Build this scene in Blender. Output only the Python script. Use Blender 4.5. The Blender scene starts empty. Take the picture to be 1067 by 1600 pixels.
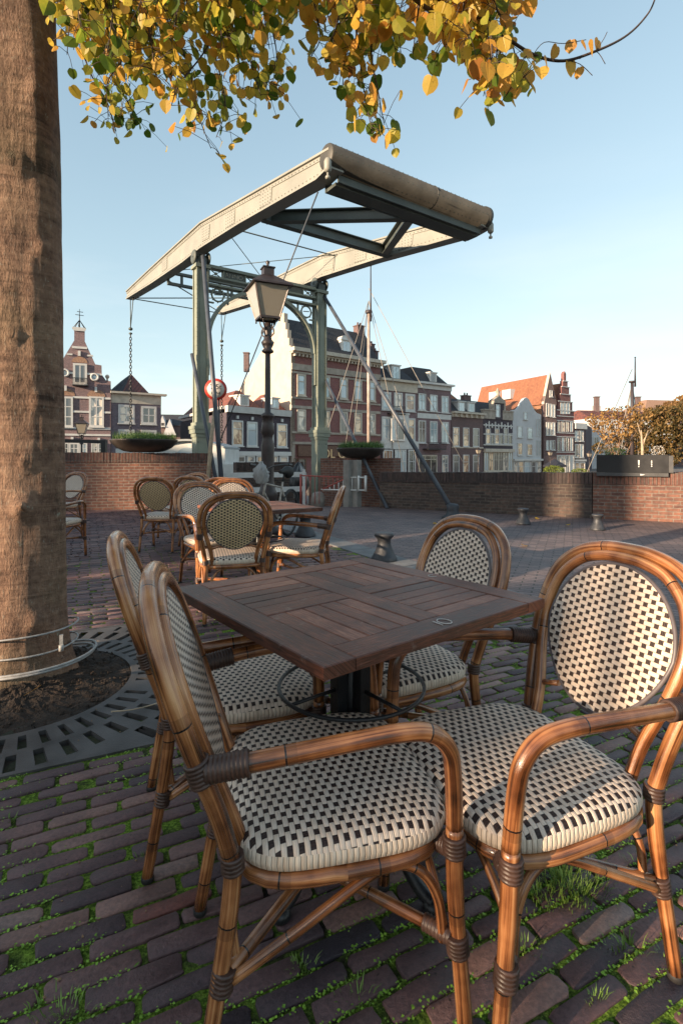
import bpy, math, random
from mathutils import Vector, Matrix, noise
random.seed(7)
R = math.radians
scene = bpy.context.scene
COL = scene.collection
# ------------------------------------------------------------------ camera
H = 1.135; F_PX = 810.0; CX = 533.5; CY = 715.0
cam_d = bpy.data.cameras.new('camera'); cam = bpy.data.objects.new('camera', cam_d); COL.objects.link(cam)
cam.location = (0, 0, H); cam.rotation_euler = (R(90), 0, 0)
cam_d.sensor_fit = 'VERTICAL'; cam_d.sensor_height = 36; cam_d.lens = 36 * F_PX / 1600
cam_d.shift_y = -(800 - CY) / 1600; cam_d.clip_start = 0.05; cam_d.clip_end = 3000
scene.camera = cam
# ------------------------------------------------------------------ light
SUN_AZ = Vector((-.80, -.60)).normalized(); SUN_EL = R(12.5)
sd = bpy.data.lights.new('sun', 'SUN'); sd.energy = 4.5; sd.angle = R(0.55); sd.color = (1, .76, .52)
sun = bpy.data.objects.new('sun', sd); COL.objects.link(sun)
sv = Vector((SUN_AZ.x * math.cos(SUN_EL), SUN_AZ.y * math.cos(SUN_EL), math.sin(SUN_EL)))
sun.rotation_euler = sv.to_track_quat('Z', 'Y').to_euler(); sun.location = (-20, -10, 20)
world = bpy.data.worlds.new('World'); scene.world = world; world.use_nodes = True
nt = world.node_tree; nt.nodes.clear()
sky = nt.nodes.new('ShaderNodeTexSky'); sky.sky_type = 'NISHITA'; sky.sun_disc = False
sky.sun_elevation = SUN_EL; sky.sun_rotation = math.atan2(SUN_AZ.x, SUN_AZ.y)
sky.air_density = 1.0; sky.dust_density = 1.0; sky.ozone_density = 1.6
tc = nt.nodes.new('ShaderNodeTexCoord')
mp = nt.nodes.new('ShaderNodeMapping'); mp.inputs['Scale'].default_value = (1.1, 1.1, 5.5); mp.inputs['Location'].default_value = (.3, .9, .35)
nz = nt.nodes.new('ShaderNodeTexNoise'); nz.inputs['Scale'].default_value = 1.5; nz.inputs['Detail'].default_value = 7; nz.inputs['Roughness'].default_value = .55
cr = nt.nodes.new('ShaderNodeValToRGB'); cr.color_ramp.elements[0].position = .47; cr.color_ramp.elements[1].position = .76
sp = nt.nodes.new('ShaderNodeSeparateXYZ'); mr = nt.nodes.new('ShaderNodeMapRange')
mr.inputs['From Min'].default_value = 0; mr.inputs['From Max'].default_value = .5; mr.inputs['To Min'].default_value = 1; mr.inputs['To Max'].default_value = 0
mul = nt.nodes.new('ShaderNodeMath'); mul.operation = 'MULTIPLY'
mul2 = nt.nodes.new('ShaderNodeMath'); mul2.operation = 'MULTIPLY'; mul2.inputs[1].default_value = .5
mx = nt.nodes.new('ShaderNodeMixRGB'); mx.inputs[2].default_value = (3.5, 3.4, 3.4, 1)
hs = nt.nodes.new('ShaderNodeHueSaturation'); hs.inputs['Saturation'].default_value = .84; hs.inputs['Value'].default_value = 1.45
bg = nt.nodes.new('ShaderNodeBackground'); bg.inputs['Strength'].default_value = .15
ow = nt.nodes.new('ShaderNodeOutputWorld'); L = nt.links.new
L(tc.outputs['Generated'], mp.inputs[0]); L(mp.outputs[0], nz.inputs['Vector']); L(nz.outputs[0], cr.inputs[0])
L(tc.outputs['Generated'], sp.inputs[0]); L(sp.outputs[2], mr.inputs[0]); L(cr.outputs[0], mul.inputs[0]); L(mr.outputs[0], mul.inputs[1])
L(mul.outputs[0], mul2.inputs[0]); L(mul2.outputs[0], mx.inputs[0]); L(sky.outputs[0], hs.inputs['Color']); tn = nt.nodes.new('ShaderNodeMixRGB'); tn.blend_type = 'MULTIPLY'; tn.inputs[0].default_value = 1; tn.inputs[2].default_value = (.94, 1.04, .97, 1); L(hs.outputs[0], tn.inputs[1]); 
sc1 = nt.nodes.new('ShaderNodeVectorMath'); sc1.operation = 'SCALE'; sc1.inputs['Scale'].default_value = .17; ad1 = nt.nodes.new('ShaderNodeVectorMath'); ad1.operation = 'ADD'; ad1.inputs[1].default_value = (1, 1, 1); dv = nt.nodes.new('ShaderNodeVectorMath'); dv.operation = 'DIVIDE'
L(tn.outputs[0], sc1.inputs[0]); L(sc1.outputs[0], ad1.inputs[0]); L(tn.outputs[0], dv.inputs[0]); L(ad1.outputs[0], dv.inputs[1]); L(dv.outputs[0], mx.inputs[1])
L(mx.outputs[0], bg.inputs[0]); L(bg.outputs[0], ow.inputs[0])
vs = scene.view_settings; vs.view_transform = 'Standard'; vs.look = 'None'; vs.exposure = 1.3; vs.gamma = 1
scene.render.engine = 'CYCLES'

# ------------------------------------------------------------------ geometry helpers
def P(px, py, d):
    return Vector(((px - CX) / F_PX * d, d, H - (py - CY) / F_PX * d))

class MB:
    """collects shapes and links them as one mesh object"""
    def __init__(s):
        s.v = []; s.f = []; s.uv = []; s.mi = []; s.sm = []; s.rnd = []
    def face(s, idx, uv=None, mi=0, smooth=False, rnd=0.5):
        s.f.append(tuple(idx)); s.uv.append(uv); s.mi.append(mi); s.sm.append(smooth); s.rnd.append(rnd)
    def hexa(s, p, mi=0, rnd=.5):
        b = len(s.v); s.v += [Vector(q) for q in p]
        for f in ((3, 2, 1, 0), (4, 5, 6, 7), (0, 1, 5, 4), (1, 2, 6, 5), (2, 3, 7, 6), (3, 0, 4, 7)):
            s.face([b + i for i in f], None, mi, False, rnd)
    def box(s, c, size, rot=0, mi=0, axes=None, rnd=.5):
        c = Vector(c); hx, hy, hz = size[0] / 2, size[1] / 2, size[2] / 2
        if axes: X, Y, Z = [Vector(a).normalized() for a in axes]
        else: X = Vector((math.cos(rot), math.sin(rot), 0)); Y = Vector((-math.sin(rot), math.cos(rot), 0)); Z = Vector((0, 0, 1))
        s.hexa([c + X * a * hx + Y * b_ * hy + Z * c_ * hz for c_ in (-1, 1) for a, b_ in ((-1, -1), (1, -1), (1, 1), (-1, 1))], mi, rnd)
    def bar(s, p0, p1, w, h, mi=0, up=(0, 0, 1)):
        p0 = Vector(p0); p1 = Vector(p1); Y = (p1 - p0); ln = Y.length; Y.normalize()
        X = Y.cross(Vector(up))
        if X.length < 1e-4: X = Vector((1, 0, 0))
        X.normalize(); Z = X.cross(Y)
        s.box((p0 + p1) / 2, (w, ln, h), axes=(X, Y, Z), mi=mi)
    def poly(s, pts, mi=0, smooth=False, uv=None):
        b = len(s.v); s.v += [Vector(q) for q in pts]; s.face(range(b, b + len(pts)), uv, mi, smooth)
    def prism(s, pts, vec, mi=0):
        vec = Vector(vec); n = len(pts); b = len(s.v); s.v += [Vector(q) for q in pts] + [Vector(q) + vec for q in pts]
        s.face(list(range(b, b + n)), None, mi); s.face(list(range(b + 2 * n - 1, b + n - 1, -1)), None, mi)
        for i in range(n):
            j = (i + 1) % n; s.face((b + i, b + n + i, b + n + j, b + j), None, mi)
    def tube(s, pts, r, n=10, closed=False, mi=0, cap=True, v0=0.0):
        pts = [Vector(p) for p in pts]; m = len(pts)
        rr = r if isinstance(r, (list, tuple)) else [r] * m
        tg = []
        for i in range(m):
            if closed: t = pts[(i + 1) % m] - pts[i - 1]
            else: t = pts[min(i + 1, m - 1)] - pts[max(i - 1, 0)]
            tg.append(t.normalized() if t.length > 1e-9 else Vector((0, 0, 1)))
        u = tg[0].orthogonal().normalized(); b = len(s.v); lens = [v0]
        for i in range(m):
            if i: lens.append(lens[-1] + (pts[i] - pts[i - 1]).length)
            u = (u - tg[i] * u.dot(tg[i])); u = u.normalized() if u.length > 1e-6 else tg[i].orthogonal().normalized()
            w = tg[i].cross(u)
            for k in range(n):
                a = 2 * math.pi * k / n
                s.v.append(pts[i] + (u * math.cos(a) + w * math.sin(a)) * rr[i])
        last = lens[-1] + (pts[0] - pts[-1]).length
        for i in range(m if closed else m - 1):
            j = (i + 1) % m; l0 = lens[i]; l1 = lens[j] if j else last
            for k in range(n):
                k2 = (k + 1) % n
                s.face((b + i * n + k, b + i * n + k2, b + j * n + k2, b + j * n + k),
                       ((k / n, l0), ((k + 1) / n, l0), ((k + 1) / n, l1), (k / n, l1)), mi, True)
        if cap and not closed:
            s.face([b + k for k in range(n - 1, -1, -1)], [(0, lens[0])] * n, mi)
            s.face([b + (m - 1) * n + k for k in range(n)], [(0, lens[-1])] * n, mi)
    def lathe(s, prof, c=(0, 0, 0), n=24, mi=0, axis=None, smooth=True):
        c = Vector(c); Z = Vector(axis).normalized() if axis else Vector((0, 0, 1))
        X = Vector((1, 0, 0)) if not axis else Z.orthogonal().normalized(); Y = Z.cross(X)
        b = len(s.v)
        for r, z in prof:
            for k in range(n):
                a = 2 * math.pi * k / n; s.v.append(c + (X * math.cos(a) + Y * math.sin(a)) * r + Z * z)
        for i in range(len(prof) - 1):
            for k in range(n):
                k2 = (k + 1) % n; s.face((b + i * n + k, b + i * n + k2, b + (i + 1) * n + k2, b + (i + 1) * n + k), None, mi, smooth)
        if prof[0][0] > 1e-5: s.face([b + k for k in range(n - 1, -1, -1)], None, mi)
        if prof[-1][0] > 1e-5: s.face([b + (len(prof) - 1) * n + k for k in range(n)], None, mi)
    def torus(s, c, Rr, r, X=(1, 0, 0), Y=(0, 1, 0), n=20, m=6, mi=0, sy=1.0):
        c = Vector(c); X = Vector(X); Y = Vector(Y)
        s.tube([c + X * Rr * math.cos(2 * math.pi * i / n) + Y * Rr * sy * math.sin(2 * math.pi * i / n) for i in range(n)], r, m, True, mi)
    def build(s, name, mats, parent=None, wrap=True):
        me = bpy.data.meshes.new(name); off = Vector((0, 0, 0))
        if parent is not None:
            p = parent
            while p is not None: off += p.location; p = p.parent
        me.from_pydata([(v.x - off.x, v.y - off.y, v.z - off.z) for v in s.v], [], s.f)
        if not isinstance(mats, (list, tuple)): mats = [mats]
        for m_ in mats: me.materials.append(m_)
        ul = me.uv_layers.new(name='UVMap'); vals = []
        for p, uv in zip(me.polygons, s.uv):
            if uv is None:
                n = p.normal
                if abs(n.z) > .75:
                    uv = [(s.v[i].x, s.v[i].y) for i in p.vertices]
                else:
                    t = Vector((-n.y, n.x, 0)).normalized(); sl = 1 / max(.3, math.sqrt(1 - n.z * n.z))
                    uv = [(s.v[i].x * t.x + s.v[i].y * t.y, s.v[i].z * sl) for i in p.vertices]
            for q in uv: vals += [q[0], q[1]]
        ul.data.foreach_set('uv', vals)
        me.polygons.foreach_set('material_index', s.mi); me.polygons.foreach_set('use_smooth', s.sm)
        at = me.attributes.new('rnd', 'FLOAT', 'FACE'); at.data.foreach_set('value', s.rnd)
        me.update()
        o = bpy.data.objects.new(name, me); COL.objects.link(o)
        if parent is not None: o.parent = parent
        return o

def build_each(mb, name, mats, parent):
    """links every separate piece of a collection as its own part"""
    par = list(range(len(mb.v)))
    def find(i):
        while par[i] != i: par[i] = par[par[i]]; i = par[i]
        return i
    for f in mb.f:
        for i in f[1:]: par[find(i)] = find(f[0])
    gr = {}
    for k, f in enumerate(mb.f): gr.setdefault(find(f[0]), []).append(k)
    for ks in gr.values():
        m2 = MB(); mp_ = {}
        for k in ks:
            ids = []
            for i in mb.f[k]:
                if i not in mp_: mp_[i] = len(m2.v); m2.v.append(mb.v[i])
                ids.append(mp_[i])
            m2.face(ids, mb.uv[k], mb.mi[k], mb.sm[k], mb.rnd[k])
        m2.build(name, mats, parent)
def thing(name, label, cat, loc=(0, 0, 0), group=None):
    o = bpy.data.objects.new(name, None); COL.objects.link(o); o.location = loc; o.empty_display_size = .1
    o['label'] = label; o['category'] = cat
    if group: o['group'] = group
    return o
def tag(o, label, cat, group=None, kind=None):
    o['label'] = label; o['category'] = cat
    if group: o['group'] = group
    if kind: o['kind'] = kind
    return o
def struct(o, kind='structure'):
    o['kind'] = kind; return o
def kids(o): return [c for c in bpy.data.objects if c.parent == o]
def dup(root, loc, rz, label, group=None):
    r = root.copy(); COL.objects.link(r); r.location = loc; r.rotation_euler = (0, 0, rz); r['label'] = label
    if group: r['group'] = group
    for ch in kids(root):
        c = ch.copy(); COL.objects.link(c); c.parent = r
        for g in kids(ch):
            d = g.copy(); COL.objects.link(d); d.parent = c
    return r
def crom(pts, n=6, closed=False):
    pts = [Vector(p) for p in pts]; out = []; m = len(pts)
    for i in range(m if closed else m - 1):
        if closed: p0, p1, p2, p3 = pts[i - 1], pts[i], pts[(i + 1) % m], pts[(i + 2) % m]
        else: p0, p1, p2, p3 = pts[max(i - 1, 0)], pts[i], pts[i + 1], pts[min(i + 2, m - 1)]
        for k in range(n):
            t = k / n
            out.append(.5 * ((2 * p1) + (p2 - p0) * t + (2 * p0 - 5 * p1 + 4 * p2 - p3) * t * t + (3 * p1 - p0 - 3 * p2 + p3) * t ** 3))
    if not closed: out.append(pts[-1])
    return out
def text_mb(body, size, origin, X, Z, mat, name, parent, depth=.01):
    cu = bpy.data.curves.new(name, 'FONT'); cu.body = body; cu.size = size; cu.extrude = depth; cu.align_x = 'CENTER'; cu.align_y = 'CENTER'
    to = bpy.data.objects.new(name, cu); COL.objects.link(to)
    dg = bpy.context.evaluated_depsgraph_get(); me = bpy.data.meshes.new_from_object(to.evaluated_get(dg))
    bpy.data.objects.remove(to); X = Vector(X).normalized(); Z = Vector(Z).normalized(); Y = X.cross(Z); N = -Y
    M4 = Matrix((( X.x, Z.x, N.x, 0), (X.y, Z.y, N.y, 0), (X.z, Z.z, N.z, 0), (0, 0, 0, 1)))
    off = Vector((0, 0, 0)); p = parent
    while p is not None: off += p.location; p = p.parent
    me.transform(Matrix.Translation(Vector(origin) - off) @ M4); me.name = name
    me.materials.clear(); me.materials.append(mat)
    o = bpy.data.objects.new(name, me); COL.objects.link(o); o.parent = parent
    return o

# ------------------------------------------------------------------ material helpers
class S:
    def __init__(s, nt, k): s.nt = nt; s.k = k
    def _op(s, op, o=None, o2=None, clamp=False):
        n = s.nt.nodes.new('ShaderNodeMath'); n.operation = op; n.use_clamp = clamp
        for i, x in enumerate((s, o, o2)):
            if x is None: continue
            if isinstance(x, S): s.nt.links.new(x.k, n.inputs[i])
            else: n.inputs[i].default_value = x
        return S(s.nt, n.outputs[0])
    def __add__(s, o): return s._op('ADD', o)
    def __sub__(s, o): return s._op('SUBTRACT', o)
    def __mul__(s, o): return s._op('MULTIPLY', o)
    def __truediv__(s, o): return s._op('DIVIDE', o)
    def fr(s): return s._op('FRACT')
    def fl(s): return s._op('FLOOR')
    def sin(s): return s._op('SINE')
    def abs(s): return s._op('ABSOLUTE')
    def lt(s, o): return s._op('LESS_THAN', o)
    def gt(s, o): return s._op('GREATER_THAN', o)
    def mod(s, o): return s._op('FLOORED_MODULO', o)
    def pow(s, o): return s._op('POWER', o)
    def max(s, o): return s._op('MAXIMUM', o)
    def min(s, o): return s._op('MINIMUM', o)
class Mat:
    def __init__(m, name, col=(.5, .5, .5), rough=.6, metal=0, spec=.5, coat=0):
        m.m = bpy.data.materials.new(name); m.m.use_nodes = True; m.nt = m.m.node_tree; m.nt.nodes.clear()
        m.b = m.n('ShaderNodeBsdfPrincipled'); m.o = m.n('ShaderNodeOutputMaterial'); m.l(m.b.outputs[0], m.o.inputs[0])
        m.b.inputs['Base Color'].default_value = (*col, 1); m.b.inputs['Roughness'].default_value = rough
        m.b.inputs['Metallic'].default_value = metal; m.b.inputs['Specular IOR Level'].default_value = spec
        m.b.inputs['Coat Weight'].default_value = coat; m.b.inputs['Coat Roughness'].default_value = .12
        m.tc = m.n('ShaderNodeTexCoord')
    def n(m, t): return m.nt.nodes.new(t)
    def l(m, a, b):
        if isinstance(a, S): a = a.k
        m.nt.links.new(a, b)
    def uv(m):
        s = m.n('ShaderNodeSeparateXYZ'); m.l(m.tc.outputs['UV'], s.inputs[0]); return S(m.nt, s.outputs[0]), S(m.nt, s.outputs[1])
    def comb(m, x, y, z=0):
        c = m.n('ShaderNodeCombineXYZ')
        for i, q in enumerate((x, y, z)):
            if isinstance(q, S): m.l(q, c.inputs[i])
            else: c.inputs[i].default_value = q
        return c.outputs[0]
    def noise(m, scale, detail=4, vec=None, rough=.55, sc=None, dist=0):
        t = m.n('ShaderNodeTexNoise'); t.inputs['Scale'].default_value = scale; t.inputs['Detail'].default_value = detail
        t.inputs['Roughness'].default_value = rough; t.inputs['Distortion'].default_value = dist
        v = vec if vec is not None else m.tc.outputs['Object']
        if sc:
            p = m.n('ShaderNodeMapping'); p.inputs['Scale'].default_value = sc; m.l(v, p.inputs[0]); v = p.outputs[0]
        m.l(v, t.inputs['Vector']); return S(m.nt, t.outputs[0])
    def ramp(m, fac, stops):
        r = m.n('ShaderNodeValToRGB'); m.l(fac, r.inputs[0]); e = r.color_ramp.elements
        while len(e) < len(stops): e.new(.5)
        for k, (p, c) in zip(e, stops): k.position = p; k.color = (*c, 1) if len(c) == 3 else c
        return r.outputs[0]
    def mix(m, fac, a, b, mode='MIX'):
        x = m.n('ShaderNodeMixRGB'); x.blend_type = mode
        for i, q in zip((0, 1, 2), (fac, a, b)):
            if isinstance(q, S): m.l(q, x.inputs[i])
            elif isinstance(q, (int, float)): x.inputs[i].default_value = q
            elif isinstance(q, tuple): x.inputs[i].default_value = (*q, 1)
            else: m.l(q, x.inputs[i])
        return x.outputs[0]
    def col(m, c): m.l(c, m.b.inputs['Base Color']); return m
    def rough(m, r): m.l(r, m.b.inputs['Roughness']); return m
    def bump(m, h, dist=.01, st=1.0):
        b = m.n('ShaderNodeBump'); b.inputs['Distance'].default_value = dist; b.inputs['Strength'].default_value = st
        m.l(h, b.inputs['Height']); m.l(b.outputs[0], m.b.inputs['Normal']); return m
def simple(name, col, rough=.6, var=.25, scale=3, bump=.0, bs=40, metal=0, spec=.5, coat=0, col2=None):
    m = Mat(name, col, rough, metal, spec, coat)
    c2 = col2 or tuple(c * (1 - var) for c in col); c1 = tuple(min(1, c * (1 + var * .6)) for c in col)
    nn = m.noise(scale, 6); m.col(m.ramp(nn, [(.3, c2), (.7, c1)]))
    m.rough(m.noise(scale * 2, 4) * .3 + (rough - .15))
    if bump: m.bump(m.noise(bs, 5), bump)
    return m.m
def brick_mat(name, c1, c2, mortar, bw=.22, bh=.065, ms=.008, rough=.85, bump=.006, dark=.5, dscale=.7, vert=False, grime=(.05, .04, .04)):
    m = Mat(name, c1, rough)
    u, v = m.uv(); vec = m.comb(v, u) if vert else m.comb(u, v)
    t = m.n('ShaderNodeTexBrick'); t.inputs['Scale'].default_value = 1; t.inputs['Brick Width'].default_value = bw
    t.inputs['Row Height'].default_value = bh; t.inputs['Mortar Size'].default_value = ms; t.inputs['Mortar Smooth'].default_value = .2
    t.inputs['Color1'].default_value = (*c1, 1); t.inputs['Color2'].default_value = (*c2, 1); t.inputs['Mortar'].default_value = (*mortar, 1)
    t.inputs['Bias'].default_value = -.1
    if vert: t.offset = 0
    wv = m.n('ShaderNodeVectorMath'); wv.operation = 'ADD'; m.l(vec, wv.inputs[0])
    wn = m.n('ShaderNodeTexNoise'); wn.inputs['Scale'].default_value = 9; m.l(vec, wn.inputs['Vector'])
    w2 = m.n('ShaderNodeVectorMath'); w2.operation = 'SCALE'; w2.inputs['Scale'].default_value = .012; m.l(wn.outputs['Color'], w2.inputs[0]); m.l(w2.outputs[0], wv.inputs[1])
    m.l(wv.outputs[0], t.inputs['Vector'])
    big = m.noise(dscale, 6, rough=.65); g = m.ramp(big, [(.42, (0, 0, 0)), (.66, (1, 1, 1))])
    c = m.mix(.55, t.outputs['Color'], m.mix(1.0, t.outputs['Color'], m.ramp(m.noise(14, 4, vec), [(.3, (.35, .35, .35)), (.7, (1.5, 1.45, 1.4))]), 'MULTIPLY'))
    gs = m.n('ShaderNodeMath'); gs.operation = 'MULTIPLY'; gs.inputs[1].default_value = dark; m.l(g, gs.inputs[0])
    c = m.mix(gs.outputs[0], c, grime); m.col(c)
    hh = S(m.nt, t.outputs['Fac']) * -1.0 + m.noise(60, 3, vec) * .35
    m.bump(hh, bump); return m.m
M = {}
# ------------------------------------------------------------------ ground
def gz(y): 
    t = min(1, max(0, (y - 11.6) / 2.4)); return -.15 * t * t * (3 - 2 * t)
def moss_mat():
    m = Mat('moss_and_sand', rough=.95, spec=.2)
    n1 = m.noise(2.3, 5); n2 = m.noise(110, 6, rough=.75); n3 = m.noise(14, 4)
    c = m.ramp(n2, [(.3, (.015, .028, .004)), (.46, (.09, .165, .016)), (.66, (.33, .50, .065))])
    soil = m.ramp(n2, [(.3, (.014, .010, .009)), (.7, (.06, .045, .035))])
    f = m.ramp(n1 * .5 + n3 * .5, [(.40, (0, 0, 0)), (.53, (1, 1, 1))])
    m.col(m.mix(f, soil, c)); m.bump(m.noise(160, 5, rough=.7), .012); return m.m
def paver_mat():
    m = Mat('clay_paver', rough=.62, spec=.45); at = m.n('ShaderNodeAttribute'); at.attribute_name = 'rnd'; rn = S(m.nt, at.outputs['Fac'])
    c = m.ramp(rn, [(0, (.036, .027, .036)), (.25, (.078, .048, .054)), (.5, (.130, .073, .074)), (.72, (.185, .107, .098)), (.9, (.27, .19, .165)), (1, (.17, .062, .050))])
    g = m.noise(90, 6, rough=.7); c = m.mix(.8, c, m.ramp(g, [(.32, (.5, .5, .52)), (.7, (1.45, 1.4, 1.35))]), 'MULTIPLY')
    g2 = m.noise(7, 4); c = m.mix(.6, c, m.ramp(g2, [(.35, (.6, .6, .65)), (.65, (1.3, 1.25, 1.2))]), 'MULTIPLY')
    pits = m.ramp(m.noise(55, 2), [(.22, (1, 1, 1)), (.29, (0, 0, 0))]); c = m.mix(pits, c, (.012, .010, .010))
    m.col(c); m.rough(g * .5 + .32); m.bump(g * .8 + m.noise(300, 3) * .3, .0035); return m.m
M['moss'] = moss_mat(); M['paver'] = paver_mat()
M['kerb'] = simple('blue_stone', (.17, .165, .165), .7, .35, 5, .004, 90)
M['soil'] = simple('dark_soil', (.035, .022, .015), .95, .6, 12, .03, 45)
M['iron_grate'] = simple('rusty_grey_iron', (.088, .080, .078), .6, .45, 9, .002, 150, metal=.2)
K0 = Vector((.21, 6.43)); KD = Vector((.464, -.886)).normalized(); KN = Vector((KD.y, -KD.x)) # KN points to the terrace (left)
if KN.x > 0: KN = -KN
GC = Vector((-1.58, 2.57)); GD = Vector((.905, .425)).normalized(); GN = Vector((-GD.y, GD.x)); GH = .80

def left_wall_y(x):   # front of the left brick wall
    return 11.2 + (x + 5.58) * .36
random.seed(3)
mb = MB(); CD = Vector((.90, .436)).normalized(); CN = Vector((-CD.y, CD.x))
BL, BW = .200, .0530; row_p = .0575; len_p = .208
def add_paver(c, rn, near):
    tilt = (random.gauss(0, .011), random.gauss(0, .016)); dz = random.gauss(0, .0015); z0 = gz(c.y)
    hl = BL / 2 - random.random() * .006; hw = BW / 2 - random.random() ** 2 * .007; rr = .006 + random.random() * .009
    if random.random() < .06: hl *= .6
    wig = random.gauss(0, .022); D = Vector((CD.x * math.cos(wig) - CD.y * math.sin(wig), CD.x * math.sin(wig) + CD.y * math.cos(wig))); Nn = Vector((-D.y, D.x))
    out = []
    if near:
        q = [(hl, -hw + rr), (hl, hw - rr), (hl - rr * .35, hw - rr * .3), (hl - rr, hw), (0, hw + random.gauss(0, .0012)), (-hl + rr, hw), (-hl + rr * .35, hw - rr * .3), (-hl, hw - rr), (-hl, -hw + rr), (-hl + rr * .35, -hw + rr * .3), (-hl + rr, -hw), (0, -hw + random.gauss(0, .0012)), (hl - rr, -hw), (hl - rr * .35, -hw + rr * .3)]
        q = [(a + random.gauss(0, .0016), b_ + random.gauss(0, .0014)) for a, b_ in q]
        lv = [(1.0, 1.0, -.035), (1.0, 1.0, -.006), (.995, .975, -.0014), (.982, .92, 0.0)]
    else:
        q = [(hl, -hw), (hl, hw), (-hl, hw), (-hl, -hw)]; lv = [(1, 1, -.03), (1, 1, -.005), (.96, .82, 0)]
    b = len(mb.v); n = len(q)
    for sx, sy, z in lv:
        for a, b_ in q:
            a2, b2 = a * sx, b_ * sy; p = c + D * a2 + Nn * b2
            mb.v.append(Vector((p.x, p.y, z0 + z + dz + a2 * tilt[0] + b2 * tilt[1])))
    for i in range(len(lv) - 1):
        for k in range(n):
            k2 = (k + 1) % n; mb.face((b + i * n + k, b + i * n + k2, b + (i + 1) * n + k2, b + (i + 1) * n + k), ((0, 0),) * 4, 0, near and i > 0, rn)
    mb.face([b + (len(lv) - 1) * n + k for k in range(n)], ((0, 0),) * n, 0, near, rn)
for i in range(-40, 250):
    off = (i % 2) * .5 + random.uniform(-.09, .09)
    for j in range(-60, 60):
        c = CD * ((j + off) * len_p) + CN * (i * row_p)
        if c.y < .3 or c.x < -.70 * c.y - .9 or c.x > .72 * c.y + .7: continue
        dk = (c - K0).dot(KN)
        if dk < .20: continue
        if c.y > left_wall_y(c.x) - .03 and c.x < -3.0: continue
        if c.y > 11.3: continue
        r = c - GC
        if abs(r.dot(GD)) < GH + .05 and abs(r.dot(GN)) < GH + .04: continue
        rn = min(1, max(0, random.gauss(.42, .2)))
        if random.random() < .07: rn = .95
        add_paver(c, rn, c.y < 4.2)
struct(mb.build('pavement', M['paver']))
# mossy bed between the bricks
mb = MB(); nx, ny = 230, 260; x0, x1, y0, y1 = -2.9, 2.9, .35, 6.6
for j in range(ny + 1):
    for i in range(nx + 1):
        x = x0 + (x1 - x0) * i / nx; y = y0 + (y1 - y0) * (j / ny) ** 1.25
        h = noise.noise(Vector((x * 2.1, y * 2.1, 0))) ; h2 = noise.noise(Vector((x * 28, y * 28, 4))); h3 = noise.noise(Vector((x * 70, y * 70, 9)))
        mb.v.append(Vector((x, y, -.0068 + .0045 * h + .0045 * h2 + .0035 * h3)))
for j in range(ny):
    for i in range(nx):
        a = j * (nx + 1) + i; cc = (mb.v[a].xy - K0).dot(KN); r = mb.v[a].xy - GC
        if cc < .1 or (abs(r.dot(GD)) < GH - .01 and abs(r.dot(GN)) < GH - .01): continue
        mb.face((a, a + 1, a + nx + 2, a + nx + 1), ((0, 0),) * 4, 0, True)
struct(mb.build('moss_bed', M['moss']), 'stuff')
# terrace bed further away, road, quay, canal, far bank
mb = MB()
ys = [-60, 0, 4, 8, 11.6] + [11.6 + .3 * k for k in range(1, 9)] + [17.5]
b = 0
for y in ys:
    for x in (-300, -8, 0, 8, 300): mb.v.append(Vector((x, y, gz(y) - .019)))
for j in range(len(ys) - 1):
    for i in range(4): a = j * 5 + i; mb.face((a, a + 1, a + 6, a + 5), None, 0, True)
b = len(mb.v); mb.v += [Vector((-300, 17.5, -.169)), Vector((300, 17.5, -.169)), Vector((300, 17.5, -3)), Vector((-300, 17.5, -3))]; mb.face((b, b + 3, b + 2, b + 1))
M['ground_bed'] = simple('sandy_bed', (.040, .042, .022), .95, .5, 4, .01, 60)
struct(mb.build('ground', M['ground_bed']))
def road_mat():
    m = Mat('road_clinker', rough=.75, spec=.4)
    rot = m.n('ShaderNodeMapping'); rot.inputs['Rotation'].default_value = (0, 0, R(24)); m.l(m.tc.outputs['Object'], rot.inputs[0])
    t = m.n('ShaderNodeTexBrick'); m.l(rot.outputs[0], t.inputs['Vector']); t.inputs['Scale'].default_value = 1; t.inputs['Brick Width'].default_value = .21; t.inputs['Row Height'].default_value = .068
    t.inputs['Mortar Size'].default_value = .007; t.inputs['Mortar Smooth'].default_value = .3; t.inputs['Color1'].default_value = (.22, .155, .145, 1); t.inputs['Color2'].default_value = (.12, .09, .092, 1); t.inputs['Mortar'].default_value = (.05, .046, .038, 1)
    c = m.mix(.7, t.outputs['Color'], m.ramp(m.noise(1.1, 6), [(.3, (.65, .65, .7)), (.7, (1.35, 1.3, 1.25))]), 'MULTIPLY')
    c = m.mix(.6, c, m.ramp(m.noise(60, 4), [(.3, (.6, .6, .6)), (.7, (1.4, 1.4, 1.4))]), 'MULTIPLY')
    m.col(c); m.rough(m.noise(5, 4) * .3 + .5); m.bump(S(m.nt, t.outputs['Fac']) * -1 + m.noise(50, 3) * .5, .006); return m.m
M['road'] = road_mat()
mb = MB(); ks = K0 - KN * .17
rows = [-4, 0, 2, 4, 6, 8, 10, 11.6] + [11.6 + .3 * k for k in range(1, 9)] + [17.5]
for y in rows:
    kx = ks.x + (y - ks.y) * KD.x / KD.y
    kx = max(kx, -3.6) if y > 10 else kx
    for x in (kx, max(kx + 1, 3), 30): mb.v.append(Vector((x, y, gz(y) + .001)))
for j in range(len(rows) - 1):
    for i in range(2): a = j * 3 + i; mb.face((a, a + 1, a + 4, a + 3), None, 0, True)
struct(mb.build('road', M['road']))
mb = MB(); k = -6.0
while k < 5.5:
    ln = random.uniform(.85, 1.1); c = K0 + KD * (k + ln / 2); mb.box((c.x, c.y, gz(c.y) - .03 + random.uniform(-.002, .003)), (ln - .012, .33, .075), math.atan2(KD.y, KD.x)); k += ln
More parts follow.
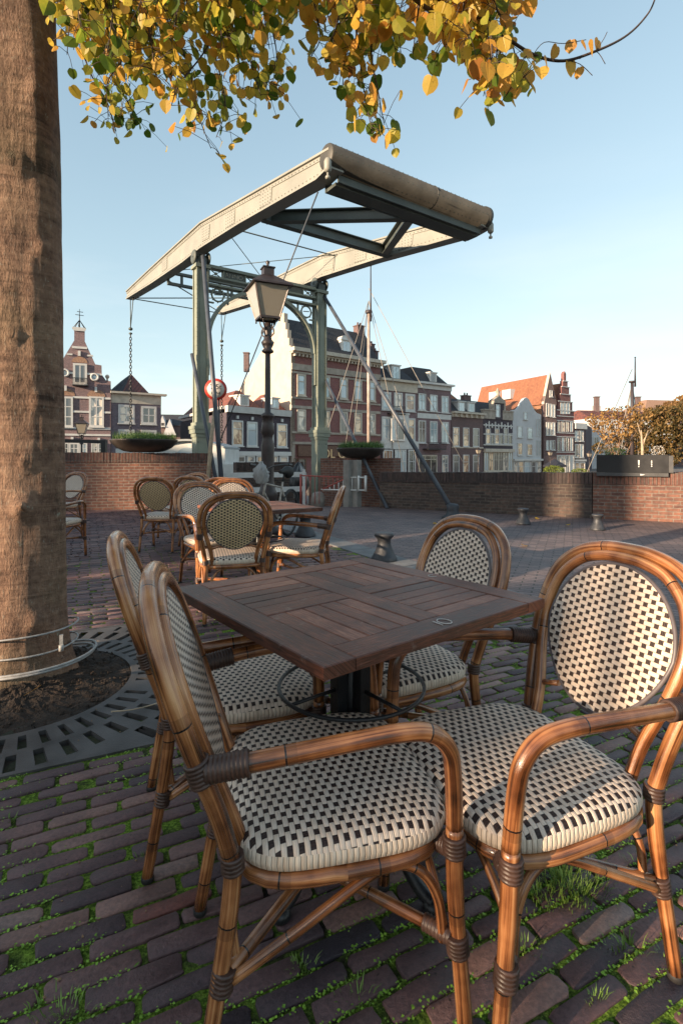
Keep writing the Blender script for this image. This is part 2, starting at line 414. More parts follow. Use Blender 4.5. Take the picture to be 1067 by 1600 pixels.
ko = mb.build('kerb', M['kerb']); struct(ko)
bv = ko.modifiers.new('b', 'BEVEL'); bv.width = .006; bv.segments = 2
wm = Mat('canal_water', (.018, .026, .026), .06); wm.bump(wm.noise(2.5, 5, sc=(1, 2.5, 1)), .05); M['water'] = wm.m
mb = MB(); mb.poly([(-300, 17.4, -2.1), (300, 17.4, -2.1), (300, 39.2, -2.1), (-300, 39.2, -2.1)]); struct(mb.build('water', M['water']))
M['far_ground'] = simple('far_quay_brick', (.13, .11, .10), .9, .3, .6)
mb = MB(); mb.poly([(-700, 39, -1.05), (700, 39, -1.05), (700, 900, -1.05), (-700, 900, -1.05)]); mb.poly([(-300, 39, -1.05), (-300, 39, -3), (300, 39, -3), (300, 39, -1.05)]); struct(mb.build('far_quay', M['far_ground']))
# ------------------------------------------------------------------ grass tufts
M['grass'] = simple('grass_blade', (.17, .27, .05), .6, .5, 30, col2=(.08, .15, .02))
mb = MB(); random.seed(11)
def tuft(x, y, n, hmax, spread):
    for _ in range(n):
        a = random.random() * 6.28; r = random.random() * spread; px, py = x + math.cos(a) * r * 1.6, y + math.sin(a) * r; h = hmax * random.uniform(.4, 1); ln = random.uniform(.2, .9) * h
        w = random.uniform(.0008, .0017); dx, dy = math.cos(a) * ln, math.sin(a) * ln; tx, ty = -math.sin(a) * w, math.cos(a) * w; b = len(mb.v); z = gz(y) - .006
        mb.v += [Vector((px - tx, py - ty, z)), Vector((px + tx, py + ty, z)), Vector((px + dx * .45 - tx * .8, py + dy * .45 - ty * .8, z + h * .62)), Vector((px + dx * .45 + tx * .8, py + dy * .45 + ty * .8, z + h * .62)), Vector((px + dx, py + dy, z + h * random.uniform(.7, 1)))]
        mb.face((b, b + 1, b + 3, b + 2), ((0, 0),) * 4, 0, True); mb.face((b + 2, b + 3, b + 4), ((0, 0),) * 3, 0, True)
def on_joint(x, y):
    p = Vector((x, y)); t = p.dot(CN) / row_p; return (round(t + .5) - .5 - t) * row_p
for px, py, n, h, s_ in ((880, 1375, 150, .055, .08), (840, 1400, 90, .045, .06), (905, 1400, 110, .05, .06), (960, 1310, 60, .03, .05), (780, 1330, 60, .03, .05), (890, 1390, 90, .05, .06), (850, 1370, 60, .045, .05), (870, 1350, 60, .06, .05), (975, 1480, 40, .04, .03), (470, 1510, 26, .03, .02), (560, 1555, 30, .035, .03), (640, 1340, 60, .05, .05), (600, 1350, 50, .05, .04), (230, 1340, 26, .025, .02), (165, 1235, 30, .02, .02),
                         (100, 1585, 70, .03, .05), (820, 1480, 24, .035, .03), (1000, 1350, 30, .03, .04), (15, 1280, 24, .025, .02), (300, 1180, 22, .02, .03), (1050, 1490, 30, .03, .03), (930, 1560, 22, .03, .02), (700, 1180, 30, .02, .05), (860, 1130, 26, .02, .04)):
    d = H * F_PX / (py - CY); x = (px - CX) / F_PX * d; tuft(x, d, n, h, s_)
for _ in range(1500):
    y = .6 + 5.5 * random.random() ** 1.3; x = random.uniform(-.7 * y - .3, .7 * y + .3)
    if noise.noise(Vector((x * 1.3, y * 1.3, 7))) < -.05: continue
    o_ = on_joint(x, y); x += CN.x * o_; y += CN.y * o_
    if (Vector((x, y)) - K0).dot(KN) < .2: continue
    r = Vector((x, y)) - GC
    if abs(r.dot(GD)) < GH and abs(r.dot(GN)) < GH: continue
    tuft(x, y, random.randint(3, 9), random.uniform(.008, .02), .010)
tag(mb.build('grass', M['grass']), 'short green grass and weeds growing in the brick joints', 'grass', kind='stuff')
# small clover-like leaves of moss clumps
mb = MB()
for _ in range(34000):
    y = .72 + 3.4 * random.random() ** 1.2; x = random.uniform(-.7 * y - .2, .7 * y + .2)
    if noise.noise(Vector((x * 1.7, y * 1.7, 2))) + .25 * noise.noise(Vector((x * 9, y * 9, 2))) < -.12: continue
    o_ = on_joint(x, y) + random.gauss(0, .006); x += CN.x * o_; y += CN.y * o_
    r = Vector((x, y)) - GC
    if (Vector((x, y)) - K0).dot(KN) < .2 or (abs(r.dot(GD)) < GH and abs(r.dot(GN)) < GH): continue
    s_ = random.uniform(.0015, .0042); z = random.uniform(-.005, .004); a = random.random() * 6.28; b = len(mb.v); tl = random.uniform(-.5, .9) * s_
    mb.v += [Vector((x + math.cos(a) * s_, y + math.sin(a) * s_, z)), Vector((x - math.sin(a) * s_, y + math.cos(a) * s_, z + tl)), Vector((x - math.cos(a) * s_, y - math.sin(a) * s_, z + tl * .5)), Vector((x + math.sin(a) * s_, y - math.cos(a) * s_, z + .001))]
    mb.face((b, b + 1, b + 2, b + 3), ((0, 0),) * 4, 0)
M['mossleaf'] = simple('moss_leaf', (.24, .42, .04), .7, .5, 25, col2=(.08, .17, .016))
tag(mb.build('moss', M['mossleaf']), 'bright green moss filling the joints between the pavers', 'moss', kind='stuff')

# ------------------------------------------------------------------ tree grate, soil, tree
def gp(r, a, z): 
    return Vector((GC.x + math.cos(a) * r, GC.y + math.sin(a) * r, z))
gr = thing('tree_grate', 'square cast iron tree grate with radiating slots round the near trunk', 'tree grate', (GC.x, GC.y, 0)); mb = MB(); NA = 240
ga = math.atan2(GD.y, GD.x)
def inside_sq(p): r = Vector((p.x, p.y)) - GC; return abs(r.dot(GD)) <= GH + 1e-4 and abs(r.dot(GN)) <= GH + 1e-4
def sq_r(a):
    c, s_ = abs(math.cos(a - ga)), abs(math.sin(a - ga)); return GH / max(c, s_)
zt = .001
bands = [(.50, .535, 0), (.535, .645, 1), (.645, .68, 0), (.68, .80, 2)]
for r0, r1, kind in bands:
    for k in range(NA):
        a0, a1 = 2 * math.pi * k / NA, 2 * math.pi * (k + 1) / NA
        if kind and (k + (2 if kind == 2 else 0)) % 5 < 2: 
            if not any(abs(((k - q) % NA)) < 3 for q in (0, 60, 120, 180)): continue
        mb.poly([gp(r0, a0, zt), gp(r1, a0, zt), gp(r1, a1, zt), gp(r0, a1, zt)][::-1])
        mb.poly([gp(r0, a0, zt), gp(r0, a1, zt), gp(r0, a1, zt - .02), gp(r0, a0, zt - .02)]); mb.poly([gp(r1, a0, zt), gp(r1, a1, zt), gp(r1, a1, zt - .02), gp(r1, a0, zt - .02)])
        mb.poly([gp(r0, a0, zt), gp(r1, a0, zt), gp(r1, a0, zt - .02), gp(r0, a0, zt - .02)]); mb.poly([gp(r0, a1, zt), gp(r1, a1, zt), gp(r1, a1, zt - .02), gp(r0, a1, zt - .02)])
for k in range(NA):
    a0, a1 = 2 * math.pi * k / NA, 2 * math.pi * (k + 1) / NA
    c = (sq_r(a0) + sq_r(a1)) / 2; slot = (k % 5 < 2) and c > .93 and k % 60 > 2 and k % 60 < 57
    if slot:
        e = min(c - .04, .96)
        mb.poly([gp(.80, a0, zt), gp(.83, a0, zt), gp(.83, a1, zt), gp(.80, a1, zt)][::-1]); mb.poly([gp(e, a0, zt), gp(sq_r(a0), a0, zt), gp(sq_r(a1), a1, zt), gp(e, a1, zt)][::-1])
        for a in (a0, a1): mb.poly([gp(.83, a, zt), gp(e, a, zt), gp(e, a, zt - .02), gp(.83, a, zt - .02)])
    else: mb.poly([gp(.80, a0, zt), gp(sq_r(a0), a0, zt), gp(sq_r(a1), a1, zt), gp(.80, a1, zt)][::-1])
mb.build('grate_plate', M['iron_grate'], gr)
mb = MB()
for sgn in (1, -1):
    for D_, N_ in ((GD, GN), (GN, GD)):
        c = GC + N_ * sgn * (GH + .012); mb.box((c.x, c.y, -.012), (2 * GH + .05 if D_ is GD else 2 * GH, .022, .03), math.atan2(D_.y, D_.x))
mb.build('grate_frame', M['iron_grate'], gr)
# soil under the grate with moss in the slots and a mound round the trunk
TB = Vector((-1.66, 2.72)); TR = .165
mb = MB(); nr, na = 26, 96
for i in range(nr + 1):
    for k in range(na):
        a = 2 * math.pi * k / na; r = i / nr * .88; x, y = GC.x + math.cos(a) * r, GC.y + math.sin(a) * r
        dt = (Vector((x, y)) - TB).length; z = -.020 + .10 * math.exp(-(dt / .36) ** 2.2)
        z += (.012 if r < .5 else .005) * noise.noise(Vector((x * 14, y * 14, 0))) + (.012 if r < .5 else .004) * noise.noise(Vector((x * 45, y * 45, 3)))
        if r >= .5: z = min(z, -.006 if r < .82 else -.012)
        mb.v.append(Vector((x, y, z)))
for i in range(nr):
    for k in range(na):
        k2 = (k + 1) % na; mb.face((i * na + k, (i + 1) * na + k, (i + 1) * na + k2, i * na + k2), ((0, 0),) * 4, 0 if i < nr * .62 else 1, False)
sm = Mat('mossy_soil', rough=.95); sm.col(sm.mix(sm.ramp(sm.noise(12, 4), [(.54, (0, 0, 0)), (.62, (1, 1, 1))]), sm.ramp(sm.noise(60), [(.3, (.012, .009, .007)), (.7, (.04, .028, .02))]), sm.ramp(sm.noise(90), [(.35, (.015, .03, .005)), (.7, (.07, .11, .02))])))
struct(mb.build('soil', [M['soil'], sm.m]))
mb = MB(); random.seed(5)
for _ in range(900):
    a = random.random() * 6.28; r = .05 + .45 * random.random() ** .6; x, y = GC.x + math.cos(a) * r, GC.y + math.sin(a) * r; dt = (Vector((x, y)) - TB).length
    if dt < TR: continue
    z = -.02 + .10 * math.exp(-(dt / .36) ** 2.2); s_ = random.uniform(.003, .013); b = len(mb.v)
    for q in ((1, 0, 0), (-1, 0, 0), (0, 1, 0), (0, -1, 0), (0, 0, 1), (0, 0, -1)): mb.v.append(Vector((x, y, z)) + Vector(q) * s_ * random.uniform(.6, 1.3))
    for f in ((0, 2, 4), (2, 1, 4), (1, 3, 4), (3, 0, 4), (2, 0, 5), (1, 2, 5), (3, 1, 5), (0, 3, 5)): mb.face([b + i for i in f], ((0, 0),) * 3)
tag(mb.build('soil_crumbs', M['soil']), 'loose dark crumbs of earth heaped round the near trunk', 'soil', kind='stuff')

mb = MB(); random.seed(15)
for _ in range(420):
    y = .75 + 2.6 * random.random() ** 1.6; x = random.uniform(-.6 * y, .68 * y)
    if noise.noise(Vector((x * 2.2, y * 2.2, 31))) < .05: continue
    s_ = random.uniform(.0015, .0045); b = len(mb.v)
    for q in ((1, 0, 0), (-1, 0, 0), (0, 1, 0), (0, -1, 0), (0, 0, 1), (0, 0, -1)): mb.v.append(Vector((x, y, s_ * .5)) + Vector(q) * s_ * random.uniform(.5, 1.3))
    for f in ((0, 2, 4), (2, 1, 4), (1, 3, 4), (3, 0, 4), (2, 0, 5), (1, 2, 5), (3, 1, 5), (0, 3, 5)): mb.face([b + i for i in f], ((0, 0),) * 3)
M['seed'] = simple('tan_seed_crumbs', (.26, .16, .09), .8, .5, 60)
tag(mb.build('litter', M['seed']), 'tan seeds and crumbs scattered over the paving', 'litter', kind='stuff')
def bark_mat():
    m = Mat('lime_bark', rough=.8, spec=.3)
    st = m.noise(1.0, 8, sc=(30, 30, 20), rough=.7); big = m.noise(1.0, 5, sc=(3, 3, 5)); fine = m.noise(1.0, 5, sc=(120, 120, 30))
    band = m.noise(1.0, 6, sc=(2.5, 2.5, 30), rough=.7, dist=.6)
    c = m.ramp(st * .38 + big * .30 + band * .32, [(.38, (.055, .030, .020)), (.46, (.16, .092, .062)), (.56, (.27, .165, .110)), (.70, (.42, .29, .20))])
    c = m.mix(m.ramp(fine, [(.60, (0, 0, 0)), (.70, (.5, .5, .5))]), c, (.34, .30, .24))
    lich = m.ramp(m.noise(16, 8, rough=.75), [(.64, (0, 0, 0)), (.69, (.8, .8, .8))]); c = m.mix(lich, c, (.33, .34, .27))
    gn = m.ramp(m.noise(1.3, 4), [(.5, (0, 0, 0)), (.7, (.4, .4, .4))]); c = m.mix(gn, c, (.075, .085, .035))
    m.col(c); m.bump(st * .9 + fine * .4 + band * .7, .02); return m.m
M['bark'] = bark_mat(); M['twig'] = simple('dark_twig', (.06, .040, .032), .8, .3, 30)
tr = thing('lime_tree', 'big lime tree at left edge, bare trunk, yellow and green leaves hanging overhead', 'tree', (TB.x, TB.y, 0))
mb = MB(); nz_, na = 130, 96
knots = [(-1.08, .885, .055, .034), (-1.0, 1.12, .045, .012), (-.62, 2.20, .035, .018), (-.75, 1.42, .03, .012), (-1.3, 1.75, .04, .012), (-.80, .32, .045, .02), (-1.2, 2.6, .06, .015), (-.7, 3.0, .04, .016)]
def trunk_c(z): return Vector((TB.x - .014 * z + .02 * math.sin(z * .9), TB.y + .01 * z))
for j in range(nz_ + 1):
    z = -.05 + 4.6 * (j / nz_); c = trunk_c(z); base = TR * (1.19 - .045 * z) + .075 * math.exp(-max(z, 0) / .14) 
    for k in range(na):
        a = 2 * math.pi * k / na; r = base * (1 + .05 * math.cos(3 * a + .7) + .03 * math.cos(5 * a + z)) + .05 * math.exp(-max(z, 0) / .12) * max(0, math.cos(2.5 * a + 1)) ** 2
        r += .006 * noise.noise(Vector((math.cos(a) * 3, math.sin(a) * 3, z * 2))) + .003 * noise.noise(Vector((math.cos(a) * 14, math.sin(a) * 14, z * 5)))
        for ka, kz, kr, kh in knots:
            da = (a - ka + math.pi) % (2 * math.pi) - math.pi; d2 = (da * base) ** 2 + (z - kz) ** 2
            dd = math.sqrt(d2) / kr; r += kh * 1.4 * math.exp(-(dd - .35) ** 2 * 3) - kh * .35 * math.exp(-d2 / (kr * .3) ** 2)
        mb.v.append(Vector((c.x + math.cos(a) * r, c.y + math.sin(a) * r, z)))
for j in range(nz_):
    for k in range(na):
        k2 = (k + 1) % na; mb.face((j * na + k, j * na + k2, (j + 1) * na + k2, (j + 1) * na + k), ((0, 0),) * 4, 0, True)
trunk = mb.build('trunk', M['bark'], tr)
mb = MB(); random.seed(21); kp = P(33, 792, 2.52)
mb.tube(crom([kp + Vector((-.002, .06, -.02)), kp + Vector((.0, .012, .002)), kp + Vector((.004, -.012, .012))], 3), [.03, .026, .024, .02, .018, .013, .008], 10); mb.build('knot', M['bark'], trunk)
# limbs: a big one passing over the tables to the right, out of frame
limbs = []
top = Vector((TB.x - .03, TB.y + .04, 4.4))
def limb(pts, r0, r1):
    pp = crom(pts, 6); n = len(pp); mb.tube(pp, [r0 + (r1 - r0) * i / (n - 1) for i in range(n)], 10); limbs.append(pp)
mb = MB()
limb([top + Vector((0, 0, -.5)), top + Vector((.3, -.1, .3)), (-.7, 2.45, 5.0), (.3, 2.3, 5.0), (1.0, 2.2, 4.6), (1.5, 2.3, 4.2)], .12, .015)
limb([top, top + Vector((.1, .4, .8)), (-1.0, 4.0, 6.0), (-.4, 5.0, 6.6)], .12, .02)
limb([top + Vector((0, 0, -.2)), top + Vector((-.4, .1, .6)), (-3.0, 3.0, 5.8), (-4.0, 3.2, 6.2)], .11, .02)
limb([top, top + Vector((-.1, -.4, .7)), (-1.9, 1.2, 5.8), (-2.0, .2, 6.4)], .11, .02)
limb([top, top + Vector((.05, .05, 1.3)), (-1.5, 2.9, 7.2), (-1.4, 2.9, 8.6)], .14, .02)
limb([(-.9, 2.5, 4.95), (-.8, 2.4, 4.4), (-.75, 2.3, 3.9)], .025, .008); limb([(.1, 2.33, 5.0), (.2, 2.3, 4.4), (.1, 2.3, 3.8)], .025, .008)
mb.build('limb', M['bark'], tr)
# hanging twigs (pixel traced, each at its own depth) and their leaves
def leafmat():
    m = Mat('lime_leaf', rough=.45, spec=.4); at = m.n('ShaderNodeAttribute'); at.attribute_name = 'rnd'; rn = S(m.nt, at.outputs['Fac'])
    nn = m.noise(22, 4); f = rn * .8 + nn * .2
    c = m.ramp(f, [(.08, (.06, .12, .012)), (.24, (.17, .25, .03)), (.38, (.52, .44, .06)), (.55, (.74, .46, .08)), (.75, (.66, .32, .06)), (.92, (.38, .15, .04))])
    c = m.mix(m.ramp(m.noise(120, 3), [(.62, (0, 0, 0)), (.72, (.7, .7, .7))]), c, (.16, .06, .02))
    m.col(c); tl = m.n('ShaderNodeBsdfTranslucent'); m.l(c, tl.inputs[0]); mx = m.n('ShaderNodeMixShader'); mx.inputs[0].default_value = .6
    m.l(m.b.outputs[0], mx.inputs[1]); m.l(tl.outputs[0], mx.inputs[2]); m.l(mx.outputs[0], m.o.inputs[0]); return m.m
M['leaf'] = leafmat()
HEART = [(0, .02), (.10, -.04), (.27, -.03), (.42, .10), (.49, .32), (.45, .55), (.31, .77), (.11, .92), (0, 1.02)]
def leaf(mb, p, size, down, side, rn, hang=None):
    """heart shaped lime leaf, folded along its midrib, at p, pointing along down"""
    down = Vector(down).normalized(); side = Vector(side); side = (side - down * side.dot(down)).normalized(); nr = down.cross(side); b = len(mb.v); fold = random.uniform(.05, .4); curl = random.uniform(-.15, .3)
    def q(x, y): return p + down * (y * size) + side * (x * size) + nr * (abs(x) * fold * size + curl * y * y * size)
    m_ = len(HEART)
    for x, y in HEART: mb.v.append(q(x * random.uniform(.95, 1.08), y))
    for x, y in HEART[1:-1]: mb.v.append(q(-x * random.uniform(.95, 1.08), y))
    uv = ((0, 0),) * 3
    mids = b
    # midrib fan split in two halves for the fold
    mb.face([b + i for i in range(m_)], ((0, 0),) * m_, 0, False, rn)
    mb.face([b] + [b + m_ + i for i in range(m_ - 2)] + [b + m_ - 1], ((0, 0),) * m_, 0, False, rn)
tw = MB(); lf = MB(); random.seed(31)
twigs = [
 ([(112, -90), (122, 40), (140, 110), (168, 160), (182, 205)], 2.9), ([(205, -90), (195, 30), (192, 90), (168, 130), (170, 180)], 2.7), ([(165, -90), (170, 40), (172, 110), (200, 160), (215, 188)], 3.0),
 ([(150, -60), (160, 10), (185, 60), (170, 100)], 2.5), ([(255, -90), (262, 30), (290, 90), (303, 150), (312, 185), (330, 232)], 2.8), ([(312, -90), (325, 40), (345, 120), (352, 170), (338, 215)], 2.95), ([(372, -90), (378, 20), (390, 90), (408, 150)], 2.6),
 ([(235, -90), (232, 20), (240, 90), (248, 130)], 2.45), ([(412, -90), (420, 10), (432, 80), (428, 110)], 2.75), ([(280, -60), (300, 10), (360, 60), (382, 110), (440, 135)], 2.6), ([(345, -60), (350, 20), (320, 80), (282, 130), (268, 165)], 2.5),
 ([(478, -90), (492, 10), (500, 60), (486, 88)], 2.4), ([(535, -80), (530, 20), (512, 78)], 2.35), ([(560, -90), (556, 30), (562, 90), (570, 150), (582, 208)], 2.5), ([(595, -90), (588, 20), (580, 80), (590, 140), (600, 195)], 2.6),
 ([(545, -90), (540, 10), (545, 60), (535, 110)], 2.4), ([(620, -90), (612, 0), (608, 40), (618, 80)], 2.3), ([(660, -90), (655, 0), (650, 40), (645, 85)], 2.25), ([(690, -90), (690, 0), (700, 50), (690, 85)], 2.3), ([(730, -70), (725, 0), (722, 35), (735, 60)], 2.2),
 ([(640, -60), (690, 5), (740, 30), (775, 60), (770, 120)], 2.25), ([(765, -70), (770, 0), (795, 50), (806, 95), (815, 125)], 2.3), ([(705, -60), (755, 20), (768, 80), (755, 150)], 2.25)]
def spots(poly, d, step_px, spread_px, size, gr_bias):
    pp = crom([P(x, y, d + .25 * math.sin(i * 1.7 + x)) for i, (x, y) in enumerate(poly)], 6)
    n = len(pp); tw.tube(pp, [.0065 - .0048 * i / (n - 1) for i in range(n)], 5)
    acc = 0; tot = 0
    for i in range(1, n):
        seg = pp[i] - pp[i - 1]; acc += seg.length; tot += seg.length
        while acc > step_px * d / F_PX:
            acc -= step_px * d / F_PX; base = pp[i] - seg * random.random(); sp = spread_px * d / F_PX
            p = base + Vector((random.gauss(0, sp), random.gauss(0, sp * 1.6), random.gauss(-.01, sp * .6)))
            tw.tube([base, base.lerp(p, .6) + Vector((0, 0, .01)), p], .0015, 3)
            rn = min(1, max(0, random.gauss(.36 - gr_bias, .22)))
            leaf(lf, p, size * random.uniform(.65, 1.25), (random.gauss(0, .45), random.gauss(0, .45), -1), (random.gauss(0, 1), random.gauss(0, .7), random.gauss(0, .3)), rn)
for poly, d in twigs:
    xm = poly[len(poly) // 2][0]
    if xm < 440: spots(poly, d, 5.8, 18, .050, .06 - (xm - 100) * .0004)
    else: spots(poly, d, 6.2 if xm < 610 else 7.6, 18, .060, -.11)
# dense fringe along the top edge
for x in range(95, 800, 13):
    for _ in range(2 if x < 430 else 1):
        d = random.uniform(2.1, 3.0); xx = x + random.uniform(-15, 15); ln = random.uniform(-10, 90) * (1 if xx < 430 else .5 if xx < 600 else .25) if not 432 < xx < 535 else random.uniform(-40, 10)
        spots([(xx, -110), (xx + random.uniform(-12, 12), -40), (xx + random.uniform(-20, 20), ln)], d, 8.6, 16, .053 if x < 440 else .060, .04 if x < 440 else -.11)
# long bare branch reaching to the right
pp = crom([P(*q) for q in ((600, -60, 2.1), (650, 0, 2.15), (700, 28, 2.2), (755, 28, 2.2), (790, 58, 2.25), (835, 86, 2.3), (880, 95, 2.3), (930, 80, 2.3), (975, 58, 2.35), (1005, 30, 2.4), (1022, 0, 2.4), (1035, -60, 2.4))], 6)
tw.tube(pp, [.010 - .007 * i / (len(pp) - 1) for i in range(len(pp))], 7)
for seg in (((832, 86), (850, 66), (880, 68), (915, 62)), ((880, 93), (905, 100), (925, 118)), ((905, 92), (930, 80), (945, 100)), ((930, 80), (942, 62), (948, 50)), ((755, 28), (775, 70), (780, 100)), ((800, 64), (830, 90), (838, 82))):
    tw.tube(crom([P(x, y, 2.3) for x, y in seg], 4), .0016, 5)
for x, y in ((893, 62), (907, 66), (934, 62), (870, 72), (905, 105), (887, 95), (918, 68), (826, 110), (800, 120), (812, 92), (760, 110), (745, 130), (825, 128), (797, 132)):
    leaf(lf, P(x, y, 2.3), .075 * random.uniform(.6, 1), (random.gauss(0, .3), random.gauss(0, .3), -1), (random.gauss(0, 1), .5, 0), random.uniform(.6, .9))
# the rest of the crown, above the picture
for _ in range(2600):
    c = random.choice(limbs); p = random.choice(c[len(c) // 3:]) + Vector((random.gauss(0, .5), random.gauss(0, .5), random.gauss(0, .42)))
    if p.y < .2 or (CY - (p.z - H) / p.y * F_PX) > -40: 
        if p.z < 4.3 or p.y > 3.0: continue
    leaf(lf, p, .075 * random.uniform(.7, 1.2), (random.gauss(0, .45), random.gauss(0, .45), -1), (random.gauss(0, 1), random.gauss(0, 1), 0), min(1, max(0, random.gauss(.38, .22))))
tw.build('twigs', M['twig'], tr); lf.build('crown', M['leaf'], tr)
# steel cable loops
M['cable'] = simple('grey_cable', (.34, .33, .32), .45, .3, 40, .001, 300)
mb = MB(); rc = .226
def loop(z, ex, tilt, ph, r=.0075, dx=0, dy=0):
    pts = []
    for k in range(48):
        a = 2 * math.pi * k / 48; rr_ = rc + ex * (.5 + .5 * math.cos(a - ph)); pts.append(Vector((TB.x + dx + math.cos(a) * rr_, TB.y + dy + math.sin(a) * rr_, z + tilt * math.cos(a - ph) + .004 * math.sin(3 * a))))
    mb.tube(pts, r, 8, True)
loop(.235, .035, .035, -.6, .0045); loop(.150, .03, .022, -.5, .0045); loop(.085, .115, .045, -.45, .0062, .02); loop(.072, .11, .047, -.50, .0062, .02, -.006)
mb.box((TB.x + .262, TB.y - .13, .215), (.016, .016, .07), .4); mb.lathe([(.012, 0), (.012, .03)], (TB.x + .262, TB.y - .13, .17), 8)
tag(mb.build('steel_cable', M['cable']), 'grey plastic coated cable looped several times round the foot of the trunk', 'cable')
# ------------------------------------------------------------------ materials
def rattan_mat():
    m = Mat('rattan_pole', rough=.28, coat=.5); u, v = m.uv()
    vec = m.comb(u * 6.0, v * 1.4, 0)
    oi = m.n('ShaderNodeObjectInfo'); ad = m.n('ShaderNodeVectorMath'); ad.operation = 'ADD'; m.l(vec, ad.inputs[0]); m.l(oi.outputs['Random'], ad.inputs[1])
    st = m.noise(1.6, 5, ad.outputs[0], sc=(1, 1, 1), dist=.6)
    obj = m.noise(9, 3)
    f = st * .62 + obj * .38
    c = m.ramp(f, [(.37, (.04, .014, .005)), (.45, (.18, .060, .02)), (.53, (.41, .165, .060)), (.65, (.66, .34, .155))])
    fine = m.noise(5, 4, vec, sc=(9, .8, 1)); c = m.mix(.32, c, m.ramp(fine, [(.3, (.45, .42, .4)), (.7, (1.3, 1.25, 1.2))]), 'MULTIPLY')
    ring = ((v / .27 + oi_r(m, oi)) .fr()).lt(.011)
    ring2 = ((v / .27 + oi_r(m, oi)).fr() - .03).abs().lt(.05) * .35
    c = m.mix(ring2, c, (.07, .025, .01)); c = m.mix(ring, c, (.01, .008, .008))
    m.col(c); m.rough(fine * .22 + .16); m.bump(fine * .25 - ring * 1.2, .0012); return m.m
def oi_r(m, oi): return S(m.nt, oi.outputs['Random'])
def weave_mat(nm='woven_seat', ca=(.66, .53, .43), cb=(.94, .81, .69), cc=(.78, .61, .49)):
    m = Mat(nm, rough=.5, spec=.4); u, v = m.uv(); W = .0106; Pd = .040
    u = u + 4.0; v = v + 4.0
    cu = u / W; par = (cu.fl()).mod(2.0) * .5; fu = cu.fr(); fv = (v / Pd + par).fr()
    dk = fv.lt(.315)
    edge = ((fu - .5).abs() * 2.0).gt(.86)
    hl = ((fv - .315) / .685 * math.pi).sin().max(0.0).pow(.5)
    fib = ((fu * 3.0 * math.pi).sin().abs()).pow(.5)
    fibd = ((fv / .315 * 3.0 * math.pi).sin().abs()).pow(.5)
    across = (fu * math.pi).sin().max(0.0).pow(.35)
    h = (hl * .75 + .35) * (fib * .35 + .65) * across
    h = h * (dk * -1.0 + 1.0) + dk * (fibd * .25 + .12)
    light = m.ramp(m.noise(35, 4), [(.3, ca), (.7, cb)])
    light = m.mix(m.noise(2.2, 3, m.comb(u * 400, v * 30)), light, cc)
    dark = m.ramp(m.noise(300, 3), [(.3, (.012, .006, .006)), (.75, (.055, .028, .022))])
    c = m.mix(dk, light, dark)
    sh = h * .9; c = m.mix((h * -2.2 + 1.0).max(0.0) * .8 * (dk * -1.0 + 1.0), c, (.12, .06, .03))
    m.col(c); m.bump(h, .0035, 1.0); m.rough(m.noise(50, 2) * .2 + .4); return m.m
def border_mat():
    m = Mat('woven_border', rough=.5); u, v = m.uv(); fu = (u / .0106).fr(); fib = (fu * math.pi).sin().abs().pow(.4)
    f3 = ((fu * 3.0 * math.pi).sin().abs()).pow(.5); h = fib * (f3 * .3 + .7)
    c = m.ramp(m.noise(4, 4, m.comb(u * 30, v * 5)), [(.3, (.64, .49, .37)), (.7, (.92, .77, .62))])
    c = m.mix((h * -1.6 + 1.0).max(0.0), c, (.13, .07, .035)); m.col(c); m.bump(h, .003); return m.m
def table_mat():
    m = Mat('table_wood', rough=.5, spec=.45); at = m.n('ShaderNodeAttribute'); at.attribute_name = 'rnd'; rn = S(m.nt, at.outputs['Fac'])
    u, v = m.uv(); g1 = m.noise(1.0, 7, m.comb(u * 22, v * 260, rn * 10.0), dist=.5); big = m.noise(7, 5, rough=.6)
    f = g1 * .52 + big * .34 + rn * .14
    c = m.ramp(f, [(.34, (.024, .009, .006)), (.45, (.085, .028, .016)), (.55, (.185, .062, .034)), (.66, (.36, .16, .10))])
    dust = m.ramp(m.noise(26, 8, rough=.7), [(.60, (0, 0, 0)), (.74, (1, 1, 1))])
    d2 = m.n('ShaderNodeMath'); d2.operation = 'MULTIPLY'; d2.inputs[1].default_value = .5; m.l(dust, d2.inputs[0])
    m.col(m.mix(d2.outputs[0], c, (.30, .24, .21))); m.rough(g1 * .25 + .33); m.bump(g1 * .6 + big * .4, .0022); return m.m

M['rattan'] = rattan_mat(); M['weave'] = weave_mat(); M['weave_back'] = weave_mat('woven_back', (.60, .44, .25), (.84, .66, .40), (.70, .52, .30)); M['border'] = border_mat(); M['table'] = table_mat()
M['binding'] = simple('dark_binding', (.075, .04, .03), .42, .4, 60, .0006, 200)
M['rim'] = simple('grey_piping', (.12, .10, .105), .4, .2, 30)
M['black_iron'] = simple('black_cast_iron', (.018, .018, .020), .38, .3, 20, .0015, 120)
M['foot'] = simple('rubber_foot', (.02, .018, .018), .7)
M['chalk'] = simple('white_chalk_line', (.55, .52, .50), .9, .3, 60)

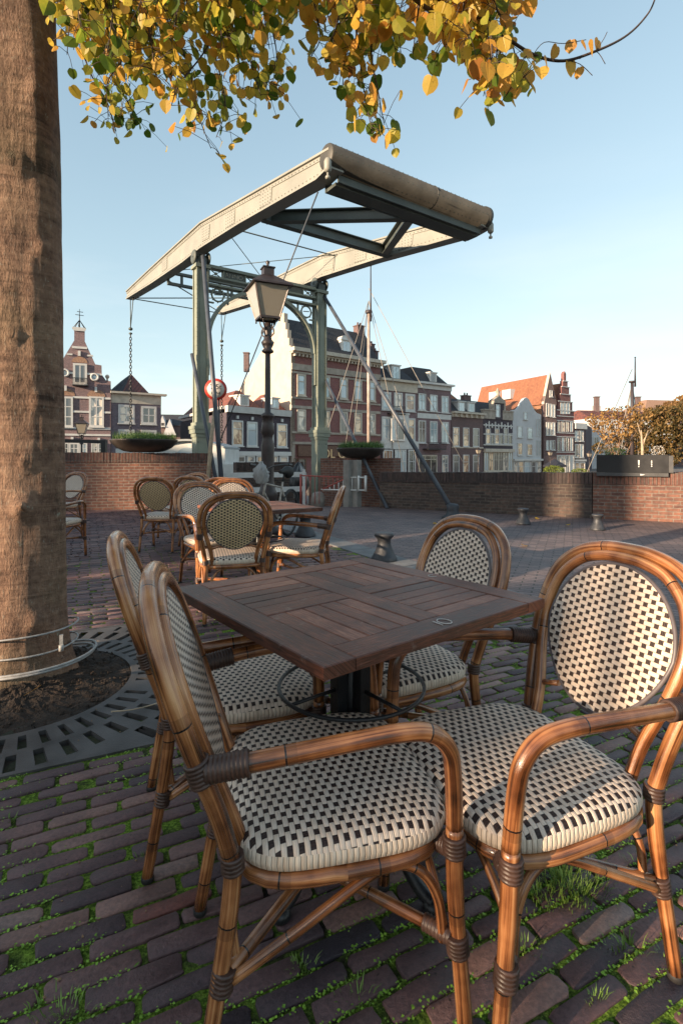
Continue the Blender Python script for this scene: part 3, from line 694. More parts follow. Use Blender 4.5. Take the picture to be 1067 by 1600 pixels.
# ------------------------------------------------------------------ chair (local: faces +y)
def wrap(mb, p0, p1, r, pitch=.0075):
    p0 = Vector(p0); p1 = Vector(p1); ln = (p1 - p0).length; k = max(2, round(ln / pitch)); pts = []; rr = []
    for i in range(k * 4 + 1):
        t = i / (k * 4); pts.append(p0.lerp(p1, t)); rr.append(r * (1 + .13 * abs(math.sin(math.pi * t * k)) ** .6))
    mb.tube(pts, rr, 12)
def bind(par, a, b_, r):
    mb = MB(); wrap(mb, a, b_, r); mb.build('binding', M['binding'], par)
def hoop_y(z): return -.2 - .337 * (z - .43) if z > .43 else -.2 - .07 * (.43 - z) / .43
def rounded(t, hw, hf, hb, e=4.0):
    c, s_ = math.cos(t), math.sin(t); q = (abs(c) ** e + abs(s_) ** e) ** (-1 / e)
    x = c * q; y = s_ * q; w = hw * (1 + .04 * y)
    return Vector((x * w, y * (hf if y > 0 else hb), 0))
def make_chair():
    t = thing('rattan_armchair', 'x', 'chair')
    # seat
    mb = MB(); N = 88; prof = [(0.0, .459), (.25, .459), (.5, .458), (.75, .455), (.88, .451), (.95, .444), (.99, .432), (1.0, .418), (.985, .405), (.95, .399)]
    rings = []
    for sc_, z in prof:
        ring = []
        for k in range(N):
            p = rounded(2 * math.pi * k / N, .243, .243, .205) * sc_; p.z = z - .004 * math.cos(p.x * 9); ring.append(p)
        rings.append(ring)
    for i in range(len(rings)):
        mb.v += rings[i]
    for i in range(len(rings) - 1):
        arc = 0
        for k in range(N):
            k2 = (k + 1) % N; a, b_, c, d = rings[i][k], rings[i][k2], rings[i + 1][k2], rings[i + 1][k]
            idx = (i * N + k, (i + 1) * N + k, (i + 1) * N + k2, i * N + k2); seg = (rings[6][k2] - rings[6][k]).length
            if i < 6: uv = [(q.y, q.x) for q in (a, d, c, b_)]
            else: uv = [(arc, a.z), (arc, d.z), (arc + seg, c.z), (arc + seg, b_.z)]
            arc += seg
            mb.face(idx, uv, 0 if i < 6 else 1, True)
    # the cushion's underside
    mb.face([(len(rings) - 1) * N + k for k in range(N)], [(0, 0)] * N, 1)
    mb.build('seat', [M['weave'], M['border']], t)
    mb = MB(); mb.tube([rounded(2 * math.pi * k / 48, .228, .222, .197) + Vector((0, 0, .384)) for k in range(48)], .0155, 10, True)
    mb.build('seat_frame', M['rattan'], t)
    # outer hoop
    half = [(.198, -.205, .42), (.215, hoop_y(.52), .52), (.238, hoop_y(.64), .64), (.243, hoop_y(.72), .72), (.222, hoop_y(.815), .815), (.165, hoop_y(.875), .875), (.085, hoop_y(.903), .903)]
    pts = [Vector(p) for p in half] + [Vector((0, hoop_y(.909), .909))] + [Vector((-p[0], p[1], p[2])) for p in reversed(half)]
    mb = MB(); mb.tube(crom(pts, 6), .0168, 12)
    ih = [(.150, -.19, .40), (.162, hoop_y(.50), .50), (.198, hoop_y(.62), .62), (.211, hoop_y(.71), .71), (.192, hoop_y(.80), .80), (.135, hoop_y(.860), .860), (.068, hoop_y(.883), .883)]
    off = Vector((0, .012, 0))
    pts = [Vector(p) + off for p in ih] + [Vector((0, hoop_y(.888), .888)) + off] + [Vector((-p[0], p[1], p[2])) + off for p in reversed(ih)]
    mb.tube(crom(pts, 6), .0145, 12, v0=3.3); mb.build('back_frame', M['rattan'], t)
    # woven oval with its rim
    nrm = Vector((0, 1, .337)).normalized(); up = Vector((0, -.337, 1)).normalized(); X = Vector((1, 0, 0)); c0 = Vector((0, hoop_y(.690), .690)) + off
    mb = MB(); N = 56; b = 0
    def ov(a, s_): 
        yy = math.sin(a); w = .188 * (1 + .16 * yy) if yy < 0 else .188
        return X * (math.cos(a) * w * s_) + up * (yy * .188 * s_)
    for side in (1, -1):
        base = len(mb.v); ss = [0, .35, .65, .85, 1.0]
        for s_ in ss:
            for k in range(N):
                mb.v.append(c0 + ov(2 * math.pi * k / N, s_) + nrm * (side * (.004 + .006 * (1 - s_ * s_)) - .010 * (1 - s_ * s_)))
        for i in range(4):
            for k in range(N):
                k2 = (k + 1) % N; ids = [base + i * N + k, base + (i + 1) * N + k, base + (i + 1) * N + k2, base + i * N + k2]
                if side < 0: ids.reverse()
                mb.face(ids, [((mb.v[j] - c0).dot(up), (mb.v[j] - c0).x) for j in ids], 0 if side > 0 else 1, True)
    bk = mb.build('backrest', [M['weave'], M['weave_back']], t)
    mb = MB(); mb.tube([c0 + ov(2 * math.pi * k / N, 1.01) for k in range(N)], .0055, 8, True); mb.build('piping', M['rim'], bk)
    for a, b_ in (((.16, hoop_y(.52) + .012, .515), (.10, hoop_y(.53) + .012, .535)), ((-.16, hoop_y(.52) + .012, .515), (-.10, hoop_y(.53) + .012, .535))): 
        mb = MB(); mb.tube([a, b_], .008, 8); mb.build('brace', M['rattan'], t)
    for s_ in (1, -1):
        # rear leg
        mb = MB(); mb.tube(crom([(s_ * .198, -.203, .42), (s_ * .198, -.215, .30), (s_ * .205, -.262, .012)], 5), [.0168] * 6 + [.0155] * 5, 12)
        lg = mb.build('leg', M['rattan'], t)
        bind(lg, (s_ * .198, -.204, .405), (s_ * .199, -.206, .437), .0195); bind(lg, (s_ * .2, -.226, .195), (s_ * .199, -.219, .235), .0195)
        mb = MB(); mb.lathe([(.0165, .0), (.0168, .012), (.014, .016)], (s_ * .205, -.262, 0), 12); mb.build('foot_cap', M['foot'], lg)
        # arm and front leg: one bent pole, split where the front binding sits
        mb = MB(); hz = .615; arm = [(s_ * .236, hoop_y(hz), hz), (s_ * .252, -.16, .628), (s_ * .262, 0.0, .642), (s_ * .262, .10, .645), (s_ * .259, .158, .634), (s_ * .256, .193, .60), (s_ * .252, .205, .55), (s_ * .245, .212, .44)]
        ap = crom(arm, 7); mb.tube(ap, .0172, 12); ar = mb.build('armrest', M['rattan'], t)
        bind(ar, ap[1], ap[6], .0205)
        hp = Vector((s_ * .236, hoop_y(hz), hz)); dr = Vector((0, -.337, 1)).normalized(); bind(ar, hp - dr * .022, hp + dr * .022, .0203)
        mb = MB(); mb.tube(crom([arm[-1], (s_ * .242, .216, .3), (s_ * .240, .24, .012)], 5), [.0172] * 6 + [.0158] * 5, 12); lf = mb.build('leg', M['rattan'], t)
        bind(lf, (s_ * .2445, .2125, .385), (s_ * .2455, .211, .425), .0203); bind(lf, (s_ * .2415, .222, .19), (s_ * .242, .2175, .23), .0203)
        bind(lf, (s_ * .205, .20, .386), (s_ * .232, .208, .393), .0178); bind(lf, (s_ * .238, .21, .220), (s_ * .195, .170, .224), .0145)
        mb = MB(); mb.lathe([(.0165, .0), (.0168, .012), (.014, .016)], (s_ * .240, .24, 0), 12); mb.build('foot_cap', M['foot'], lf)
        # side arch brace
        mb = MB(); mb.tube(crom([(s_ * .205, -.205, .215), (s_ * .212, -.08, .285), (s_ * .214, .045, .352), (s_ * .215, .105, .366), (s_ * .221, .155, .345), (s_ * .226, .186, .29), (s_ * .228, .195, .21)], 6), .0098, 10)
        mb.build('brace', M['rattan'], t)
    for yy, w, y2 in ((.195, .222, .2), (-.205, .18, -.2)):
        mb = MB(); mb.tube(crom([(-w, yy + .01, .21), (-w + .02, yy, .29), (-.10, y2 * .97, .362), (0, y2 * .95, .371), (.10, y2 * .97, .362), (w - .02, yy, .29), (w, yy + .01, .21)], 6), .0092, 10)
        mb.build('brace', M['rattan'], t)
    for s_ in (1, -1):
        mb = MB(); mb.tube([(s_ * .198, -.21, .225), (0, .0, .232 + .011 * s_), (-s_ * .238, .21, .222)], .0118, 10); mb.build('stretcher', M['rattan'], t)
    return t
CH = make_chair(); CH.scale = (.985, .985, .985)
def face_rot(fx, fy): return math.atan2(fy, fx) - math.pi / 2
_first = [True]
def put_chair(cx, cy, fx, fy, label, group, z=0):
    if _first[0]:
        _first[0] = False; CH.location = (cx, cy, z); CH.rotation_euler = (0, 0, face_rot(fx, fy)); CH['label'] = label; CH['group'] = group; return CH
    return dup(CH, (cx, cy, z), face_rot(fx, fy), label, group)
G1 = 'chairs round the near table'; G2 = 'chairs round the second table'; G3 = 'chairs by the brick wall'
put_chair(-.05, 1.165, .965, .262, 'nearest rattan armchair at bottom left, its arm crossing in front of its seat', G1)
put_chair(-.34, 1.665, .948, .32, 'rattan armchair tucked in behind the nearest left chair, between the tree and the near table', G1)
put_chair(.415, 1.23, -.94, -.35, 'rattan armchair at right edge with its whole oval woven back showing, facing left', G1)
put_chair(.185, 1.86, -.90, -.44, 'rattan armchair at the far right corner of the near table, half hidden by the tabletop', G1)
put_chair(-.80, 3.80, -.28, .96, 'rattan armchair with its back to us, in front of the second table', G2)
put_chair(-1.14, 4.62, .62, -.78, 'rattan armchair left of the second table, facing it with its oval back in full view', G2)
put_chair(-.34, 4.22, -.99, .08, 'rattan armchair seen side on at the right end of the second table', G2)
put_chair(-1.13, 5.40, .25, -.97, 'rattan armchair behind the second table, only its pale rounded back above the tabletop', G2)
put_chair(-2.2, 6.45, .06, 1, 'rattan armchair with its back to us standing alone in front of the sunlit brick wall', G3)
put_chair(-2.28, 7.45, -.35, -.94, 'rattan armchair peeping out behind the one that stands alone by the brick wall', G3)
put_chair(-1.42, 6.30, -.1, 1, 'rattan armchair whose yellow back shows between the two backs at the second table', G3)
put_chair(-1.80, 6.8, .3, .95, 'rattan armchair almost hidden, just its top rail above the left chair of the second table', G3)
put_chair(-3.22, 5.8, .1, 1, 'rattan armchair half hidden behind the right side of the tree trunk', G3)
put_chair(-4.30, 7.9, -.3, -.95, 'rattan armchair beyond the trunk, its seat and one arm showing by the wall', G3)

# ------------------------------------------------------------------ table
def make_table(chalk):
    t = thing('cafe_table', 'x', 'table'); mb = MB(); hs_ = .375; th = .028; z0 = .722; zc = z0 + th / 2; fw = .078
    def board(x0, x1, y0, y1, along, dz=0, g=.0009):
        z1 = .75 + dz; c = .0022; x0 += g; x1 -= g; y0 += g; y1 -= g; rn = random.random(); b = len(mb.v)
        for (a, e) in ((0, z0 + .004), (0, z1 - c), (c, z1)):
            mb.v += [Vector((x0 + a, y0 + a, e)), Vector((x1 - a, y0 + a, e)), Vector((x1 - a, y1 - a, e)), Vector((x0 + a, y1 - a, e))]
        def uvf(i):
            p = mb.v[i]; q = p.z - .7
            return (p.x, p.y + q) if along == 'x' else (p.y, p.x + q)
        fs = [(3, 2, 1, 0), (8, 9, 10, 11)]
        for r_ in (0, 4):
            for k in range(4): fs.append((r_ + k, r_ + (k + 1) % 4, r_ + 4 + (k + 1) % 4, r_ + 4 + k))
        for f in fs: ids = [b + i for i in f]; mb.face(ids, [uvf(i) for i in ids], 0, False, rn)
    board(-hs_, -hs_ + fw, -hs_, hs_, 'y'); board(hs_ - fw, hs_, -hs_, hs_, 'y')
    board(-hs_ + fw, hs_ - fw, -hs_, -hs_ + fw, 'x'); board(-hs_ + fw, hs_ - fw, hs_ - fw, hs_, 'x')
    cw = .036; inner = hs_ - fw
    board(-cw, cw, -inner, inner, 'y'); board(-inner, -cw, -cw, cw, 'x'); board(cw, inner, -cw, cw, 'x')
    for sx in (-1, 1):
        for sy in (-1, 1):
            a0, a1 = (cw, inner) if sx > 0 else (-inner, -cw); b0, b1 = (cw, inner) if sy > 0 else (-inner, -cw); n = 5
            for k in range(n):
                w = (inner - cw) / n; dz = -.001 - random.random() * .001
                if sx == sy: board(a0 + k * w, a0 + (k + 1) * w, b0, b1, 'y', dz, .0014)
                else: board(a0, a1, b0 + k * w, b0 + (k + 1) * w, 'x', dz, .0014)
    mb.box((0, 0, z0 + .002), (2 * hs_ - .012, 2 * hs_ - .012, .006))
    tp = mb.build('tabletop', M['table'], t)
    # iron base: four square bars, hoop and four curved feet
    mb = MB()
    for sx, sy in ((1, 0), (-1, 0), (0, 1), (0, -1)): mb.box((sx * .045, sy * .045, .40), (.034, .034, .62))
    mb.box((0, 0, .10), (.13, .13, .03)); mb.box((0, 0, .705), (.30, .06, .016)); mb.box((0, 0, .694), (.06, .30, .012)); mb.lathe([(.028, .1), (.028, .7)], n=12)
    mb.build('column', M['black_iron'], t)
    mb = MB(); mb.torus((0, 0, .49), .205, .0055, n=40, m=8)
    for a in range(4):
        c, s_ = math.cos(a * math.pi / 2), math.sin(a * math.pi / 2); mb.tube([(c * .06, s_ * .06, .49), (c * .2, s_ * .2, .49)], .005, 6)
    mb.build('foot_ring', M['black_iron'], t)
    for a in range(4):
        an = R(-80 + 90 * a); c, s_ = math.cos(an), math.sin(an); mb = MB()
        pr = [(.05, .13), (.12, .135), (.16, .105), (.21, .05), (.25, .024), (.272, .022)]
        mb.tube(crom([(c * r, s_ * r, z) for r, z in pr], 4), [.02] * 8 + [.017] * 13, 10); mb.lathe([(.02, 0), (.027, .006), (.024, .022), (.01, .03)], (c * .268, s_ * .268, 0), 12)
        mb.build('foot', M['black_iron'], t)
    if chalk:
        mb = MB(); zt = .7513
        def mark(cx, cy, parts):
            for pts, cl in parts:
                w = .0016; pp = [Vector((cx + a, cy + b_, zt)) for a, b_ in pts]
                mb.tube(pp, w * .8, 4, cl)
        circ = [(.021 * math.cos(2 * math.pi * k / 20), .015 * math.sin(2 * math.pi * k / 20)) for k in range(20)]
        circ = [(.004 + .015 * math.cos(2 * math.pi * k / 20), .019 * math.sin(2 * math.pi * k / 20)) for k in range(20)]
        mark(chalk[0], chalk[1], [(circ, True), ([(-.020, -.016), (-.018, .016)], False)])
        mark(.338, -.004, [([(.014 * math.cos(a * .35), .014 * math.sin(a * .35)) for a in range(2, 15)], False)])
        mb.build('chalk_mark', M['chalk'], tp)
    return t
# table one: x axis from N to R, y axis from N to L
T1 = make_table((.0, -.337)); T1.location = (.028, 1.477, 0); T1.rotation_euler = (0, 0, math.atan2(.459, .579))
T1['label'] = 'square slatted wooden cafe table nearest us with a white chalk 10 on its edge'; T1['group'] = 'wooden cafe tables'
_t2 = make_table(None); _t2.location = (-.66, 4.12, 0); _t2.rotation_euler = (0, 0, math.atan2(-.22, .98) + R(45)); _t2['label'] = 'second wooden cafe table, standing among four rattan chairs'; _t2['group'] = 'wooden cafe tables'
dup(_t2, (-1.92, 7.3, 0), R(20), 'third cafe table, only its black curved feet showing under the chairs by the wall', 'wooden cafe tables')
# ------------------------------------------------------------------ quay walls
M['wall_red'] = brick_mat('red_wall_brick', (.27, .115, .075), (.15, .066, .052), (.27, .21, .17), .215, .063, .009, dark=.5, dscale=.8)
M['wall_cap'] = brick_mat('wall_cap_brick', (.19, .085, .062), (.10, .052, .045), (.15, .12, .10), .215, .062, .007, dark=.4, dscale=1.2, vert=True)
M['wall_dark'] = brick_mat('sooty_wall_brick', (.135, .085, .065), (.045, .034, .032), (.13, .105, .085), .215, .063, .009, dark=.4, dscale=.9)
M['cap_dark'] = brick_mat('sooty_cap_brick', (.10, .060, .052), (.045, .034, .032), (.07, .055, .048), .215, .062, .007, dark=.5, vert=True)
M['concrete'] = simple('pale_concrete', (.26, .24, .22), .85, .3, 5, .004, 60)
def wall(name, label, A, B, za, zb, th, mats, ga_=0, gb=0, cap=.22):
    A = Vector(A); B = Vector(B); d = (B - A).normalized(); n = Vector((-d.y, d.x)); n = n if n.y > 0 else -n
    t = thing(name, label, 'wall', (A.x, A.y, 0), 'quay walls'); n3 = Vector((n.x, n.y, 0)); mb = MB(); N = 12
    for i in range(N):
        f0, f1 = i / N, (i + 1) / N; p0 = A.lerp(B, f0); p1 = A.lerp(B, f1); h0 = za + (zb - za) * f0 - cap; h1 = za + (zb - za) * f1 - cap
        a, b_ = Vector((p0.x, p0.y, -.3)), Vector((p1.x, p1.y, -.3)); q = [a, b_, b_ + n3 * th, a + n3 * th]
        mb.hexa(q + [Vector((p0.x, p0.y, h0)), Vector((p1.x, p1.y, h1)), Vector((p1.x, p1.y, h1)) + n3 * th, Vector((p0.x, p0.y, h0)) + n3 * th])
    mb.build('brickwork', mats[0], t)
    mb = MB(); a, b_ = Vector((A.x, A.y, za - cap)), Vector((B.x, B.y, zb - cap)); up_ = Vector((0, 0, cap)); ln_ = (b_ - a).length; nb = int(ln_ / .064)
    mb.hexa([a, b_, b_ + n3 * th, a + n3 * th, a + up_ * .94, b_ + up_ * .94, b_ + n3 * th + up_ * .94, a + n3 * th + up_ * .94])
    for i in range(nb):
        p_, q_ = a.lerp(b_, (i + .05) / nb), a.lerp(b_, (i + .95) / nb); j0 = n3 * random.uniform(-.019, -.010); up2 = Vector((0, 0, cap + random.gauss(0, .0045))); b2 = n3 * (th + .014)
        lo_ = Vector((0, 0, .004)); mb.hexa([p_ + j0 + lo_, q_ + j0 + lo_, q_ + b2 + lo_, p_ + b2 + lo_, p_ + j0 + up2, q_ + j0 + up2, q_ + b2 + up2, p_ + b2 + up2])
    mb.build('coping', mats[1], t); return t
wall('brick_wall', 'red brick quay wall on the left with a patch of low sun on it', (-9.5, 9.9), (-2.95, 11.93), 1.26, 1.235, .36, (M['wall_red'], M['wall_cap']))
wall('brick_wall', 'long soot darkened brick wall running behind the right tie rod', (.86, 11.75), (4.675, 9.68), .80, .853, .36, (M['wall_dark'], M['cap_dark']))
wall('brick_wall', 'redder brick wall section under the black planter at the right edge', (4.678, 9.66), (8.6, 7.72), .853, .92, .38, (M['wall_red'], M['wall_cap']))
wall('brick_wall', 'brown brick pier below the right planter bowl', (-.55, 13.75), (1.21, 12.15), 1.12, 1.12, .3, (M['wall_red'], M['wall_red']), cap=.1)
wall('brick_wall', 'low brick parapet behind the white rails, right of the tie rods', (-2.95, 14.6), (-1.15, 15.6), 1.0, 1.0, .3, (M['wall_dark'], M['cap_dark']))
t = thing('concrete_post', 'two pale concrete uprights supporting the right planter bowl', 'post', tuple(P(549, 790, 12.3)))
for px in (544, 557): 
    mb = MB(); p = P(px, 760, 12.15); mb.box((p.x, p.y, .47), (.17, .17, 1.22), R(-40)); mb.build('upright', M['concrete'], t)

# ------------------------------------------------------------------ planter bowls
M['bowl'] = simple('dark_bronze_bowl', (.055, .045, .040), .42, .3, 6, .002, 60, metal=.3)
M['herb'] = simple('herb_leaf', (.09, .16, .03), .6, .6, 25, col2=(.03, .07, .015)); M['grey_leaf'] = simple('grey_leaf', (.45, .42, .38), .7, .3, 25)
def leafball(mb, c, rx, ry, rz, n, s, mi=0, up=.3, clump=3.0):
    for _ in range(n):
        while True:
            q = Vector((random.uniform(-1, 1), random.uniform(-1, 1), random.uniform(-1, 1)))
            if q.length < 1 and noise.noise(q * clump + Vector(c)) > -.12: break
        q = q.normalized() * q.length ** .5
        p = Vector(c) + Vector((q.x * rx, q.y * ry, q.z * rz)); a = Vector((random.gauss(0, 1), random.gauss(0, 1), random.gauss(0, 1))).normalized(); t_ = a.orthogonal().normalized(); w = a.cross(t_); k = s * random.uniform(.5, 1.4)
        b = len(mb.v); mb.v += [p - t_ * k, p - w * k * .55, p + t_ * k, p + w * k * .55]; mb.face((b, b + 1, b + 2, b + 3), ((0, 0),) * 4, mi, False, random.random())
def bowl(px0, px1, pyr, pyb, d, label):
    c = P((px0 + px1) / 2, pyb, d); r = (px1 - px0) / 2 / F_PX * d; h = (pyb - pyr) / F_PX * d
    t = thing('planter_bowl', label, 'planter', tuple(c), 'round planter bowls'); mb = MB()
    mb.lathe([(r * .42, 0), (r * .60, h * .08), (r * .82, h * .35), (r * .96, h * .72), (r, h * .92), (r, h), (r * .95, h), (r * .9, h * .8), (.01, h * .75)], c, 48); mb.build('bowl', M['bowl'], t)
    mb = MB(); 
    for _ in range(1900):
        a = random.random() * 6.28; q = r * .93 * random.random() ** .5; x, y = c.x + math.cos(a) * q, c.y + math.sin(a) * q; hh = h * (.45 + .5 * random.random() + .35 * noise.noise(Vector((x * 3, y * 3, 0)))); b = len(mb.v); w = .006; an = random.random() * 3.14; lx, ly = random.gauss(0, .04), random.gauss(0, .04)
        z = c.z + h * .8; mb.v += [Vector((x - math.cos(an) * w, y - math.sin(an) * w, z)), Vector((x + math.cos(an) * w, y + math.sin(an) * w, z)), Vector((x + lx, y + ly, z + hh))]; mb.face((b, b + 1, b + 2), ((0, 0),) * 3)
    leafball(mb, (c.x, c.y, c.z + h * 1.02), r * .9, r * .9, h * .5, 2300, .018); mb.build('herbs', M['herb'], t)
random.seed(77)
bowl(176, 276, 687, 706.5, 11.75, 'round dark planter bowl of green herbs standing on the left brick wall')
bowl(526, 601, 700, 716.5, 12.55, 'round dark planter bowl of herbs on the brick pier right of the green post')
# black box planter
M['black_paint'] = simple('black_painted_steel', (.016, .016, .018), .45, .3, 4); M['dark_grey'] = simple('dark_grey_steel', (.07, .07, .072), .5, .3, 5)
M['white_paint'] = simple('white_paint', (.72, .70, .67), .5, .12, 8)
A = Vector((4.72, 9.61)); Bv = Vector((5.73, 9.11)); d_ = (Bv - A).normalized(); n_ = Vector((d_.y, -d_.x)); tb = thing('box_planter', 'long black box planter with white marks mounted on the right brick wall', 'planter', (A.x, A.y, .85))
def fl(u, z, o=0): p = A + d_ * u + n_ * o; return Vector((p.x, p.y, z))
Lb = (Bv - A).length; mb = MB(); mb.hexa([fl(0, .865, .06), fl(Lb, .865, .06), fl(Lb, .865, -.42), fl(0, .865, -.42), fl(0, 1.185, .06), fl(Lb, 1.185, .06), fl(Lb, 1.185, -.42), fl(0, 1.185, -.42)]); mb.build('box', M['black_paint'], tb)
mb = MB(); mb.hexa([fl(0, .80, .064), fl(Lb, .80, .064), fl(Lb, .80, .024), fl(0, .80, .024), fl(0, .862, .064), fl(Lb, .862, .064), fl(Lb, .862, .024), fl(0, .862, .024)]); mb.hexa([fl(Lb + .002, .87, .05), fl(Lb + .075, .87, .05), fl(Lb + .075, .87, -.4), fl(Lb + .002, .87, -.4), fl(Lb + .002, 1.17, .05), fl(Lb + .075, 1.17, .05), fl(Lb + .075, 1.17, -.4), fl(Lb + .002, 1.17, -.4)]); mb.build('plinth', M['dark_grey'], tb)
mb = MB()
def mk(pts): mb.prism([fl(u, z, .062) for u, z in pts], (n_.x * .003, n_.y * .003, 0))
u0 = .655 * Lb / 1.127 * 1.02
mk([(u0, 1.0), (u0 + .018, 1.0), (u0 + .022, 1.09), (u0 - .004, 1.09)]); mk([(u0, .965), (u0 + .018, .965), (u0 + .018, .985), (u0, .985)])
for z in (.97, 1.0, 1.03, 1.06): mk([(u0 + .20, z), (u0 + .218, z + .008), (u0 + .21, z + .025), (u0 + .195, z + .015)])
mb.build('marking', M['white_paint'], tb)
mb = MB(); mb.prism([fl(u0 + .03, .815, .066), fl(u0 + .03, .845, .066), fl(u0 + .11, .83, .066)], (n_.x * .003, n_.y * .003, 0)); mb.build('arrow', M['white_paint'], tb)
mb = MB(); leafball(mb, tuple(fl(.32, 1.22, -.2)), .2, .15, .1, 500, .014, 0); leafball(mb, tuple(fl(.30, 1.27, -.25)), .26, .15, .13, 380, .012, 1, clump=6); leafball(mb, tuple(fl(1.0, 1.24, -.2)), .12, .12, .12, 260, .012, 1, clump=6)
mb.build('plants', [M['herb'], M['grey_leaf']], tb)

# ------------------------------------------------------------------ bollards
def bollard(px, py, hpx, label, top_r=1.0):
    d = H * F_PX / (py - CY); c = P(px, py, d); c.z = gz(d); h = hpx / F_PX * d; mb = MB()
    mb.lathe([(.46 * h, 0), (.46 * h, .07 * h), (.42 * h, .16 * h), (.30 * h, .38 * h), (.23 * h, .62 * h), (.235 * h, .76 * h), (.33 * h, .86 * h), (.355 * h, .92 * h), (.33 * h, .985 * h), (.25 * h, h), (.02, h * .985)], c, 28)
    return tag(mb.build('bollard', M['bollard']), label, 'bollard', 'low iron mooring bollards')
M['bollard'] = simple('worn_black_iron', (.052, .054, .062), .5, .4, 12, .003, 80, metal=.3)
bollard(600, 876, 44, 'low waisted black iron bollard just beyond the near table')
bollard(817, 819, 25, 'low black bollard before the dark wall, between the rod foot and the planter')
bollard(933, 828, 25, 'low black bollard in front of the redder wall, below the black planter')
bollard(477, 838, 36, 'low black bollard behind the second table, seen through the side-on chair')

# ------------------------------------------------------------------ drawbridge
M['green'] = simple('grey_green_paint', (.24, .26, .205), .5, .22, 2.5, .002, 30); M['green_dk'] = simple('dark_green_paint', (.085, .098, .088), .5, .3, 3)
M['cream'] = simple('cream_grey_paint', (.285, .28, .245), .5, .14, 1.5, .002, 30); M['rusty'] = simple('brown_weathered_steel', (.058, .054, .046), .55, .35, 3, .003, 50)
M['rod'] = simple('blue_grey_rod', (.075, .085, .105), .42, .3, 4)
g3 = Vector((.821, .571, 0)); a3 = Vector((-.571, .821, 0)); Z3 = Vector((0, 0, 1))
Lp = Vector((-3.333, 12.3, 0)); Rp = Lp + g3 * 3.325
br = thing('drawbridge', 'grey green Dutch balance drawbridge with riveted beams and an arched iron gate', 'bridge', (Lp.x, Lp.y, 0))
def bp(side, t, z, o=0): return (Lp if side == 0 else Rp) + a3 * t + g3 * o + Z3 * z
axs = (g3, a3, Z3)
def rivet(mb, p, nrm, r=.011, mi=1):
    nrm = Vector(nrm).normalized(); u = nrm.orthogonal().normalized(); w = nrm.cross(u); b = len(mb.v)
    mb.v += [p + u * r, p + w * r, p - u * r, p - w * r, p + nrm * r * .8]
    for k in range(4): mb.face((b + k, b + (k + 1) % 4, b + 4), ((0, 0),) * 3, mi, True)
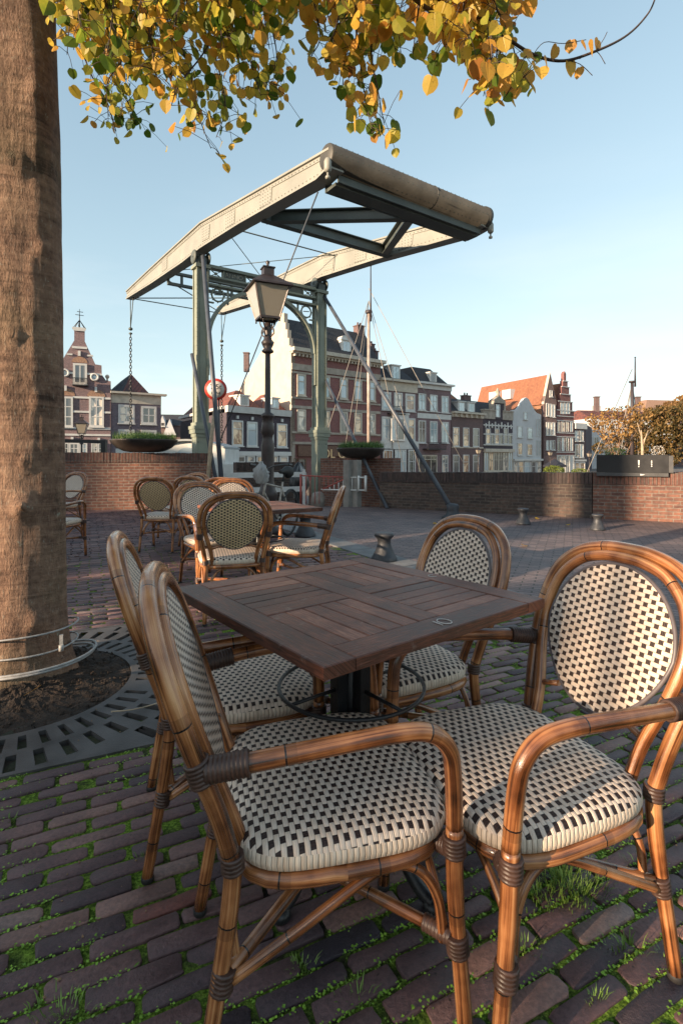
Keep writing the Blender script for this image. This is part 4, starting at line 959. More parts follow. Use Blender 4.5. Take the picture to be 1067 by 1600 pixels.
for side in (0, 1):
    base = Lp if side == 0 else Rp; gzv = -.16 if side else -.02
    mb = MB()
    def bx(x, y, z0, z1, w, dd): mb.box(base + g3 * x + a3 * y + Z3 * ((z0 + z1) / 2), (w, dd, z1 - z0), axes=axs)
    bx(0, 0, 1.95, 5.62, .24, .24)
    for sx in (-1, 1):
        for sy in (-1, 1): bx(sx * .126, sy * .126, 1.95, 5.6, .04, .04)
        bx(sx * .122, 0, 2.2, 5.5, .010, .13); 
    for sy in (-1, 1): bx(0, sy * .122, 2.2, 5.5, .13, .010)
    for z0, z1, w in ((gzv, .42, .42), (.42, .50, .38), (.50, 1.62, .32), (1.62, 1.70, .36), (1.70, 1.80, .42), (1.80, 1.88, .45), (1.88, 1.96, .36), (5.60, 5.68, .36)): bx(0, 0, z0, z1, w, w)
    for z in (.62, 1.5): 
        for x in (-.12, .12): rivet(mb, base + g3 * x - a3 * .161 + Z3 * z, -a3, .02)
    z = 2.1
    while z < 5.5:
        for sx in (-1, 1):
            rivet(mb, base + g3 * sx * .126 - a3 * .147 + Z3 * z, -a3, .010); rivet(mb, base + g3 * sx * .147 - a3 * .126 + Z3 * z, g3 * sx, .010)
        z += .11
    po = mb.build('post', [M['green'], M['green_dk']], br); po['label'] = 'left green iron post of the gate' if side == 0 else 'right green iron post of the gate'
    # bearing block and wheel on the head
    mb = MB(); mb.box(base + Z3 * 5.76, (.20, .26, .18), axes=axs); mb.lathe([(.02, -.2), (.055, -.2), (.055, .2), (.02, .2)], base + Z3 * 5.9, 16, axis=g3)
    for o in (-.17, .17): mb.lathe([(.02, -.022), (.15, -.022), (.165, -.01), (.165, .01), (.15, .022), (.02, .022)], base + Z3 * 5.86 + g3 * o, 20, axis=g3)
    mb.build('bearing', M['green_dk'], br)
    # balance beam (plate girder, bent profile)
    prof = [(7.15, 6.92, 6.70), (4.0, 6.78, 6.36), (1.0, 6.62, 6.08), (-.3, 6.55, 6.01), (-2.5, 6.17, 5.76), (-5.35, 5.68, 5.37), (-5.7, 5.62, 5.40)]
    mb = MB(); th = .09
    for i in range(len(prof) - 1):
        (t0, a0, b0), (t1, a1, b1) = prof[i], prof[i + 1]
        for o in (0,): mb.hexa([bp(side, t0, b0, -th), bp(side, t1, b1, -th), bp(side, t1, b1, th), bp(side, t0, b0, th), bp(side, t0, a0, -th), bp(side, t1, a1, -th), bp(side, t1, a1, th), bp(side, t0, a0, th)])
        for (c0, c1, hh) in ((a0, a1, .035), (b0 - .035, b1 - .035, .035)):
            w = .135; mb.hexa([bp(side, t0, c0 + .0005, -w), bp(side, t1, c1 + .0005, -w), bp(side, t1, c1 + .0005, w), bp(side, t0, c0 + .0005, w), bp(side, t0, c0 + hh, -w), bp(side, t1, c1 + hh, -w), bp(side, t1, c1 + hh, w), bp(side, t0, c0 + hh, w)])
        # angle irons along the edges with rivets
        L_ = abs(t1 - t0); k = 0.0
        while k < L_:
            f = k / L_; tt = t0 + (t1 - t0) * f
            for e, sg in ((a0 + (a1 - a0) * f, -1), (b0 + (b1 - b0) * f, 1)):
                for o in (-1, 1): rivet(mb, bp(side, tt, e + sg * .045, o * (th + .012)), g3 * o, .016)
                rivet(mb, bp(side, tt, e - sg * .023 if sg > 0 else e + .023, -.115), Z3 if sg < 0 else -Z3, .016)
            k += .115
        for o in (-1, 1):
            for e0, e1, sg in ((a0, a1, -1), (b0, b1, 1)):
                o0, o1 = o * th, o * (th + .012); lo, hi = (-.07, 0) if sg < 0 else (0, .07)
                mb.hexa([bp(side, t0, e0 + lo, o0), bp(side, t1, e1 + lo, o0), bp(side, t1, e1 + lo, o1), bp(side, t0, e0 + lo, o1), bp(side, t0, e0 + hi - .0008, o0), bp(side, t1, e1 + hi - .0008, o0), bp(side, t1, e1 + hi - .0008, o1), bp(side, t0, e0 + hi - .0008, o1)])
    # splice plates with rivet fields
    for t0 in (-3.6, -2.0, -.6, 2.6):
        for o in (-1, 1):
            zc = 6.30 + t0 * .165 if t0 < 0 else 6.36 + t0 * .05
            if t0 < 0: zc = 6.32 + t0 * .155
            p = bp(side, t0, zc, o * (th + .006)); sl = .155 if t0 < 0 else .07; A2 = (a3 + Z3 * sl).normalized(); mb.box(p, (.012, .46, .30), axes=(g3, A2, g3.cross(A2)))
            for i in range(5):
                for j in range(5): rivet(mb, p + A2 * (-.2 + .1 * i) + Z3 * (-.12 + .06 * j) + g3 * o * .006, g3 * o, .014)
    bo = mb.build('balance_beam', [M['cream'], M['rusty']], br); bo['label'] = 'near left riveted balance beam' if side == 0 else 'far right riveted balance beam'
    # hanger and chain at the far end
    mb = MB(); e = bp(side, 7.0, 6.62); ln = 4.75 if side == 0 else 4.9
    for o in (-.02, .25):
        q = bp(side, 7.0 - o * 1.6, 6.64); mb.tube([q, e - Z3 * .95], .016, 6)
    mb.lathe([(.03, 0), (.07, .03), (.07, .08), (.03, .11)], e - Z3 * 1.06, 10); mb.lathe([(.03, 0), (.06, .02), (.06, .05), (.03, .07)], e - Z3 * 1.2, 10); mb.build('hanger', M['green_dk'], bo)
    mb = MB(); z = e.z - 1.25; k = 0
    while z > e.z - ln:
        X_ = g3 if k % 2 else a3; mb.torus((e.x, e.y, z), .036, .014, X=X_, Y=Z3, n=10, m=5, sy=1.7); z -= .098; k += 1
    mb.build('chain', M['black_paint'], bo)
# counterweight drum across the near ends with its trough
mb = MB(); c0 = bp(0, -5.62, 5.56, -.13); Lc = 3.325 + .22; r = .185
prof = [(.02, 0), (.17, 0), (r, .02), (r, Lc - .12), (r + .02, Lc - .11), (r + .02, Lc - .03), (.17, Lc), (.02, Lc)]
mb.lathe(prof, c0, 32, axis=g3)
for k in range(70):
    for an in (20, 75, 130, 185, 240): 
        if (k + an) % 2 == 0: continue
        v = a3 * math.cos(R(an)) + Z3 * math.sin(R(an)); rivet(mb, c0 + g3 * (.05 + k * .05) + v * r, v, .013)
mb.torus(c0 + g3 * (Lc * .6), r, .009, X=a3, Y=Z3, n=32, m=6); mb.build('counterweight', [M['rusty'], M['green_dk']], br)
mb = MB(); mb.bar(bp(0, -5.42, 5.26, .1), bp(1, -5.42, 5.26, -.05), .24, .05, up=Z3); mb.bar(bp(0, -5.26, 5.32, .1), bp(1, -5.26, 5.32, -.05), .03, .16); mb.bar(bp(0, -5.60, 5.31, .1), bp(1, -5.60, 5.31, -.05), .03, .11); mb.build('trough', M['green_dk'], br)
for sd, o in ((0, -.16), (1, .10)):
    mb = MB(); q = bp(sd, -5.72, 5.30, o); mb.lathe([(.03, -.03), (.055, 0), (.055, .13), (.035, .17)], q, 12); mb.lathe([(.01, -.13), (.035, -.12), (.035, -.09), (.015, -.08), (.015, -.03)], q, 10); mb.build('bumper', M['cream'], br)
# cross bracing between the beams
def ibeam(p0, p1, w=.16, h=.18):
    d = (Vector(p1) - Vector(p0)).normalized(); X_ = d.cross(Z3).normalized(); Y_ = X_.cross(d); p0 = Vector(p0); p1 = Vector(p1); c = (p0 + p1) / 2; ln = (p1 - p0).length
    mb = MB(); mb.box(c, (.02, ln, h), axes=(X_, d, Y_)); mb.box(c + Y_ * (h / 2 + .009), (w, ln, .017), axes=(X_, d, Y_)); mb.box(c - Y_ * (h / 2 + .009), (w, ln, .017), axes=(X_, d, Y_)); mb.build('cross_brace', M['green_dk'], br)
ibeam(bp(0, -3.1, 5.72, .1), bp(1, -3.1, 5.72, -.1)); ibeam(bp(0, -3.0, 5.75, .2), bp(0, -5.25, 5.36, 1.75)); ibeam(bp(1, -3.0, 5.75, -.2), bp(0, -5.25, 5.36, 1.85))
mb = MB()
for s0, s1 in ((-.9, -.9), (-1.0, 2.6), (2.6, -1.0)): mb.tube([bp(0, s0, 6.35, .1), bp(1, s1, 6.35, -.1)], .016 if s0 == s1 else .010, 6)
for s0, s1 in ((7.0, 7.0), (6.9, 3.2), (3.2, 6.9)): mb.tube([bp(0, s0, 6.68 if s0 > 5 else 6.3, .1), bp(1, s1, 6.68 if s1 > 5 else 6.3, -.1)], .018, 6)
mb.build('tie_bars', M['green_dk'], br)
mb = MB()
for z in (6.12, 6.44): mb.bar(bp(0, 3.0, z, .1), bp(1, 3.0, z, -.1), .12, .07)
for k in range(9): mb.box(bp(0, 3.0, 6.28, .12 + k * .385), (.07, .05, .26), axes=axs)
mb.build('cross_girder', M['green_dk'], br)
# gate: top girder, arch and roundels
mb = MB(); W = 3.325; e0, e1 = .16, W - .16
for z, h in ((5.70, .07), (5.46, .045), (5.27, .05)): mb.bar(bp(0, 0, z, e0), bp(0, 0, z, e1), .20, h)
for k in (.19, .55, 1.12, 1.48, 1.85, 2.21, 2.78, 3.135): mb.box(bp(0, 0, 5.57, k), (.03, .12, .20), axes=axs)
for k in (.37, 1.30, 2.03, 2.96):
    for sx in (-1, 1): mb.bar(bp(0, 0, 5.48, k - sx * .16), bp(0, 0, 5.66, k + sx * .16), .03, .014)
    mb.lathe([(.035, -.02), (.035, .02)], bp(0, 0, 5.57, k), 8, axis=a3)
mb.box(bp(0, -.02, 5.62, W / 2), (.22, .15, .34), axes=axs)
mb.build('girder', M['green'], br)
for cx_, tx in ((.835, 'ANNO.'), (2.495, '1892')):
    pass
mb = MB(); mb.box(bp(0, -.03, 5.57, .835), (.55, .03, .18), axes=axs); pl = mb.build('name_plate', M['green_dk'], br)
M['letter'] = simple('pale_letter_paint', (.32, .30, .24), .6)
text_mb('ANNO.', .155, bp(0, -.05, 5.57, .835), g3, Z3, M['letter'], 'lettering', pl, .006)
mb = MB(); mb.box(bp(0, -.03, 5.57, 2.495), (.55, .03, .18), axes=axs); mb.build('name_plate', M['green_dk'], br)
mb = MB(); rx, rz, zc = 1.45, 1.32, 3.95; n = 28; w = .10
for k in range(n):
    a0, a1 = math.pi * k / n, math.pi * (k + 1) / n; q = []
    for aa in (a0, a1):
        for rr_ in (0, w): q.append((W / 2 + math.cos(aa) * (rx + rr_ * .6), zc + math.sin(aa) * (rz + rr_)))
    def f(i, o): return bp(0, o, q[i][1], min(max(q[i][0], .155), W - .155))
    mb.hexa([f(0, -.09), f(1, -.09), f(1, .09), f(0, .09), f(2, -.09), f(3, -.09), f(3, .09), f(2, .09)])
for sx in (0, 1):
    xx = .165 if sx == 0 else W - .165
    mb.box(bp(0, 0, 3.55, xx), (.05, .16, .9), axes=axs)
mb.build('arch', M['green'], br)
for xx in (.42, W - .42):
    mb = MB(); mb.torus(bp(0, 0, 5.06, xx), .15, .022, X=g3, Y=Z3, n=24, m=6); mb.tube([bp(0, 0, 5.06, xx - .09), bp(0, 0, 5.08, xx + .09)], .012, 6)
    for an in range(0, 360, 45): mb.tube([bp(0, 0, 5.06 + .15 * math.sin(R(an)), xx + .15 * math.cos(R(an))), bp(0, 0, 5.06 + .19 * math.sin(R(an)), xx + .19 * math.cos(R(an)))], .014, 5)
    sg = 1 if xx < 1 else -1
    mb.bar(bp(0, 0, 4.86, xx - .23 * sg), bp(0, 0, 4.86, xx - .10 * sg), .06, .03); mb.box(bp(0, 0, 5.06, xx + .26 * sg), (.03, .06, .38), axes=axs); mb.build('roundel', M['green'], br)
# struts
def strut(p0, p1, r, label, foot=True):
    mb = MB(); mb.tube([p0, p1], r, 12); o = mb.build('tie_rod', M['rod'], br); o['label'] = label
    if foot:
        mb = MB(); mb.lathe([(.20, 0), (.20, .035), (.13, .06), (.105, .16), (.12, .24), (.09, .27), (.02, .28)], (p1[0], p1[1], gz(p1[1])), 20); mb.build('rod_foot', M['bollard'], o)
strut(Rp + Z3 * 5.65 + g3 * .1, Vector((2.07, 9.67, .15)), .045, 'long rod from the right post down to a bollard-like foot')
q = P(605, 794, 11.5); strut(Rp + Z3 * 3.35 + g3 * .15, Vector((q.x, q.y, 0)), .04, 'short rod from the right post', False)
q = P(350, 800, 10.85); strut(Lp + Z3 * 5.85 - a3 * .2 - g3 * .02, Vector((q.x, q.y, .05)), .050, 'long rod from the left post')
q = P(347, 792, 11.1); strut(P(300, 553, 12.05), Vector((q.x, q.y, 0)), .040, 'short rod from the left post', False)
mb = MB(); mb.tube([bp(0, -5.2, 5.25), P(344, 690, 12.2)], .012, 6); mb.build('stay_cable', M['rod'], br)
M['dateplate'] = simple('green_shield', (.03, .14, .11), .4)
mb = MB(); mb.box(bp(0, -.12, 5.66, W / 2 - .02), (.16, .02, .26), axes=axs); mb.build('shield', M['dateplate'], br)

# ------------------------------------------------------------------ small things near the bridge
M['old_wood'] = simple('pale_weathered_wood', (.42, .32, .22), .75, .3, 12, .003, 60)
mb = MB(); p0 = P(322, 790, 11.2); p0.z = 0; mb.tube([p0, P(330, 690, 11.4), P(336, 636, 11.6)], [.055, .045, .03], 10); tag(mb.build('wooden_pole', M['old_wood']), 'pale wooden pole leaning beside the left post, against the end of the brick wall', 'pole')
M['sign_red'] = simple('sign_red', (.50, .045, .03), .4, .1); M['sign_white'] = simple('sign_white', (.62, .56, .50), .45, .1)
sg = thing('road_sign', 'round red rimmed weight limit sign reading 2.5 t beside the left post', 'road sign', tuple(P(337, 608, 11.85)))
c = P(337.5, 608.5, 11.85); nn = Vector((.0, -1, 0)) ; nn = Vector((.18, -.98, 0)).normalized(); X_ = Vector((.98, .18, 0)).normalized()
mb = MB(); mb.lathe([(.01, 0), (.25, 0), (.25, .012), (.01, .012)], c, 40, axis=nn); mb.build('rim', M['sign_red'], sg)
mb = MB(); mb.lathe([(.01, .0125), (.19, .0125), (.19, .016), (.01, .016)], c, 40, axis=nn); fc = mb.build('face', M['sign_white'], sg)
text_mb('2.5t', .165, c + nn * .019 + Z3 * .055, X_, Z3, M['black_paint'], 'lettering', fc, .002)
mb = MB()
def sq(x, z, w, h): mb.box(c + X_ * x + Z3 * z + nn * .018, (w, .004, h), axes=(X_, nn, Z3))
sq(0, -.085, .17, .014); sq(-.085, -.085, .022, .055); sq(.085, -.085, .022, .055); sq(0, -.07, .05, .03); sq(0, -.045, .016, .045)
mb.build('axle_symbol', M['black_paint'], fc)
mb = MB(); mb.tube([(c.x + .06, c.y + .04, c.z - .2), (c.x + .10, c.y + .04, .1)], .02, 8); mb.build('pole', M['dark_grey'], sg)
# white rails closing the bridge
wr = thing('barrier_rail', 'two white planks closing off the bridge between the gate posts', 'barrier', tuple(P(410, 780, 13.0)))
for py in (743, 767):
    mb = MB(); a_, b_ = P(338, py, 12.75), P(478, py - (.6 if py > 750 else 1), 13.6); b_.z = a_.z; mb.bar(a_, b_, .04, .13); mb.build('plank', M['white_paint'], wr)
for px, d in ((345, 12.85), (475, 13.55)):
    mb = MB(); q = P(px, 750, d); mb.box((q.x, q.y, .35), (.07, .07, .95)); mb.build('rail_post', M['white_paint'], wr)
rr = thing('railing', 'small red and white painted railing between the right post and the brick pier', 'railing', tuple(P(500, 785, 12.6)))
M['rail_red'] = simple('faded_red_paint', (.42, .09, .07), .55, .3)
def rp(px, py): return P(px, py, 12.45 - (px - 470) * .0045)
mb = MB(); mb.tube([rp(470, 743), rp(545, 746)], .016, 6); mb.tube([rp(470, 741), rp(470, 788)], .028, 6); mb.tube([rp(502, 766), rp(545, 745)], .018, 6)
for px in range(478, 530, 7): mb.tube([rp(px, 743), rp(px, 765 if px > 500 else 787)], .009, 5)
mb.build('red_part', M['rail_red'], rr)
mb = MB(); mb.tube([rp(545, 746), rp(571, 746)], .018, 6); mb.tube([rp(502, 765), rp(571, 766)], .018, 6); mb.tube([rp(571, 743), rp(571, 768)], .03, 6); mb.tube([rp(560, 743), rp(560, 768)], .025, 6)
for px in range(508, 560, 7): mb.tube([rp(px, 746 if px > 545 else 766 - (px - 502) * .47), rp(px, 766)], .011, 5)
mb.build('white_part', M['white_paint'], rr)
M['stone'] = simple('pale_rough_stone', (.30, .26, .23), .85, .35, 8, .01, 30)
mb = MB(); q = P(497, 788, 12.55); mb.lathe([(.17, -.05), (.17, .1), (.155, .2), (.13, .27), (.06, .305), (.0, .31)], (q.x, q.y, q.z), 16)
for v in mb.v: v += Vector((noise.noise(v * 6), noise.noise(v * 6 + Vector((5, 0, 0))), 0)) * .03
tag(mb.build('guard_stone', M['stone']), 'short rounded pale stone at the foot of the right green post', 'stone')
# tarpaulin covered scooter
sc = thing('covered_scooter', 'scooter under a black cover behind the white rails, left of the right post', 'scooter', tuple(P(467, 790, 14.6)))
M['tarp'] = simple('black_tarpaulin', (.02, .02, .022), .35, .3, 6); M['grey_plastic'] = simple('grey_plastic_body', (.30, .29, .27), .5, .3, 10)
mb = MB(); c = P(467, 788, 14.6); N = 28; prof = [(.30, .38), (.34, .55), (.30, .8), (.20, .98), (.10, 1.10), (.02, 1.17)]
for i, (r_, z) in enumerate(prof):
    for k in range(N):
        a = 2 * math.pi * k / N; q = r_ * (1 + .16 * math.sin(5 * a + i) + .12 * noise.noise(Vector((math.cos(a) * 2, math.sin(a) * 2, z * 4)))); mb.v.append(Vector((c.x + math.cos(a) * q * .75, c.y + math.sin(a) * q * 1.5, c.z + z + .04 * math.sin(4 * a))))
for i in range(len(prof) - 1):
    for k in range(N): k2 = (k + 1) % N; mb.face((i * N + k, i * N + k2, (i + 1) * N + k2, (i + 1) * N + k), ((0, 0),) * 4, 0, True)
mb.build('cover', M['tarp'], sc)
mb = MB(); mb.box((c.x, c.y + .1, c.z + .3), (.26, .7, .22)); mb.box((c.x, c.y - .32, c.z + .45), (.24, .08, .35)); mb.build('body', M['grey_plastic'], sc)
for dy in (-.52, .52):
    mb = MB(); mb.torus((c.x, c.y + dy, c.z + .23), .19, .05, X=(0, 1, 0), Y=(0, 0, 1)); mb.lathe([(.02, -.03), (.12, -.03), (.12, .03), (.02, .03)], (c.x, c.y + dy, c.z + .23), 14, axis=(1, 0, 0)); mb.build('wheel', M['black_paint'], sc)

# ------------------------------------------------------------------ street lamps
M['lamp_iron'] = simple('brown_black_iron', (.048, .036, .036), .42, .35, 9, .002, 70, metal=.2)
lg_ = Mat('frosted_lamp_glass', (.40, .35, .28), .35, spec=.5); lg_.b.inputs['Transmission Weight'].default_value = .35; M['lamp_glass'] = lg_.m
def street_lamp(base, label, s=1.0, rot=.5, zoff=0):
    t = thing('street_lamp', label, 'street lamp', tuple(base), 'lantern street lamps'); bx_, by_, bz = base
    def pz(z): return bz + z * s
    mb = MB(); mb.lathe([(r_ * s, z * s) for r_, z in [(.17, 0), (.17, .10), (.13, .14), (.13, .55), (.15, .60), (.12, .66), (.09, .8), (.092, 1.2), (.098, 1.3), (.075, 1.40), (.075, 1.45), (.10, 1.50), (.085, 1.62), (.07, 1.70), (.095, 1.72), (.095, 1.76), (.044, 1.79), (.041, 2.35), (.036, 2.78)]], base, 20)
    mb.lathe([(r_ * s, z * s) for r_, z in [(.048, 2.64), (.085, 2.66), (.085, 2.68), (.055, 2.71), (.08, 2.76), (.095, 2.80), (.06, 2.84), (.045, 2.92), (.06, 3.0), (.045, 3.08)]], base, 16)
    for k in range(4):
        a = rot + k * math.pi / 2 + .78; c_, s__ = math.cos(a), math.sin(a)
        mb.tube(crom([(bx_ + c_ * .05 * s, by_ + s__ * .05 * s, pz(2.88)), (bx_ + c_ * .10 * s, by_ + s__ * .10 * s, pz(2.93)), (bx_ + c_ * .085 * s, by_ + s__ * .085 * s, pz(3.0)), (bx_ + c_ * .05 * s, by_ + s__ * .05 * s, pz(2.97))], 4), .011 * s, 6)
        mb.tube(crom([(bx_ + c_ * .04 * s, by_ + s__ * .04 * s, pz(3.0)), (bx_ + c_ * .10 * s, by_ + s__ * .10 * s, pz(3.03)), (bx_ + c_ * .13 * s, by_ + s__ * .13 * s, pz(3.10)), (bx_ + c_ * .13 * s, by_ + s__ * .13 * s, pz(3.14))], 4), .010 * s, 6)
    mb.build('pole', M['lamp_iron'], t)
    def ring(h, z): return [Vector((bx_ + math.cos(rot + k * math.pi / 2 + math.pi / 4) * h * 1.4142 * s, by_ + math.sin(rot + k * math.pi / 2 + math.pi / 4) * h * 1.4142 * s, pz(z))) for k in range(4)]
    lo, hi, cp, ct = ring(.135, 3.14), ring(.245, 3.58), ring(.295, 3.575), ring(.078, 3.76)
    mb = MB(); 
    for k in range(4):
        k2 = (k + 1) % 4; mb.bar(lo[k], hi[k], .022 * s, .022 * s); mb.bar(lo[k], lo[k2], .03 * s, .03 * s); mb.bar(hi[k], hi[k2], .02 * s, .02 * s); mb.tube([lo[k], lo[k] - Z3 * .05 * s], .012 * s, 6)
    fr_ = mb.build('lantern_frame', M['lamp_iron'], t)
    for k in range(4):
        k2 = (k + 1) % 4; mb = MB(); cc = (lo[k] + lo[k2] + hi[k] + hi[k2]) / 4; n_2 = (cc - Vector((bx_, by_, cc.z))).normalized() * .004 * s; mb.prism([p.lerp(cc, .03) for p in (lo[k], lo[k2], hi[k2], hi[k])], n_2); mb.build('pane', M['lamp_glass'], fr_)
    mb = MB(); b = len(mb.v); mb.v += cp + ct + ring(.285, 3.60)
    mb.face((3, 2, 1, 0)); 
    for k in range(4): k2 = (k + 1) % 4; mb.face((k, k2, 8 + k2, 8 + k)); mb.face((8 + k, 8 + k2, 4 + k2, 4 + k))
    mb.box((bx_, by_, pz(3.80)), (.15 * s, .15 * s, .13 * s), rot); mb.box((bx_, by_, pz(3.872)), (.18 * s, .18 * s, .016 * s), rot); mb.lathe([(.05 * s, 0), (.02 * s, .03 * s), (.018 * s, .05 * s), (.032 * s, .075 * s), (.02 * s, .10 * s), (.0, .11 * s)], (bx_, by_, pz(3.88)), 12)
    mb.build('lantern_roof', M['lamp_iron'], t); return t
street_lamp((-1.065, 7.5, 0), 'tall old fashioned street lamp with a big square lantern in front of the bridge gate', 1.0, .42)
def lamp_at(px, pytop, d, s, label):
    p = P(px, pytop, d); street_lamp((p.x, p.y, p.z - 3.99 * s), label, s, .3)
lamp_at(128, 648, 22, .93, 'small black street lamp beyond the left wall, in front of the gabled house')
lamp_at(747, 698, 52, .80, 'tiny distant street lamp before the low brown brick house')
lamp_at(859, 702, 58, .80, 'tiny distant street lamp beside the dark umbrella by the white house')
lamp_at(920, 704, 58, .80, 'tiny distant street lamp just left of the black box planter')

# ------------------------------------------------------------------ bicycle with a plastic bag
bk = thing('bicycle', 'bicycle leaning on the street lamp with a plastic bag on its handlebar', 'bicycle', (-1.0, 7.1, 0))
M['bike'] = simple('scuffed_bike_paint', (.34, .30, .26), .45, .4, 20); M['rubber'] = simple('tyre_rubber', (.02, .02, .02), .7)
Bd = Vector((-.30, -.954, 0)).normalized(); Bs = Vector((-Bd.y, Bd.x, 0)); lean = (Z3 + Bs * .06).normalized(); O = Vector((-.77, 7.5, 0))
def bq(f_, z, o=0): return O + Bd * f_ + lean * z + Bs * o
for f_ in (0, 1.05):
    mb = MB(); mb.torus(bq(f_, .345), .325, .019, X=Bd, Y=lean, n=36, m=8); w_ = mb.build('wheel', M['rubber'], bk)
    mb = MB(); mb.torus(bq(f_, .345), .305, .008, X=Bd, Y=lean, n=36, m=5)
    for k in range(18): mb.tube([bq(f_, .345), bq(f_ + .305 * math.cos(k * .349), .345 + .305 * math.sin(k * .349))], .0013, 3)
    mb.lathe([(.02, -.04), (.02, .04)], bq(f_, .345), 8, axis=Bs); mb.build('spokes', M['dark_grey'], w_)
mb = MB()
for a_, b_ in (((0, .345), (.42, .30)), ((.42, .30), (.30, .80)), ((0, .345), (.32, .70)), ((.32, .72), (.84, .80)), ((.42, .30), (.86, .68)), ((.83, .86), (.90, .62)), ((.90, .62), (1.05, .345))): mb.tube([bq(*a_), bq(*b_)], .014, 8)
mb.build('frame', M['bike'], bk)
mb = MB(); mb.tube(crom([bq(.66, 1.04, .27), bq(.78, 1.05, .25), bq(.86, 1.03, .12), bq(.83, .99, 0), bq(.86, 1.03, -.12), bq(.78, 1.05, -.25), bq(.66, 1.04, -.27)], 4), .011, 8); mb.tube([bq(.83, .99), bq(.83, .84)], .014, 8); hb = mb.build('handlebar', M['dark_grey'], bk)
for o in (.265, -.265): mb = MB(); mb.tube([bq(.64, 1.04, o), bq(.76, 1.05, o * .97)], .017, 8); mb.build('grip', M['rubber'], hb)
mb = MB(); mb.tube(crom([bq(.12, .93), bq(.22, .95), bq(.42, .94)], 4), [.09, .085, .08, .075, .06, .045, .035, .03, .02], 10); mb.tube([bq(.26, .93), bq(.30, .78)], .013, 8); mb.build('saddle', M['rubber'], bk)
bgm = Mat('clear_plastic_bag', (.85, .85, .85), .25, spec=.7); bgm.b.inputs['Alpha'].default_value = .8; bgm.bump(bgm.noise(28, 6, rough=.75, dist=1.5), .09); M['bag'] = bgm.m
mb = MB(); c = bq(.93, .93, -.03); N = 26; prof = [(.02, .16), (.025, .13), (.05, .10), (.08, .06), (.09, .02), (.09, -.02), (.08, -.06), (.07, -.09), (.05, -.12), (.01, -.13)]
for i, (r_, z) in enumerate(prof):
    for k in range(N):
        a = 2 * math.pi * k / N; q = r_ * (1 + .5 * noise.noise(Vector((math.cos(a) * 2.5, math.sin(a) * 2.5, z * 22))) + .25 * noise.noise(Vector((math.cos(a) * 6, math.sin(a) * 6, z * 50)))); mb.v.append(c + Vector((math.cos(a) * q, math.sin(a) * q, z)))
for i in range(len(prof) - 1):
    for k in range(N): k2 = (k + 1) % N; mb.face((i * N + k, i * N + k2, (i + 1) * N + k2, (i + 1) * N + k), ((0, 0),) * 4, 0, True)
tag(mb.build('plastic_bag', M['bag']), 'crumpled translucent plastic bag pulled over the bicycle handlebar', 'bag')
# black frame behind the left wall
fr = thing('timber_frame', 'low black timber frame standing behind the left wall by the tree', 'frame', tuple(P(128, 730, 14.5)))
for px in (93, 163): mb = MB(); q = P(px, 700, 14.5); mb.box((q.x, q.y, .75), (.13, .13, 1.7)); mb.build('upright', M['black_paint'], fr)
mb = MB(); mb.bar(P(91, 688.5, 14.55), P(167, 690.5, 14.55), .12, .10); mb.build('crossbeam', M['black_paint'], fr)

# ------------------------------------------------------------------ boats
M['boat_white'] = simple('boat_white_paint', (.60, .60, .58), .45, .15, 3); M['boat_roof'] = simple('grey_boat_roof', (.30, .32, .33), .6, .2, 3)
M['mast'] = simple('varnished_mast', (.36, .29, .25), .35, .3, 6); M['mast_dark'] = simple('dark_mast', (.05, .04, .045), .5, .3, 6); M['rope'] = simple('rope', (.30, .27, .24), .8)
M['warm_glass'] = None
hbt = thing('houseboat', 'white cabined boat with an arched window moored behind the left post', 'boat', (-5.1, 19, -2.1))
def hexp(pts, back, z0, z1): pass
c = Vector((-5.2, 19.2)); mb = MB()
for (x0, x1, z0, z1, y0, y1) in ((-8.3, -3.9, -2.3, .9, 18.6, 21.6),): mb.hexa([(x0 + .5, y0, z0), (x1 - .5, y0, z0), (x1 - .5, y1, z0), (x0 + .5, y1, z0), (x0, y0 - .2, z1), (x1, y0 - .2, z1), (x1, y1 + .2, z1), (x0, y1 + .2, z1)])
mb.build('hull', M['boat_white'], hbt)
mb = MB(); pr = [(-6.9, .9)] + [(-6.9 + 2.7 * k / 12, 1.30 + .42 * math.sin(math.pi * (.12 + .76 * k / 12))) for k in range(13)] + [(-4.2, .9)]
mb.prism([Vector((x, 18.7, z)) for x, z in pr], (0, 2.6, 0)); mb.prism([Vector((x, 18.62, z)) for x, z in [(-8.1, .9), (-8.1, 1.45), (-6.9, 1.62), (-6.9, .9)]], (0, 2.6, 0)); cb = mb.build('cabin', M['boat_white'], hbt)
mb = MB(); rf_ = pr[1:-1]; mb.prism([Vector((x, 18.5, z + .01)) for x, z in rf_] + [Vector((x, 18.5, z + .08)) for x, z in reversed(rf_)], (0, 3.0, 0)); mb.build('roof', M['boat_roof'], hbt)
